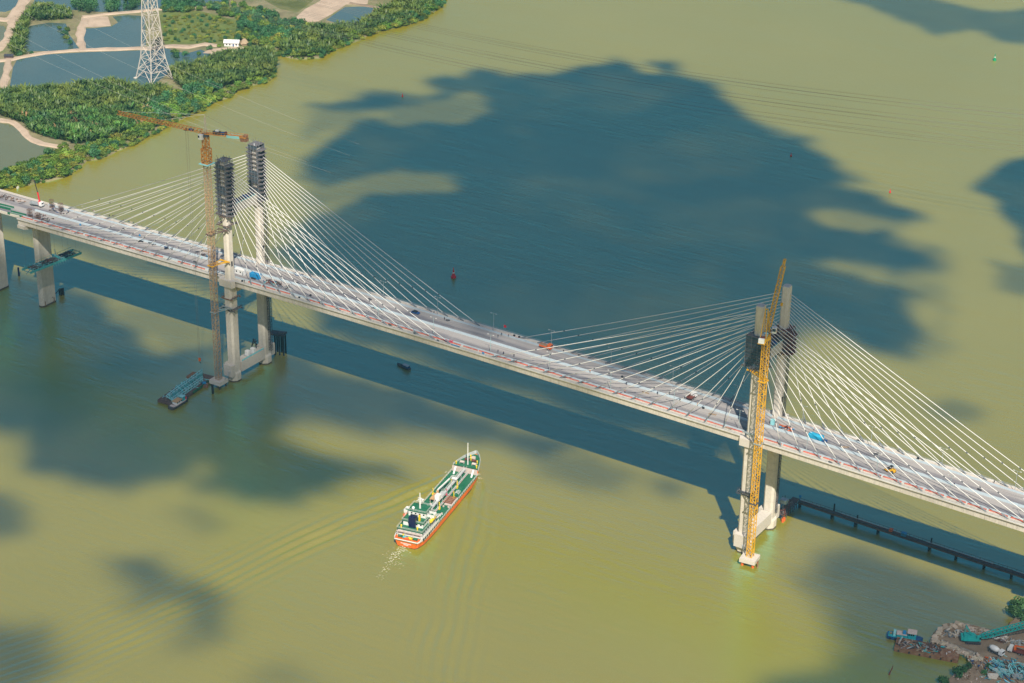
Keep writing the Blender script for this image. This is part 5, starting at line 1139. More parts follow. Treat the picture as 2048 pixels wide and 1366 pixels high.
# ================================================================== THINGS ON THE DECK
def onb(px, py):
    p = at(px, py, 58.5); q = at(px, py, zdeck(p[0])+0.07); return Vector((q[0], q[1], zdeck(q[0])+0.07))
def wheel(par, x, y, r=0.5, w=0.3):
    mb = MB(); mb.tube((x, y-w/2, r), (x, y+w/2, r), r, n=12); o = mb.build('wheel', 'black_steel', par)
    mb = MB(); mb.tube((x, y-w/2-0.02, r), (x, y+w/2+0.02, r), r*0.5, n=8); mb.build('rim', 'galvanised', o); return o
def cab_truck(label, p, rz, cabm, bedm, L=8.0, cat='truck', load=None):
    t = thing('truck', label, cat, p, rz)
    mb = MB(); mb.b2(-L/2, L/2-0.4, -0.5, 0.5, 0.65, 0.95); mb.build('chassis', 'dark_steel', t)
    mb = MB(); mb.loft([[(L/2-2.0, y, z) for y, z in ((-1.2, 0.7), (1.2, 0.7), (1.2, 2.9), (-1.2, 2.9))], [(L/2-0.5, y, z) for y, z in ((-1.2, 0.7), (1.2, 0.7), (1.15, 2.85), (-1.15, 2.85))], [(L/2, y, z) for y, z in ((-1.2, 0.7), (1.2, 0.7), (1.15, 1.8), (-1.15, 1.8))]]); c = mb.build('cab', cabm, t)
    mb = MB(); mb.poly([(L/2-0.47, -1.0, 2.7), (L/2-0.47, 1.0, 2.7), (L/2+0.02, 1.0, 1.9), (L/2+0.02, -1.0, 1.9)], [(0, 1, 2, 3)]); mb.build('windscreen', 'dark_glass', c)
    mb = MB(); mb.b2(-L/2, L/2-2.2, -1.22, 1.22, 0.95, 1.1); bed = mb.build('bed', bedm, t)
    for s in (-1, 1): mb = MB(); mb.b2(-L/2, L/2-2.2, s*1.22-0.05, s*1.22+0.05, 1.1, 1.8); mb.build('side_board', bedm, bed)
    mb = MB(); mb.b2(-L/2-0.05, -L/2+0.05, -1.2, 1.2, 1.1, 1.8); mb.build('tail_board', bedm, bed)
    if load: mb = MB(); mb.loft([[(-L/2+0.3, y, z) for y, z in ((-1.1, 1.15), (1.1, 1.15), (0.6, 2.0), (-0.6, 2.0))], [(L/2-2.5, y, z) for y, z in ((-1.1, 1.15), (1.1, 1.15), (0.5, 2.2), (-0.5, 2.2))]]); mb.build('load', load, bed)
    for x in (L/2-1.1, -L/2+1.2, -L/2+2.4):
        for s in (-1, 1): wheel(t, x, s*1.05)
    return t
# truck crane at the left end
p = onb(74, 411); t = cab_truck('white truck with a raised red and black boom at the left deck end', p, 0.12, 'white_paint', 'galvanised', 8.5)
mb = MB(); mb.b2(1.6, 2.5, -0.8, 0.8, 1.1, 3.0); mb.build('crane_post', 'buoy_red', t)
b1 = Vector((2.0, 0, 3.0)); b2_ = b1+Vector((-1.2, 0.6, 5.0)); b3 = b1+Vector((-3.6, 1.4, 11.6)); mb = MB(); mb.bar(b1, b2_, 0.55); mb.build('boom', 'buoy_red', t)
mb = MB(); mb.bar(b2_, b3, 0.34); mb.build('boom_extension', 'black_steel', t)
t = cab_truck('orange tipper truck on the farther carriageway near mid span', onb(1092, 697), 0.02, 'orange_red', 'orange_red', 6.5, load='soil')
t = cab_truck('white and red flatbed truck parked beside the median right of mid span', onb(1384, 797), 1.5, 'white_paint', 'rust_red', 5.4)
# blue car
t = thing('parked_car', 'dark blue car on the farther carriageway left of mid span', 'car', onb(831, 627), 0.05)
mb = MB(); mb.loft([[(x, y, z) for y, z in ((-0.9, 0.35), (0.9, 0.35), (0.9, z1), (-0.9, z1))] for x, z1 in ((-2.2, 0.85), (-1.9, 1.0), (1.2, 1.0), (2.2, 0.8))]); mb.build('body', 'boat_blue', t)
mb = MB(); mb.loft([[(x, -w_, 1.0), (x, w_, 1.0), (x, w_-0.1, z1), (x, -w_+0.1, z1)] for x, w_, z1 in ((-1.7, 0.85, 1.05), (-1.0, 0.85, 1.55), (0.3, 0.85, 1.55), (1.1, 0.85, 1.05))]); mb.build('cabin', 'dark_glass', t)
for x in (-1.4, 1.4):
    for s in (-1, 1): wheel(t, x, s*0.82, 0.33, 0.22)
# yellow roller
t = thing('road_roller', 'yellow road roller standing on the nearer carriageway at the right', 'roller', onb(1781, 944), 2.9)
mb = MB(); mb.tube((1.7, -1.0, 0.75), (1.7, 1.0, 0.75), 0.75, n=16); mb.build('drum', 'dark_steel', t)
mb = MB(); mb.loft([[(x, -0.9, 0.7), (x, 0.9, 0.7), (x, 0.8, z1), (x, -0.8, z1)] for x, z1 in ((-2.3, 1.4), (-1.9, 1.8), (-0.4, 1.8), (0.4, 1.2))]); mb.build('body', 'crane_yellow', t)
mb = MB(); mb.b2(0.3, 2.6, -1.2, -1.02, 0.5, 1.1); mb.b2(0.3, 2.6, 1.02, 1.2, 0.5, 1.1); mb.b2(0.3, 0.55, -1.02, 1.02, 0.5, 1.1); mb.build('drum_frame', 'crane_yellow', t)
mb = MB(); mb.b2(-0.9, 0.5, -0.8, 0.8, 2.9, 3.05); rf = mb.build('canopy', 'black_steel', t)
for x in (-0.8, 0.4):
    for s in (-0.7, 0.7): mb = MB(); mb.bar((x, s, 1.2), (x, s, 2.9), 0.1); mb.build('canopy_post', 'black_steel', rf)
for s in (-1, 1): wheel(t, -1.5, s*0.95, 0.7, 0.45)
# site cabin and blue covered container by the left tower
rz = math.atan(0.0)
p = onb(481, 548); t = thing('site_cabin', 'white site cabin with dark windows beside the left tower leg on the deck', 'cabin', p, -0.02)
mb = MB(); mb.b2(-3.0, 3.0, -1.2, 1.2, 0.1, 2.7); mb.build('wall', 'white_paint', t)
mb = MB(); mb.b2(-3.1, 3.1, -1.3, 1.3, 2.7, 2.85); mb.build('roof', 'white_paint', t)
for x in (-1.6, 1.0): mb = MB(); mb.b2(x-0.35, x+0.35, -1.26, -1.18, 1.3, 2.1); mb.build('window', 'dark_glass', t)
mb = MB(); mb.b2(2.2, 2.9, -1.25, -1.19, 0.12, 2.1); mb.build('door', 'galvanised', t)
p = onb(511, 556); t = thing('shipping_container', 'bright blue container standing beside the white site cabin on the deck', 'container', p, -0.03)
mb = MB(); mb.b2(-3.0, 3.0, -1.2, 1.2, 0.1, 2.6); bd_ = mb.build('box', 'tarp_blue', t)
for k in range(14): x = -2.8+k*0.43; mb = MB(); mb.b2(x-0.1, x+0.1, -1.26, -1.19, 0.2, 2.5); mb.build('corrugation', 'tarp_blue', bd_)
mb = MB(); mb.b2(-1.4, 1.4, -1.9, -1.3, 0.02, 0.7); mb.build('crate', 'black_steel', t)
p = onb(1632, 877); t = thing('tarpaulin_tent', 'cyan blue tarpaulin shelter on the deck right of the yellow crane', 'tarpaulin', p, -0.05)
mb = MB(); mb.loft([[(x, -1.5, 0.05), (x, -1.55, 1.9), (x, 0, 2.5+d_), (x, 1.55, 1.9), (x, 1.5, 0.05)] for x, d_ in ((-3.2, 0), (-1.1, -0.15), (1.2, 0.1), (3.1, -0.1))]); mb.build('cover', 'tarp_cyan', t)
mb = MB(); mb.b2(3.5, 5.4, -1.3, 0.6, 0.03, 0.8); mb.build('stacked_sheets', 'boat_blue', t)
p = onb(1545, 849); mb = MB(); mb.b2(-0.8, 0.8, -0.7, 0.7, 0.02, 2.4); mb.b2(-0.9, 0.9, -0.8, 0.8, 2.4, 2.55); tag(mb.build('portable_toilet', 'teal_pale', None, p), 'pale mint cabinet standing by the median right of the yellow crane', 'cabinet')
# stacks and heaps
def heap(name, label, cat, px, py, mats, n, rx, ry, seed, L=(0.8, 3), zr=0.9, th=(0.15, 0.4)):
    t = thing(name, label, cat, onb(px, py), -0.02); debris(t, n, -rx, rx, -ry, ry, 0.0, mats, seed, L, 'piece', th, zr); return t
heap('steel_heap', 'red steel pieces heaped by the median right of the yellow crane', 'heap', 1574, 858, ('orange_red', 'rust_red', 'rust', 'ship_pink', 'tarp_blue'), 22, 3.4, 1.1, 21)
heap('barrier_heap', 'pink red plastic barriers piled at the nearer deck edge mid span', 'heap', 896, 684, ('pink_red',), 16, 2.3, 0.8, 22, (0.8, 1.8))
mb = MB(); mb.b2(-2.4, 2.4, -0.25, 0.25, 0.02, 0.5); tag(mb.build('blue_board', 'tarp_blue', None, onb(911, 692)), 'long blue board lying on the nearer walkway mid span', 'board')
heap('steel_heap', 'dark steel and cables heaped beside the blue container', 'heap', 545, 566, ('dark_steel', 'brown_steel', 'boat_blue', 'rust_red', 'teal_steel'), 30, 6.0, 1.6, 23, (0.8, 3.5))
heap('steel_heap', 'loose dark rebar bundle on the nearer lane right of the blue container', 'heap', 572, 575, ('dark_steel', 'brown_steel', 'galvanised'), 16, 5.0, 1.0, 24, (1.5, 5), 0.4)
heap('steel_heap', 'dark steel beams stacked on the nearer lane left of the left tower', 'heap', 335, 497, ('black_steel', 'boat_blue', 'dark_steel'), 9, 3.4, 0.9, 25, (1.5, 4))
heap('steel_heap', 'dark beams laid on the nearer lane further left', 'heap', 303, 489, ('dark_steel', 'galvanised'), 6, 2.0, 0.6, 26, (1.5, 3))
heap('steel_heap', 'single dark slab of steel on the lane at the far left', 'heap', 281, 483, ('black_steel', 'dark_steel'), 4, 1.6, 0.3, 27, (2, 3.5), 0.3)
heap('steel_heap', 'teal and dark formwork stacked on the lane behind the orange crane mast', 'heap', 413, 515, ('teal_steel', 'dark_steel', 'boat_blue', 'brown_steel'), 22, 5.0, 1.6, 28, (1, 3.5))
heap('steel_heap', 'scattered black gear on the farther lane right of the left tower', 'heap', 610, 555, ('black_steel', 'dark_steel', 'boat_blue', 'galvanised'), 20, 8.0, 1.2, 29, (0.5, 1.6), 0.7)
heap('steel_heap', 'gear lying along the farther walkway left of the left tower', 'heap', 230, 436, ('dark_steel', 'boat_blue', 'galvanised', 'ship_pink'), 26, 26.0, 0.9, 30, (0.5, 1.8), 0.6)
heap('steel_heap', 'long green formwork panel on the lane mid span', 'heap', 758, 618, ('teal_steel', 'dark_steel', 'black_steel'), 7, 3.2, 0.4, 31, (2, 5), 0.4)
# a line of small loose items sprinkled over both carriageways, each its own
rng = random.Random(91)
kit = []
mb = MB(); mb.b2(-0.5, 0.5, -0.35, 0.35, 0, 0.6); mb.b2(-0.3, 0.3, -0.2, 0.2, 0.6, 0.8); kit.append(('tool_box', 'dark tool box left on the bridge deck', 'box', mb.mesh('tool_box', 'black_steel')))
mb = MB(); mb.loft([[(x, y*w_, z) for y, z in ((-0.5, 0), (0.5, 0), (0.35, 0.55), (-0.35, 0.55))] for x, w_ in ((-1.1, 0.8), (0, 1.0), (1.0, 0.7))]); kit.append(('sack_pile', 'low pile of dark sacks left on the bridge deck', 'sacks', mb.mesh('sack_pile', 'dark_steel')))
mb = MB(); mb.b2(-1.8, 1.8, -0.2, 0.2, 0, 0.25); mb.b2(-1.6, 1.9, -0.1, 0.3, 0.25, 0.45); kit.append(('timber_stack', 'short stack of brown timber left on the bridge deck', 'timber', mb.mesh('timber_stack', 'timber')))
mb = MB(); mb.tube((0, 0, 0), (0, 0, 0.9), 0.32, n=10); mb.tube((0.7, 0.1, 0), (0.7, 0.1, 0.9), 0.32, n=10); kit.append(('oil_drum', 'pair of blue drums left on the bridge deck', 'drum', mb.mesh('oil_drum', 'tarp_blue')))
for k in range(40):
    nm, lab, cat, me = rng.choice(kit+kit[:3]+kit[:3]); x = rng.uniform(-285, 275); y = rng.choice((rng.uniform(-9.6, -1), rng.uniform(1, 9.6), rng.uniform(-13.3, -11.5), rng.uniform(11.3, 13.4)))
    if abs(abs(x)-150) < 4: continue
    tag(link(nm, me, None, (x, y, zdeck(x)+(0.07 if abs(y) < 10 else 0.01)), rz=rng.uniform(-.6, .6)), lab, cat, cat+' items left about on the bridge deck')
# rebar cages and formwork at the left joint
def cage(label, px, py, w_, d_, h_):
    t = thing('rebar_cage', label, 'rebar cage', onb(px, py), 0.1)
    bar = MB().tube((0, 0, 0), (0, 0, h_), 0.1, n=5).mesh('upright_bar', 'brown_steel')
    for i in range(4):
        for j in range(3): link('upright_bar', bar, t, (-w_/2+w_*i/3, -d_/2+d_*j/2, 0))
    for z in (0.6, h_*0.5, h_*0.9):
        mb = MB()
        for s in (-1, 1): mb.bar((-w_/2, s*d_/2, z), (w_/2, s*d_/2, z), 0.14); mb.bar((s*w_/2, -d_/2, z), (s*w_/2, d_/2, z), 0.14)
        mb.build('hoop', 'rust', t)
cage('rusty rebar cage standing on the farther side of the left deck joint', 104, 415, 2.0, 1.6, 5.0); cage('second rebar cage beside the stays at the left deck joint', 122, 421, 2.2, 1.6, 4.6)
cage('rebar cage standing at the nearer corner of the left deck joint', 60, 434, 2.0, 1.8, 5.0); cage('wide rebar cage in the middle of the left deck joint', 76, 437, 2.2, 2.0, 3.4)
heap('steel_heap', 'dark clutter of formwork around the rebar cages at the left joint', 'heap', 84, 438, ('black_steel', 'rust', 'dark_steel', 'brown_steel', 'rust_red'), 34, 6, 4, 41, (0.5, 2.4), 0.8)
heap('steel_heap', 'dark formwork clutter on the farther side of the left joint', 'heap', 118, 423, ('black_steel', 'boat_blue', 'dark_steel', 'brown_steel'), 30, 6, 2.4, 42, (0.5, 2.0), 1.4)
for px, py, L_, lab in ((34, 429, 5.5, 'long green formwork box on the approach deck'), (8, 414, 6.0, 'large green formwork box at the left picture edge')):
    p = onb(px, py); t = thing('formwork_box', lab, 'formwork', (p.x, p.y, zA+0.07-0.012*(-301-p.x)), 0.08)
    for s in (-1, 1): mb = MB(); mb.b2(-L_, L_, s*1.4-0.1, s*1.4+0.1, 0.02, 1.3); mb.build('side_panel', 'ship_green', t)
    mb = MB(); mb.b2(-L_, L_, -1.3, 1.3, 0.02, 0.4); mb.build('tray', 'galvanised', t)
heap('steel_heap', 'brown reinforcing mats stacked on the approach deck', 'heap', 24, 398, ('brown_steel', 'rust', 'dark_steel', 'ship_pink'), 30, 9, 2.4, 43, (1, 4), 0.5)
# red flag on the far edge
t = thing('signal_flag', 'red flag on a pole at the farther deck edge mid span', 'flag', (onb(1008, 663).x, 13.6, zdeck(0)+0.3))
mb = MB(); mb.tube((0, 0, 0), (0, 0, 3.6), 0.06, n=6); mb.build('pole', 'galvanised', t)
mb = MB(); mb.loft([[(0.05+x, 0.12*math.sin(x*3), 2.0+0.2*x), (0.05+x, 0.12*math.sin(x*3)+0.03, 2.0+0.2*x), (0.05+x, 0.12*math.sin(x*3)+0.03, 3.5), (0.05+x, 0.12*math.sin(x*3), 3.5)] for x in (0, 0.5, 1.0, 1.5)]); mb.build('cloth', 'buoy_red', t)

# people: one skinned body each, standing or walking
def person_mesh(name, shirt, trousers, hat, stride):
    V_ = [(0, 0, 0.98), (0, 0, 1.22), (0, 0, 1.45), (0, 0.01, 1.56), (0, 0.03, 1.70), (-0.2, 0, 1.43), (-0.27, 0.05, 1.15), (-0.27, 0.16, 0.92), (0.2, 0, 1.43), (0.27, -0.04, 1.15), (0.28, 0.04, 0.90), (-0.11, 0, 0.92), (-0.12, stride, 0.50), (-0.12, stride*0.8-0.03, 0.08), (-0.12, stride*0.8+0.14, 0.03), (0.11, 0, 0.92), (0.12, -stride*0.6, 0.50), (0.12, -stride-0.05, 0.08), (0.12, -stride+0.1, 0.03)]
    E_ = [(0, 1), (1, 2), (2, 3), (3, 4), (2, 5), (5, 6), (6, 7), (2, 8), (8, 9), (9, 10), (0, 11), (11, 12), (12, 13), (13, 14), (0, 15), (15, 16), (16, 17), (17, 18)]
    R_ = [0.15, 0.15, 0.17, 0.06, 0.11, 0.07, 0.05, 0.04, 0.07, 0.05, 0.04, 0.1, 0.07, 0.05, 0.045, 0.1, 0.07, 0.05, 0.045]
    me = bpy.data.meshes.new(name); me.from_pydata(V_, E_, []); o = bpy.data.objects.new(name, me); COL.objects.link(o)
    sk = o.modifiers.new('Skin', 'SKIN')
    for i, r_ in enumerate(R_): me.skin_vertices[0].data[i].radius = (r_, r_)
    me.skin_vertices[0].data[0].use_root = True
    o.modifiers.new('Sub', 'SUBSURF').levels = 1
    dg = bpy.context.evaluated_depsgraph_get(); out = bpy.data.meshes.new_from_object(o.evaluated_get(dg)); bpy.data.objects.remove(o)
    out.name = name; out.materials.clear()
    for m in (trousers, shirt, 'skin', hat): out.materials.append(M[m])
    for p in out.polygons:
        z = p.center.z; p.material_index = 3 if z > 1.72 else 2 if (z > 1.54 or (z < 0.98 and abs(p.center.x) > 0.215)) else 1 if z > 0.98 else 0; p.use_smooth = True
    return out
pm = [('person in dark clothes', person_mesh('person', 'cloth_navy', 'cloth_black', 'ship_yellow', 0.12)), ('person in an orange vest', person_mesh('person', 'cloth_orange', 'cloth_navy', 'white_paint', 0.05)), ('person in black', person_mesh('person', 'cloth_black', 'cloth_navy', 'white_paint', 0.2))]
PEOPLE = [(996, 705, 0, 'standing among the first nearer stays right of mid span'), (1007, 709, 0, 'second in a row by the nearer barrier right of mid span'), (1028, 714, 2, 'standing at the lane edge right of mid span'), (1028, 725, 0, 'on the nearer walkway right of mid span'), (1032, 726, 2, 'at the walkway rail right of mid span'), (996, 675, 2, 'on the farther carriageway at mid span'), (1003, 671, 0, 'by the farther barrier at mid span'), (1017, 674, 0, 'on the farther carriageway close to the red flag'), (1083, 716, 0, 'on the nearer carriageway below the orange truck'), (1180, 746, 1, 'by the median between the right stays'), (1253, 770, 2, 'on the nearer lane among the right stays'), (1315, 789, 0, 'by the median left of the flatbed truck'), (1339, 793, 2, 'near the flatbed truck'), (1360, 803, 0, 'in front of the flatbed truck'), (1395, 812, 1, 'right of the flatbed truck'), (1353, 822, 0, 'at the nearer barrier below the flatbed truck'), (1250, 786, 1, 'among red barriers on the nearer walkway'), (1127, 706, 0, 'behind the orange truck'), (889, 640, 2, 'on the farther walkway left of mid span'), (868, 628, 0, 'on the farther carriageway by the blue car'), (1908, 972, 0, 'on the dusty lane at the right'), (1988, 967, 2, 'on the farther walkway at the right'), (1628, 862, 1, 'behind the blue tarpaulin'), (640, 608, 0, 'on the nearer walkway right of the left tower'), (489, 565, 2, 'at the foot of the left tower leg')]
for px, py, k, where in PEOPLE: tag(link('person', pm[k][1], None, onb(px, py)-Vector((0, 0, 0.02)), rz=px*0.7), f'{pm[k][0]} {where}', 'person', 'workers on the bridge deck')

# ================================================================== CONSTRUCTION BANK AT THE LOWER RIGHT
bank_px = [(1866,1278),(1876,1262),(1890,1253),(1915,1250),(1945,1256),(1985,1266),(2012,1262),(2030,1240),(2060,1215),(2200,1210),(2300,1420),(2200,1500),(1840,1480),(1878,1372),(1905,1358),(1925,1345),(1945,1330),(1958,1318),(1945,1306),(1930,1299),(1905,1290),(1885,1284)]
bp_ = wavy(P2(bank_px), 2.0, 0.35, 9)
if area(bp_) < 0: bp_ = bp_[::-1]
tag(sloped('ground', bp_, 1.5, 'soil', 1.4), 'bare brown made ground of the construction yard', kind='structure')
def onk(px, py): return Vector(at(px, py, 1.5))
# blocks along the edge of the spit
rng = random.Random(17); blocks = []
for k in range(4):
    mb = MB(); c = [(-0.5, -0.5), (0.5, -0.5), (0.5, 0.5), (-0.5, 0.5)]; a = [[(x+rng.uniform(-.14, .14), y+rng.uniform(-.14, .14), z+rng.uniform(-.1, .1)) for x, y in c] for z in (-0.5, 0.5)]; mb.loft(a); blocks.append(mb.mesh('stone_block', 'rock_block'))
edge = [(1866,1279),(1870,1272),(1874,1266),(1880,1260),(1888,1255),(1897,1252),(1905,1251),(1914,1250),(1922,1250),(1931,1252),(1940,1255),(1949,1258),(1958,1260),(1967,1262),(1976,1264),(1985,1266)]
edge2 = [(1870,1280),(1878,1284),(1887,1287),(1896,1290),(1905,1293),(1913,1296),(1920,1300),(1926,1304),(1934,1308),(1942,1312),(1950,1315),(1956,1318)]
cnt = 0
for lst, n_, grp, lab in ((edge, 3, 'blocks on the river side of the spit', 'pale stone block on the river side of the spit edge'), (edge2, 4, 'blocks on the inner side of the spit', 'pale stone block on the barge side of the spit edge')):
    for px, py in lst:
        for k in range(n_):
            p = at(px+rng.gauss(0, 3.2), py+rng.gauss(2.0, 2.4), 1.4); s = rng.uniform(0.8, 1.9)
            tag(link('stone_block', rng.choice(blocks), None, (p[0], p[1], 1.1+s*0.32), rot=(rng.uniform(-.4, .4), rng.uniform(-.4, .4), rng.uniform(0, 3.1)), scale=(s*rng.uniform(0.9, 1.6), s, s*rng.uniform(0.6, 0.9))), lab, 'block', grp)
t = thing('sheet_pile_wall', 'row of pale concrete piles capping the inner edge of the spit', 'pile wall', onk(1886, 1279))
e0, e1 = onk(1888, 1281), onk(1955, 1306)
for k in range(26):
    p = e0.lerp(e1, k/25)-onk(1886, 1279); mb = MB(); mb.box((p.x, p.y-1.0, -0.3), (1.05, 0.5, 2.0), math.atan2((e1-e0).y, (e1-e0).x)); mb.build('pile', 'concrete_new', t)
# crawler crane
p = onk(1945, 1283); bdir_ = Vector(at(2048, 1246, 12))-Vector(at(1978, 1271, 5)); t = thing('crawler_crane', 'turquoise crawler crane with a long lattice boom lowered over the spit', 'crane', p, math.atan2(bdir_.y, bdir_.x))
for s in (-1, 1):
    mb = MB(); mb.loft([[(x, s*2.0+y, z) for y, z in ((-0.45, z0), (0.45, z0), (0.45, z1), (-0.45, z1))] for x, z0, z1 in ((-3.2, 0.35, 0.75), (-2.8, 0.05, 1.05), (2.8, 0.05, 1.05), (3.2, 0.35, 0.75))]); tr_ = mb.build('track', 'dark_steel', t)
    for k in range(6): mb = MB(); mb.tube((-2.5+k, s*2.0-0.5, 0.5), (-2.5+k, s*2.0+0.5, 0.5), 0.28, n=8); mb.build('track_roller', 'black_steel', tr_)
mb = MB(); mb.b2(-1.6, 1.6, -1.6, 1.6, 0.8, 1.3); mb.build('undercarriage', 'dark_steel', t)
mb = MB(); mb.loft([[(x, -1.9, 1.3), (x, 1.9, 1.3), (x, 1.8, z1), (x, -1.8, z1)] for x, z1 in ((-4.2, 2.6), (-3.9, 3.4), (0.4, 3.4), (1.6, 2.4))]); mb.build('machine_house', 'turquoise', t)
mb = MB(); mb.b2(1.3, 3.0, -1.9, -0.6, 1.4, 3.6); cb = mb.build('cab', 'turquoise', t)
mb = MB(); mb.b2(2.3, 3.05, -1.94, -0.56, 2.4, 3.3); mb.build('window', 'dark_glass', cb)
mb = MB(); mb.b2(-5.1, -4.2, -1.7, 1.7, 1.4, 3.1); mb.build('counterweight', 'turquoise', t)
g = MB()
for s in (-1, 1): g.bar((-0.6, s*1.0, 3.4), (-3.4, s*0.8, 7.6), 0.25); g.bar((-3.9, s*1.2, 3.3), (-3.4, s*0.8, 7.6), 0.2)
g.bar((-3.4, -0.9, 7.6), (-3.4, 0.9, 7.6), 0.25); g.build('gantry', 'turquoise', t)
bm_ = MB(); A, B = Vector((1.8, 0.1, 2.0)), Vector((38, 0.1, 16.5)); dd = (B-A).normalized(); uu = Vector((-dd.z, 0, dd.x)); ss = Vector((0, 1, 0))
def bring(t_): k = min(1, 0.35+t_*6, 0.35+(1-t_)*6); c = A.lerp(B, t_); return [c+ss*(i*0.95*k)+uu*(j*0.95*k) for i, j in ((-1, -1), (1, -1), (1, 1), (-1, 1))]
for k in range(22):
    R0, R1 = bring(k/22), bring((k+1)/22)
    for i in range(4): bm_.bar(R0[i], R1[i], 0.28); bm_.bar(R0[i], R1[(i+1) % 4], 0.17); bm_.bar(R1[i], R0[(i+1) % 4], 0.17)
bm_.build('lattice_boom', 'turquoise', t)
mb = MB(); mb.tube((-3.4, 0, 7.6), B+Vector((-1, 0, 1.2)), 0.06, n=5); mb.build('boom_rope', 'wire', t)
# second turquoise shape: oil shed by the crane, and pieces on the spit
def kheap(name, label, cat, px, py, mats, n, rx, ry, seed, L=(0.8, 3), zr=0.9, th=(0.15, 0.4)):
    t = thing(name, label, cat, onk(px, py), 0.3); debris(t, n, -rx, rx, -ry, ry, 0.0, mats, seed, L, 'piece', th, zr); return t
kheap('scrap_heap', 'tan timber and concrete scraps behind the crawler crane', 'heap', 1950, 1266, ('ship_pink', 'timber', 'rock_block', 'concrete_new', 'galvanised'), 46, 5, 2.0, 51, (0.6, 2.4), 1.0, (0.3, 0.8))
kheap('scrap_heap', 'grey steel beams among the blocks at the tip of the spit', 'heap', 1905, 1268, ('galvanised', 'concrete_new', 'pipe_steel', 'rock_block'), 26, 3.5, 3, 52, (1.0, 3.4), 0.8, (0.3, 0.7))
kheap('scrap_heap', 'white and pink rubble right of the crawler crane', 'heap', 1993, 1276, ('concrete_new', 'ship_pink', 'white_paint', 'timber'), 40, 4, 2.0, 53, (0.5, 1.6), 1.0, (0.3, 0.9))
kheap('scrap_heap', 'dark red steel stack on the spit', 'heap', 2002, 1283, ('rust_red', 'rust', 'galvanised', 'brown_steel'), 26, 2.4, 1.2, 54, (0.8, 2.2), 1.1)
kheap('scrap_heap', 'grey scaffold frames stacked at the right edge of the yard', 'heap', 2030, 1286, ('galvanised', 'concrete_new', 'crash_barrier'), 34, 4, 1.6, 55, (1.0, 3.2), 1.1, (0.12, 0.3))
kheap('scrap_heap', 'orange and pale rubble on the waterside below the spit', 'heap', 1958, 1326, ('rock_block', 'concrete_new', 'orange_red', 'timber', 'rust', 'boat_blue'), 54, 4.5, 4.5, 56, (0.3, 1.5), 0.9, (0.2, 0.8))
kheap('scrap_heap', 'brown rubble strewn on the lower bank', 'heap', 1938, 1350, ('rock_block', 'rust', 'timber', 'ship_pink', 'soil'), 70, 6.5, 5.5, 57, (0.25, 1.0), 0.4, (0.2, 0.6))
# the big pile of teal steel: 180 pieces picked out, with bent frames
t = thing('scrap_steel_pile', 'big tangled pile of teal painted steel beams in the yard corner', 'scrap pile', onk(2005, 1336), 0.2); rng = random.Random(61)
pool = [MB().box((0, 0, 0), (1, 1, 1)).mesh('steel_beam', m) for m in ('teal_pale', 'teal_pale', 'teal_steel', 'teal_steel', 'galvanised', 'rust', 'dark_steel', 'tarp_blue')]
for k in range(240):
    x, y = rng.uniform(-7, 13), rng.gauss(-1, 4.2); hgt = 2.6*math.exp(-(x-3)**2/70-(y+1)**2/22)
    link('steel_beam', rng.choice(pool), t, (x, y, rng.uniform(0.1, 0.35)+hgt*rng.uniform(0.3, 1)), rot=(rng.uniform(-.3, .3), rng.uniform(-.4, .4), rng.gauss(-0.6, 0.7)), scale=(rng.uniform(1.2, 5.5), rng.uniform(0.12, 0.34), rng.uniform(0.12, 0.34)))
for k in range(10): x, y = rng.uniform(-5, 10), rng.uniform(-5, 3); th_ = rng.gauss(-0.5, 0.5); flat_truss(t, (x, y, 2.0), (x+6*math.cos(th_), y+6*math.sin(th_), 2.4), 0.9, 7, 'teal_pale', ch=0.16)
for px, py, m, L_ in ((1985, 1356, 'concrete_new', 4.2), (1998, 1346, 'ship_pink', 5.5), (2035, 1357, 'galvanised', 4.5)):
    p = onk(px, py); mb = MB(); mb.box((0, 0, 1.3), (L_, 1.8, 0.35), 0.4); mb.box((0.3, 0.2, 1.7), (L_*0.9, 1.5, 0.3), 0.5); mb.box((0, 0, 0.6), (L_*0.8, 1.6, 1.0), 0.4); tag(mb.build('slab_stack', m, None, p), {'concrete_new': 'pale slabs stacked in front of the teal steel pile', 'ship_pink': 'long pinkish slabs laid on the teal steel pile', 'galvanised': 'grey panels stacked in the lower right corner'}[m], 'slabs')
# vehicles in the yard
def ktruck(label, px, py, rz, cabm, bedm, L): 
    p = onk(px, py); return cab_truck(label, p, rz, cabm, bedm, L)
t = thing('cement_mixer', 'white cement mixer truck parked on the spit', 'truck', onk(1992, 1307), rad(-14))
mb = MB(); mb.b2(-3.4, 3.4, -1.1, 1.1, 0.6, 1.0); mb.build('chassis', 'dark_steel', t)
mb = MB(); mb.loft([[(x, r_*math.cos(a_), 2.1+r_*math.sin(a_)) for a_ in [2*math.pi*i/12 for i in range(12)]] for x, r_ in ((-3.4, 0.6), (-2.2, 1.15), (-0.3, 1.3), (1.2, 0.8))]); mb.build('drum', 'white_paint', t, smooth=True)
mb = MB(); mb.b2(1.7, 3.5, -1.15, 1.15, 0.9, 2.9); cb = mb.build('cab', 'white_paint', t)
mb = MB(); mb.b2(3.46, 3.54, -1.0, 1.0, 1.9, 2.7); mb.build('windscreen', 'dark_glass', cb)
for x in (-2.4, -1.2, 2.4):
    for s in (-1, 1): wheel(t, x, s*1.05)
t = ktruck('white cab lorry with a red loader crane at the right edge of the yard', 2033, 1306, rad(185), 'white_paint', 'rust_red', 7.5)
mb = MB(); mb.b2(0.4, 1.2, -0.9, 0.9, 1.1, 3.3); mb.build('loader_crane', 'orange_red', t); mb = MB(); mb.bar((0.8, 0, 3.3), (-3.0, 0.2, 4.0), 0.45); mb.build('loader_boom', 'orange_red', t)
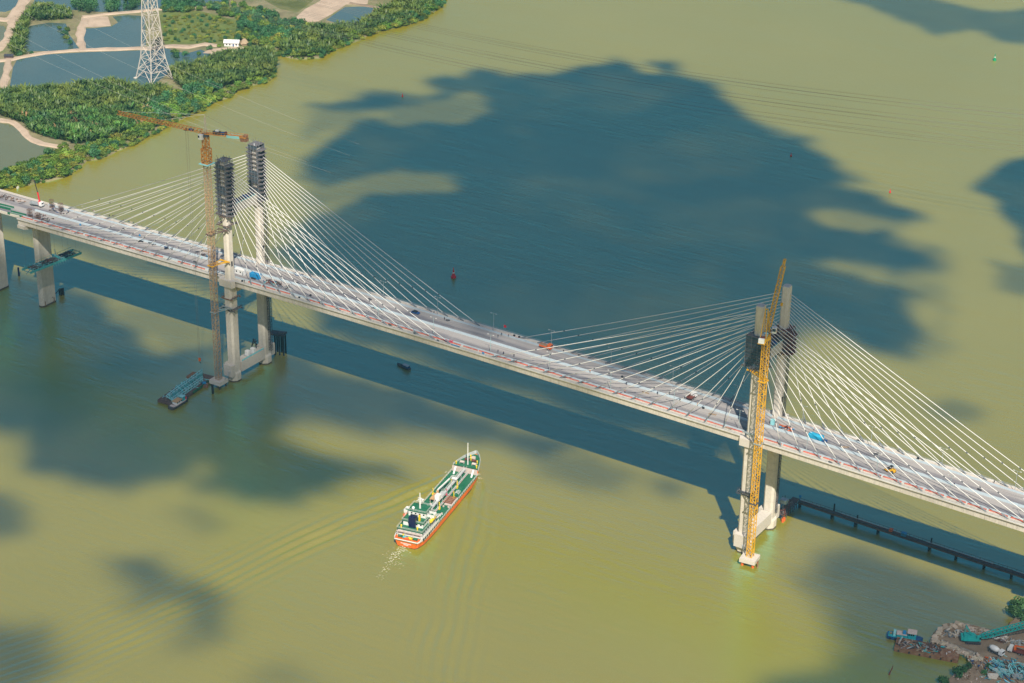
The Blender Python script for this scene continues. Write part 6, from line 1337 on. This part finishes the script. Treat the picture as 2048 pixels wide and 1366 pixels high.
# rusty barge and blue tug
b0, b1_ = (Vector(at(1794, 1293, 0))), (Vector(at(1914, 1316, 0))); bc = (b0+b1_)/2; bd2 = b1_-b0
t = thing('scrap_barge', 'rusty flat barge heaped with scrap metal off the spit', 'barge', bc, math.atan2(bd2.y, bd2.x)); Lh = bd2.length/2+0.8
mb = MB(); mb.loft([[(x, -4.1, 1.7), (x, -3.9, z), (x, 3.9, z), (x, 4.1, 1.7)] for x, z in ((-Lh, 0.3), (-Lh+1.5, -0.5), (Lh-1.5, -0.5), (Lh, 0.3))]); mb.build('hull', 'rust', t)
for s in (-1, 1): mb = MB(); mb.b2(-Lh, Lh, s*4.0-0.12, s*4.0+0.12, 1.7, 2.1); mb.build('coaming', 'rust', t)
mb = MB(); mb.b2(-Lh+0.2, Lh-0.2, -3.85, 3.85, 1.7, 1.8); mb.build('deck', 'rust', t)
debris(t, 120, -Lh+1.5, Lh-6.5, -3.0, 3.2, 1.75, ('rust', 'rust_red', 'brown_steel', 'galvanised', 'dark_steel', 'ship_pink', 'teal_steel', 'timber'), 71, (0.6, 3.4), zr=1.4, th=(0.15, 0.5))
debris(t, 14, Lh-6, Lh-1, -3.0, 3.0, 1.75, ('rust', 'timber', 'white_paint'), 72, (0.4, 1.6), zr=0.4)
for k in range(6): mb = MB(); mb.tube((-Lh+2+k*4.4, -4.05, 0.9), (-Lh+2+k*4.4, -4.4, 0.9), 0.4, n=8); mb.build('tyre_fender', 'black_steel', t)
b0, b1_ = Vector(at(1775, 1273, 0)), Vector(at(1844, 1284, 0)); bc = (b0+b1_)/2; bd2 = b1_-b0
t = thing('tug_boat', 'blue and turquoise tug boat alongside the rusty scrap barge', 'boat', bc, math.atan2(bd2.y, bd2.x)); L_ = bd2.length+0.5
boat_hull(MB(), L_, 4.8, 1.5, stern=0.8).build('hull', 'boat_blue', t)
mb = MB(); mb.loft([[(x*L_, -b*2.2, 1.45), (x*L_, b*2.2, 1.45), (x*L_, b*2.2, 1.55), (x*L_, -b*2.2, 1.55)] for x, b in ((-0.47, 0.78), (0, 0.97), (0.28, 0.82), (0.4, 0.5))]); mb.build('deck', 'boat_teal', t)
mb = MB(); mb.b2(-3.4, 1.0, -1.5, 1.5, 1.55, 2.8); cb = mb.build('deck_house', 'boat_teal', t)
mb = MB(); mb.b2(-3.6, 0.8, -1.6, 1.6, 2.8, 2.95); mb.build('house_roof', 'ship_pink', cb)
mb = MB(); mb.b2(1.2, 4.4, -1.5, 1.5, 1.55, 4.2); wh = mb.build('wheelhouse', 'boat_teal', t)
mb = MB(); mb.b2(0.9, 4.8, -1.8, 1.8, 4.2, 4.4); mb.build('wheelhouse_roof', 'ship_pink', wh)
for s in (-1, 1):
    for x in (1.7, 2.6, 3.5): mb = MB(); mb.b2(x-0.35, x+0.35, s*1.5-0.05, s*1.5+0.05, 3.1, 3.9); mb.build('window', 'dark_glass', wh)
mb = MB(); mb.b2(-4.9, -3.9, -1.2, 1.2, 1.55, 3.4); mb.build('locker', 'teal_pale', t)
mb = MB(); mb.b2(-1.0, 0.3, -0.9, 0.9, 2.95, 3.9); mb.build('engine_casing', 'tarp_blue', t)
mb = MB(); mb.tube((-6.0, 0.3, 1.55), (-6.0, 0.3, 2.1), 0.55, n=10); mb.build('rope_coil', 'timber', t)
for k in range(6):
    for s in (-1, 1): mb = MB(); mb.tube((-6+k*2.2, s*2.3, 0.95), (-6+k*2.2, s*2.55, 0.95), 0.42, n=8); mb.build('tyre_fender', 'black_steel', t)
p = at(1777, 1350); mb = MB(); mb.path([(0, 0, -1.5), (0.3, 0.4, 1.0), (0.9, 1.0, 3.2), (1.0, 1.2, 4.2)], [0.35, 0.33, 0.26, 0.2], 8); tag(mb.build('leaning_stake', 'rust_red', None, p), 'dark leaning stake standing alone in the water below the tug', 'stake')

# ================================================================== FAR BANK: vegetation, pylon, houses
mat('marsh', (0.055, 0.062, 0.026), 0.95, 0.35, 0.08)
NIPA1 = [(0,186),(120,178),(225,165),(262,172),(300,182),(330,176),(345,190),(372,200),(330,228),(285,255),(235,268),(205,280),(160,288),(140,284),(125,280),(92,274),(66,264),(48,246),(0,230),(-60,226),(-60,190)]
NIPA2 = [(338,140),(390,130),(440,112),(500,104),(544,102),(547,140),(535,156),(500,160),(452,172),(410,186),(372,182),(350,160)]
NIPA3 = [(560,98),(575,70),(600,62),(640,55),(690,55),(715,52),(738,38),(765,22),(800,5),(870,0),(860,20),(836,36),(798,48),(760,57),(734,66),(700,80),(666,95),(640,110),(600,114),(572,108)]
NIPA4 = [(58,28),(75,14),(100,14),(140,24),(140,38),(70,42)]
NIPA5 = [(24,98),(34,60),(48,32),(60,40),(50,70),(44,98),(52,108),(30,112)]
for k, px in enumerate((NIPA1, NIPA2, NIPA3)): tag(sheet('marsh', px, LZ+0.012, 'marsh'), ('muddy ground under the palms by the murky pond', 'muddy ground under the palms right of the pylon', 'muddy ground under the palms along the upper shore')[k], kind='structure')
def leaf_mesh(name, m, n, lumps, seed, size, flat=1.0, hollow=0.55):
    r = np.random.RandomState(seed); C_ = r.normal(0, 1, (lumps, 3)); C_ /= np.linalg.norm(C_, axis=1)[:, None]; C_ *= r.uniform(0.25, 0.62, (lumps, 1)); C_[:, 2] = np.abs(C_[:, 2])*0.8*flat+0.42*flat; R_ = r.uniform(0.32, 0.52, lumps)
    k = r.randint(0, lumps, n); d = r.normal(0, 1, (n, 3)); d /= np.linalg.norm(d, axis=1)[:, None]; p = C_[k]+d*(R_[k]*r.uniform(hollow, 1.0, n)**0.5)[:, None]*np.array([1, 1, 0.8*flat]); p[:, 2] = np.maximum(p[:, 2], 0.06)
    nrm = d+r.normal(0, 0.55, (n, 3)); nrm[:, 2] += 0.35; nrm /= np.linalg.norm(nrm, axis=1)[:, None]
    a = np.cross(nrm, r.normal(0, 1, (n, 3))); a /= np.linalg.norm(a, axis=1)[:, None]; b = np.cross(nrm, a); s = (size*r.uniform(0.6, 1.35, n))[:, None]
    V_ = np.stack([p-a*s, p-b*s*0.55, p+a*s, p+b*s*0.55], 1).reshape(-1, 3); return np_mesh(name, V_, np.arange(4*n).reshape(-1, 4), m)
def trunk_mesh(seed):
    r = random.Random(seed); mb = MB()
    mb.path([(0, 0, -0.1), (r.uniform(-.05, .05), r.uniform(-.05, .05), 0.25), (r.uniform(-.1, .1), r.uniform(-.1, .1), 0.6)], [0.05, 0.035, 0.015], 6)
    for k in range(4): a = r.uniform(0, 6.28); mb.path([(0, 0, 0.15+0.08*k), (0.2*math.cos(a), 0.2*math.sin(a), 0.42+0.06*k), (0.36*math.cos(a), 0.36*math.sin(a), 0.62)], [0.025, 0.018, 0.008], 5)
    return mb.mesh('trunk', 'bark')
TR = [trunk_mesh(k) for k in range(3)]
BUSH = [leaf_mesh('crown', 'leaf_mangrove', 430, 8, 100+k, 0.125, 0.85) for k in range(5)]
DARK = [leaf_mesh('crown', 'leaf_dark', 430, 8, 200+k, 0.12, 1.0) for k in range(4)]
YEL = [leaf_mesh('crown', 'leaf_yellow', 380, 7, 300+k, 0.12, 0.8) for k in range(3)]
TALL = [leaf_mesh('crown', 'leaf_dark', 420, 9, 400+k, 0.11, 1.7) for k in range(3)]
def frond_clump(seed, n=26, m='leaf_nipa', dry=False):
    r = np.random.RandomState(seed); V_ = []; Q = []
    for i in range(n):
        az = r.uniform(0, 2*np.pi); L_ = r.uniform(0.7, 1.1); lean = r.uniform(0.2, 1.15); w = r.uniform(0.05, 0.10); dx = np.array([np.cos(az), np.sin(az), 0]); sd = np.array([-np.sin(az), np.cos(az), 0]); b = r.normal(0, 0.12, 3); b[2] = 0; o = len(V_); tw_ = r.uniform(-.5, .5)
        for t_, ww in ((0.05, 0.35), (0.4, 1.0), (0.75, 0.85), (1.0, 0.12)):
            c = b+dx*(lean*L_*t_**1.5)+np.array([0, 0, L_*(t_-0.30*lean*t_*t_)]); sdd = sd*np.cos(tw_*t_*2)+np.array([0, 0, 1])*np.sin(tw_*t_*2)*0.5
            V_ += [c-sdd*w*ww, c+sdd*w*ww]
        for q in range(3): Q.append((o+2*q, o+2*q+1, o+2*q+3, o+2*q+2))
    return np.array(V_), np.array(Q)
FR = [frond_clump(500+k) for k in range(8)]
FRM = [np_mesh('nipa_palm', v, q, 'leaf_nipa') for v, q in FR]
DRY = [np_mesh('nipa_palm', *frond_clump(600+k, 16), 'leaf_dry') for k in range(2)]
HOUSES = [tuple(at(464, 91, LZ)[:2]), tuple(at(470, 95, LZ)[:2]), tuple(at(489, 90, LZ)[:2]), tuple(at(490, 96, LZ)[:2]), tuple(at(478, 97, LZ)[:2])]
def scatter(px, n, dmin, seed, z=LZ):
    poly = P2(px, z); rs = np.random.RandomState(seed); xs_, ys_ = [p[0] for p in poly], [p[1] for p in poly]; out = []; cell = {}
    cx_, cy_ = rs.uniform(min(xs_), max(xs_), n*30), rs.uniform(min(ys_), max(ys_), n*30); ok = inside(cx_, cy_, poly)
    for x, y in zip(cx_[ok].tolist(), cy_[ok].tolist()):
        if len(out) >= n: break
        if any(math.hypot(x-a, y-b) < 9 for a, b in HOUSES): continue
        g = (int(x//dmin), int(y//dmin))
        if any((a-x)**2+(b-y)**2 < dmin*dmin for i in (-1, 0, 1) for j in (-1, 0, 1) for a, b in cell.get((g[0]+i, g[1]+j), ())): continue
        cell.setdefault(g, []).append((x, y)); out.append((x, y))
    return out
tree_n = {}
def tree(x, y, crowns, s, label, group, r, tall=1.0, name='mangrove_tree', cat='tree', sink=0.0):
    o = thing(name, label, cat, (x, y, LZ-sink), r.uniform(0, 6.28), group); o.scale = (s, s, s*tall*r.uniform(0.85, 1.15))
    link('crown', r.choice(crowns), o); link('trunk', r.choice(TR), o); return o
r = random.Random(5)
# nipa palms: collect every spot, build the nearest 300 as individuals and the rest as one mass
spots = []
for px, n, d in ((NIPA1, 1500, 3.0), (NIPA2, 900, 3.0), (NIPA3, 900, 3.2), (NIPA4, 160, 3.0), (NIPA5, 120, 3.0)): spots += [(x, y) for x, y in scatter(px, n, d, 40+n)]
spots.sort(key=lambda p: (p[0]-CAM[0])**2+(p[1]-CAM[1])**2)
for k, (x, y) in enumerate(spots[:300]):
    dry = r.random() < 0.03
    tag(link('nipa_palm', r.choice(DRY if dry else FRM), None, (x, y, LZ-0.1), rz=r.uniform(0, 6.28), scale=r.uniform(4.6, 7.4)), 'bushy nipa palm with upright fronds in the marsh beside the murky pond', 'palm', 'nipa palms nearest the bridge')
VV, QQ, off = [], [], 0
for x, y in spots[300:]:
    v, q = FR[r.randrange(8)]; s = r.uniform(4.4, 7.2); a = r.uniform(0, 6.28); c, sn = math.cos(a), math.sin(a)
    w = np.stack([v[:, 0]*c-v[:, 1]*sn, v[:, 0]*sn+v[:, 1]*c, v[:, 2]], 1)*s+np.array([x, y, LZ-0.1]); VV.append(w); QQ.append(q+off); off += len(v)
mat('leaf_nipa_mass', (0.028, 0.105, 0.042), 0.5, 0.4, 0.13, hue=(0.14, 0.21, 0.03), stain=(0.24, 0.25, 0.03), stain_scale=0.045, stain_amt=0.55)
tag(link('palm_foliage', np_mesh('palm_foliage', np.concatenate(VV), np.concatenate(QQ), 'leaf_nipa_mass')), 'dense stand of nipa palms covering the marshy far bank', kind='stuff')
# mangroves along the shore
SHORE1 = [(0,376),(60,366),(130,352),(165,320),(200,313),(236,298),(282,274),(330,250),(336,240),(300,250),(240,276),(196,292),(150,300),(118,306),(84,318),(40,336),(0,354),(-40,366),(-40,388)]
SHORE2 = [(345,240),(402,220),(422,205),(442,196),(400,196),(352,212),(336,232)]
for px, n, d, grp, lab in ((SHORE1, 130, 3.4, 'mangroves on the shore behind the bridge end', 'green mangrove tree on the shore behind the left bridge end'), (SHORE2, 55, 3.2, 'mangroves on the shore below the pylon', 'mangrove tree on the muddy shore below the lattice pylon')):
    for x, y in scatter(px, n, d, n): tree(x, y, BUSH if r.random() < 0.75 else YEL if r.random() < 0.5 else DARK, r.uniform(3.4, 6.0), lab, grp, r)
for x, y in scatter([(300,250),(390,205),(440,180),(420,176),(360,190),(300,215),(270,250)], 60, 3.6, 61): tree(x, y, DARK if r.random() < 0.6 else BUSH, r.uniform(4.2, 6.6), 'taller dark tree between the palms and the shore below the pylon', 'dark trees behind the shore mangroves', r, 1.2)
for x, y in scatter([(395,205),(425,204),(455,194),(500,170),(546,154),(546,146),(500,160),(440,184)], 34, 3.4, 62): tree(x, y, BUSH, r.uniform(2.6, 4.4), 'low mangrove on the shore right of the pylon', 'low mangroves right of the pylon', r, 0.9)
for x, y in scatter([(556,108),(600,117),(640,112),(700,84),(735,69),(800,51),(842,38),(885,8),(878,2),(835,30),(760,54),(690,80),(640,104),(580,104)], 70, 3.6, 63): tree(x, y, (YEL, BUSH, DARK, BUSH)[r.randrange(4)], r.uniform(3.0, 5.2), 'bushy mangrove along the upper shoreline', 'mangroves along the upper shoreline', r)
# fringe of low mangroves overhanging the water
fr = [Vector((*at(x, y, 0)[:2], 0)) for x, y in shore_px[1:36]]; nf = 0
for a, b in zip(fr[:-1], fr[1:]):
    L_ = (b-a).length; d_ = (b-a)/max(L_, 0.1); out_ = Vector((d_.y, -d_.x, 0)); q = 0.0
    while q < L_:
        if nf < 296 and r.random() < 0.86:
            p = a+d_*q+out_*r.uniform(-0.8, 1.6); nf += 1
            tag(link('mangrove_shrub', r.choice((BUSH, BUSH, YEL, DARK)[r.randrange(4)]), None, (p.x, p.y, r.uniform(-0.3, 0.2)), rz=r.uniform(0, 6.28), scale=r.uniform(1.7, 3.6)), 'low mangrove shrub overhanging the water at the very shoreline', 'shrub', 'mangrove shrubs at the waterline')
        q += r.uniform(2.2, 4.4)
# inland trees and scrub
for x, y in scatter([(470,96),(478,40),(540,36),(590,50),(620,48),(560,95),(548,100)], 95, 4.0, 64): tree(x, y, (DARK, BUSH, DARK, YEL)[r.randrange(4)], r.uniform(3.2, 6.4), 'leafy tree in the grove beside the white house', 'trees in the grove by the white house', r, 1.1, 'leafy_tree')
for x, y in scatter([(318,28),(330,5),(400,8),(480,10),(530,24),(540,40),(470,38),(400,22)], 60, 4.2, 65): tree(x, y, (DARK, BUSH)[r.randrange(2)], r.uniform(3.2, 5.6), 'green tree along the bank behind the meadow', 'trees behind the meadow', r, 1.1, 'leafy_tree')
for x, y in scatter([(325,34),(400,28),(470,44),(470,92),(420,86),(330,86)], 130, 3.6, 66): tag(link('meadow_shrub', r.choice((BUSH, YEL, YEL, DARK)[r.randrange(4)]), None, (x, y, LZ-0.2), rz=r.uniform(0, 6.28), scale=r.uniform(1.3, 2.8)), 'low shrub growing in the green meadow behind the pylon', 'shrub', 'shrubs scattered in the meadow')
for px, n, lab, grp in (([(148,26),(190,28),(188,12),(150,10)], 14, 'tall tree on the bank of the upper pond left of the pylon', 'tall trees left of the pylon head'), ([(214,26),(238,26),(236,8),(214,8)], 9, 'tall slim tree by the upper pond close to the pylon', 'slim trees close to the pylon'), ([(248,24),(280,22),(278,4),(250,4)], 10, 'tall tree right behind the pylon', 'tall trees behind the pylon'), ([(330,22),(395,16),(395,4),(330,6)], 16, 'tall tree on the dyke right of the pylon', 'tall trees right of the pylon head')):
    for x, y in scatter(px, n, 4.0, n+70): tree(x, y, TALL, r.uniform(3.6, 5.4), lab, grp, r, 1.1, 'leafy_tree')
for px, py in ((350, 108), (372, 112), (352, 116), (398, 110), (128, 70), (134, 62), (134, 78), (118, 58), (140, 90), (420, 100), (438, 94), (455, 88), (64, 108), (40, 112), (500, 92), (506, 86)): p = at(px, py, LZ); tree(p[0], p[1], BUSH if px % 4 else DARK, r.uniform(2.6, 4.2), 'single bush beside the ponds and dykes', 'bushes beside the ponds', r, 1.0, 'leafy_tree')
for x, y in scatter([(0,352),(20,346),(50,332),(95,316),(118,306),(140,298),(130,290),(110,302)], 26, 3.0, 81): tag(link('bank_shrub', r.choice(BUSH), None, (x, y, LZ-0.2), rz=r.uniform(0, 6.28), scale=r.uniform(1.8, 3.0)), 'shrub on the inner bank of the murky pond', 'shrub', 'shrubs round the murky pond')
# bushes of the construction bank
for px, py, s, lab in ((2026, 1232, 4.6, 'dark tree leaning over the water at the right picture edge'), (2040, 1222, 5.2, 'second dark tree at the right picture edge above the boom'), (2028, 1212, 3.0, 'small sprawling tree top at the right edge'), (2046, 1240, 4.2, 'dark tree behind the crane boom at the right edge'), (1914, 1352, 3.6, 'round dark green bush at the water edge of the yard'), (1925, 1344, 3.0, 'second round bush leaning over the yard shore'), (1937, 1336, 2.2, 'small bush next to the rubble'), (1884, 1366, 3.4, 'dark green bush at the bottom edge of the picture'), (1893, 1372, 2.6, 'low bush at the bottom edge of the picture'), (1976, 1338, 2.4, 'small green shrub among the teal steel'), (1968, 1350, 2.2, 'green weeds clump left of the teal steel pile')):
    p = at(px, py, 1.0); tree(p[0], p[1], DARK, s, lab, None, r, 1.0, 'leafy_tree').location.z = 0.9

# ------------------------------------------------------------------ lattice pylon and its wires
PYX, PYY = -515.5, 329.0
py_ = thing('transmission_pylon', 'tall grey lattice transmission pylon standing in the palms of the far bank', 'pylon', (PYX, PYY, 0.4), rad(-12.3))
prof_ = [(0, 19.5), (8, 16.2), (17, 12.8), (27, 11.0), (38, 9.8), (50, 8.6), (62, 7.6), (74, 6.2), (86, 5.0), (98, 3.6), (106, 1.2)]
for (z0, w0), (z1, w1) in zip(prof_[:-1], prof_[1:]):
    mb = MB(); h0, h1 = w0/2, w1/2; A = [(-h0, -h0, z0), (h0, -h0, z0), (h0, h0, z0), (-h0, h0, z0)]; B = [(-h1, -h1, z1), (h1, -h1, z1), (h1, h1, z1), (-h1, h1, z1)]
    for i in range(4):
        j = (i+1) % 4; mb.bar(A[i], B[i], 0.55); mb.bar(B[i], B[j], 0.32)
        if z0 < 1:
            m_ = tuple((B[i][q]+B[j][q])/2 for q in range(3)); mb.bar(A[i], m_, 0.38); mb.bar(A[j], m_, 0.38)
        else: mb.bar(A[i], B[j], 0.34); mb.bar(A[j], B[i], 0.34)
        ma = tuple((A[i][q]+B[i][q])/2 for q in range(3)); mb_ = tuple((A[j][q]+B[j][q])/2 for q in range(3)); mb.bar(ma, tuple((A[i][q]*0.25+B[j][q]*0.25+A[j][q]*0.25+B[i][q]*0.25) for q in range(3)), 0.14) if z0 > 1 else mb.bar(ma, mb_, 0.14)
    mb.build('lattice_section', 'pylon_steel', py_)
ARMS = ((74, 11.0), (84, 9.5), (94, 8.0))
for z, a in ARMS:
    for s in (-1, 1):
        mb = MB()
        for yy in (-1.5, 1.5): mb.bar((s*1.8, yy, z), (s*a, 0, z+0.4), 0.3); mb.bar((s*1.7, yy*0.8, z+3.2), (s*a, 0, z+0.5), 0.24)
        for k in range(4): f = k/4; mb.bar((s*(1.8+(a-1.8)*f), -1.5*(1-f), z), (s*(1.8+(a-1.8)*(f+0.12)), 1.5*(1-f), z), 0.16)
        mb.build('cross_arm', 'galvanised', py_)
fb = MB()
for sx in (-1, 1):
    for sy in (-1, 1): fb = MB(); fb.box((sx*9.75, sy*9.75, 0.6), (2.2, 2.2, 1.4)); fb.build('footing', 'concrete', py_)
def wire_line(label, pts0, pts1, sag, m, r_=0.07, n=24, group=None):
    mb = MB(); a, b = Vector(pts0), Vector(pts1); q = []
    for k in range(n+1): t_ = k/n; p = a.lerp(b, t_); p.z -= 4*t_*(1-t_)*sag; q.append(p)
    mb.path(q, r_, 4); return tag(mb.build('power_line', m), label, 'power line', group)
E2 = Vector(at(2750, 330, 92)); ca, sa = math.cos(rad(-12.3)), math.sin(rad(-12.3)); k = 0
names = ('lowest', 'middle', 'highest')
for i, (z, a) in enumerate(ARMS):
    for s in (-1, 1):
        for dz in (0.0, 2.4):
            st_ = (PYX+s*a*ca, PYY+s*a*sa, z-3+dz); en = (E2.x+s*a*0.9*ca, E2.y+s*a*0.9*sa, z+14+dz); k += 1
            wire_line(f'thin {("lower", "upper")[int(dz > 0)]} power line over the river from the {("nearer", "farther")[s > 0]} {names[i]} pylon arm', st_, en, 26, 'wire', 0.055, 30, 'power lines over the upper river')
L2 = [((70, -6), (660, 262)), ((40, 22), (640, 285)), ((20, 60), (560, 300)), ((-20, 70), (600, 320))]
for i, (a, b) in enumerate(L2):
    p0 = at(*a, 42); p1 = at(b[0]+(b[0]-a[0])*0.1, b[1]+(b[1]-a[1])*0.1, 42); wire_line('pale wire crossing low in front of the lattice pylon', p0, p1, 5, 'wire_pale', 0.045, 20, 'pale wires crossing in front of the pylon')
# house, hut, sluice and fish stakes
p = at(464, 91, LZ); t = thing('farm_house', 'small white farm house with a pale roof beside the grove', 'house', p, YAW-0.05)
mb = MB(); mb.b2(-5.6, 5.6, -2.6, 2.6, 0, 2.9); w_ = mb.build('wall', 'white_paint', t)
mb = MB(); mb.loft([[(x, -3.3, 2.7), (x, 0, 4.6), (x, 3.3, 2.7), (x, 3.3, 2.9), (x, 0, 4.85), (x, -3.3, 2.9)] for x in (-6.2, 6.2)]); mb.build('roof', 'white_paint', t)
for x in (-3.6, -1.2, 3.8): mb = MB(); mb.b2(x-0.5, x+0.5, -2.68, -2.58, 1.0, 2.1); mb.build('window', 'dark_glass', t)
mb = MB(); mb.b2(1.0, 2.0, -2.68, -2.58, 0, 2.1); mb.build('door', 'boat_blue', t)
p = at(489, 90, LZ); t = thing('thatched_hut', 'thatched hut with a steep tan roof right of the white house', 'hut', p, YAW+0.3)
mb = MB(); mb.b2(-2.6, 2.6, -2.2, 2.2, 0, 1.8); mb.build('wall', 'timber', t)
mb = MB(); mb.loft([[(-3.4, -3.0, 1.5), (3.4, -3.0, 1.5), (3.4, 3.0, 1.5), (-3.4, 3.0, 1.5)], [(-0.9, -0.15, 5.2), (0.9, -0.15, 5.2), (0.9, 0.15, 5.2), (-0.9, 0.15, 5.2)]]); mb.build('roof', 'thatch', t)
p = at(18, 117, LZ); t = thing('sluice_hut', 'small dark sluice shed on the dyke at the left edge', 'shed', p, YAW)
mb = MB(); mb.b2(-3.2, 3.2, -1.5, 1.5, 0.7, 2.4); mb.build('wall', 'brown_steel', t); mb = MB(); mb.loft([[(x, -2.0, 2.3), (x, 2.0, 2.9), (x, 2.0, 3.05), (x, -2.0, 2.45)] for x in (-3.6, 3.6)]); mb.build('roof', 'dark_steel', t)
t = thing('fish_trap', 'white staked fish pen in the shallows behind the left bridge end', 'fish pen', at(40, 372)); b0 = Vector(at(40, 372))
for k in range(14): p = Vector(at(34+k*1.6, 378-k*1.1))-b0; mb = MB(); mb.tube((p.x, p.y, -0.5), (p.x, p.y, 1.5), 0.22, n=6); mb.build('stake', 'white_paint', t)
for k in range(9): p = Vector(at(40+k*1.9, 364+k*0.3))-b0; mb = MB(); mb.tube((p.x, p.y, -0.5), (p.x, p.y, 1.4), 0.2, n=6); mb.build('stake', 'white_paint', t)

# ------------------------------------------------------------------ river haze: a closed box of thin bluish air round the camera and all that stands below it
hm = bpy.data.materials.new('haze_air'); hm.use_nodes = True; hn = hm.node_tree.nodes; hn.remove(hn['Principled BSDF'])
hv = hn.new('ShaderNodeVolumePrincipled'); hv.inputs['Density'].default_value = 0.00005; hv.inputs['Color'].default_value = (0.25, 0.75, 1.0, 1); hv.inputs['Anisotropy'].default_value = 0.0
hm.node_tree.links.new(hv.outputs[0], hn['Material Output'].inputs['Volume']); M['haze_air'] = hm
hb_ = MB(); hb_.b2(-9500, 9500, -9500, 9500, -6.0, 540.0)
tag(hb_.build('haze', 'haze_air'), 'thin bluish haze over the river', kind='stuff')
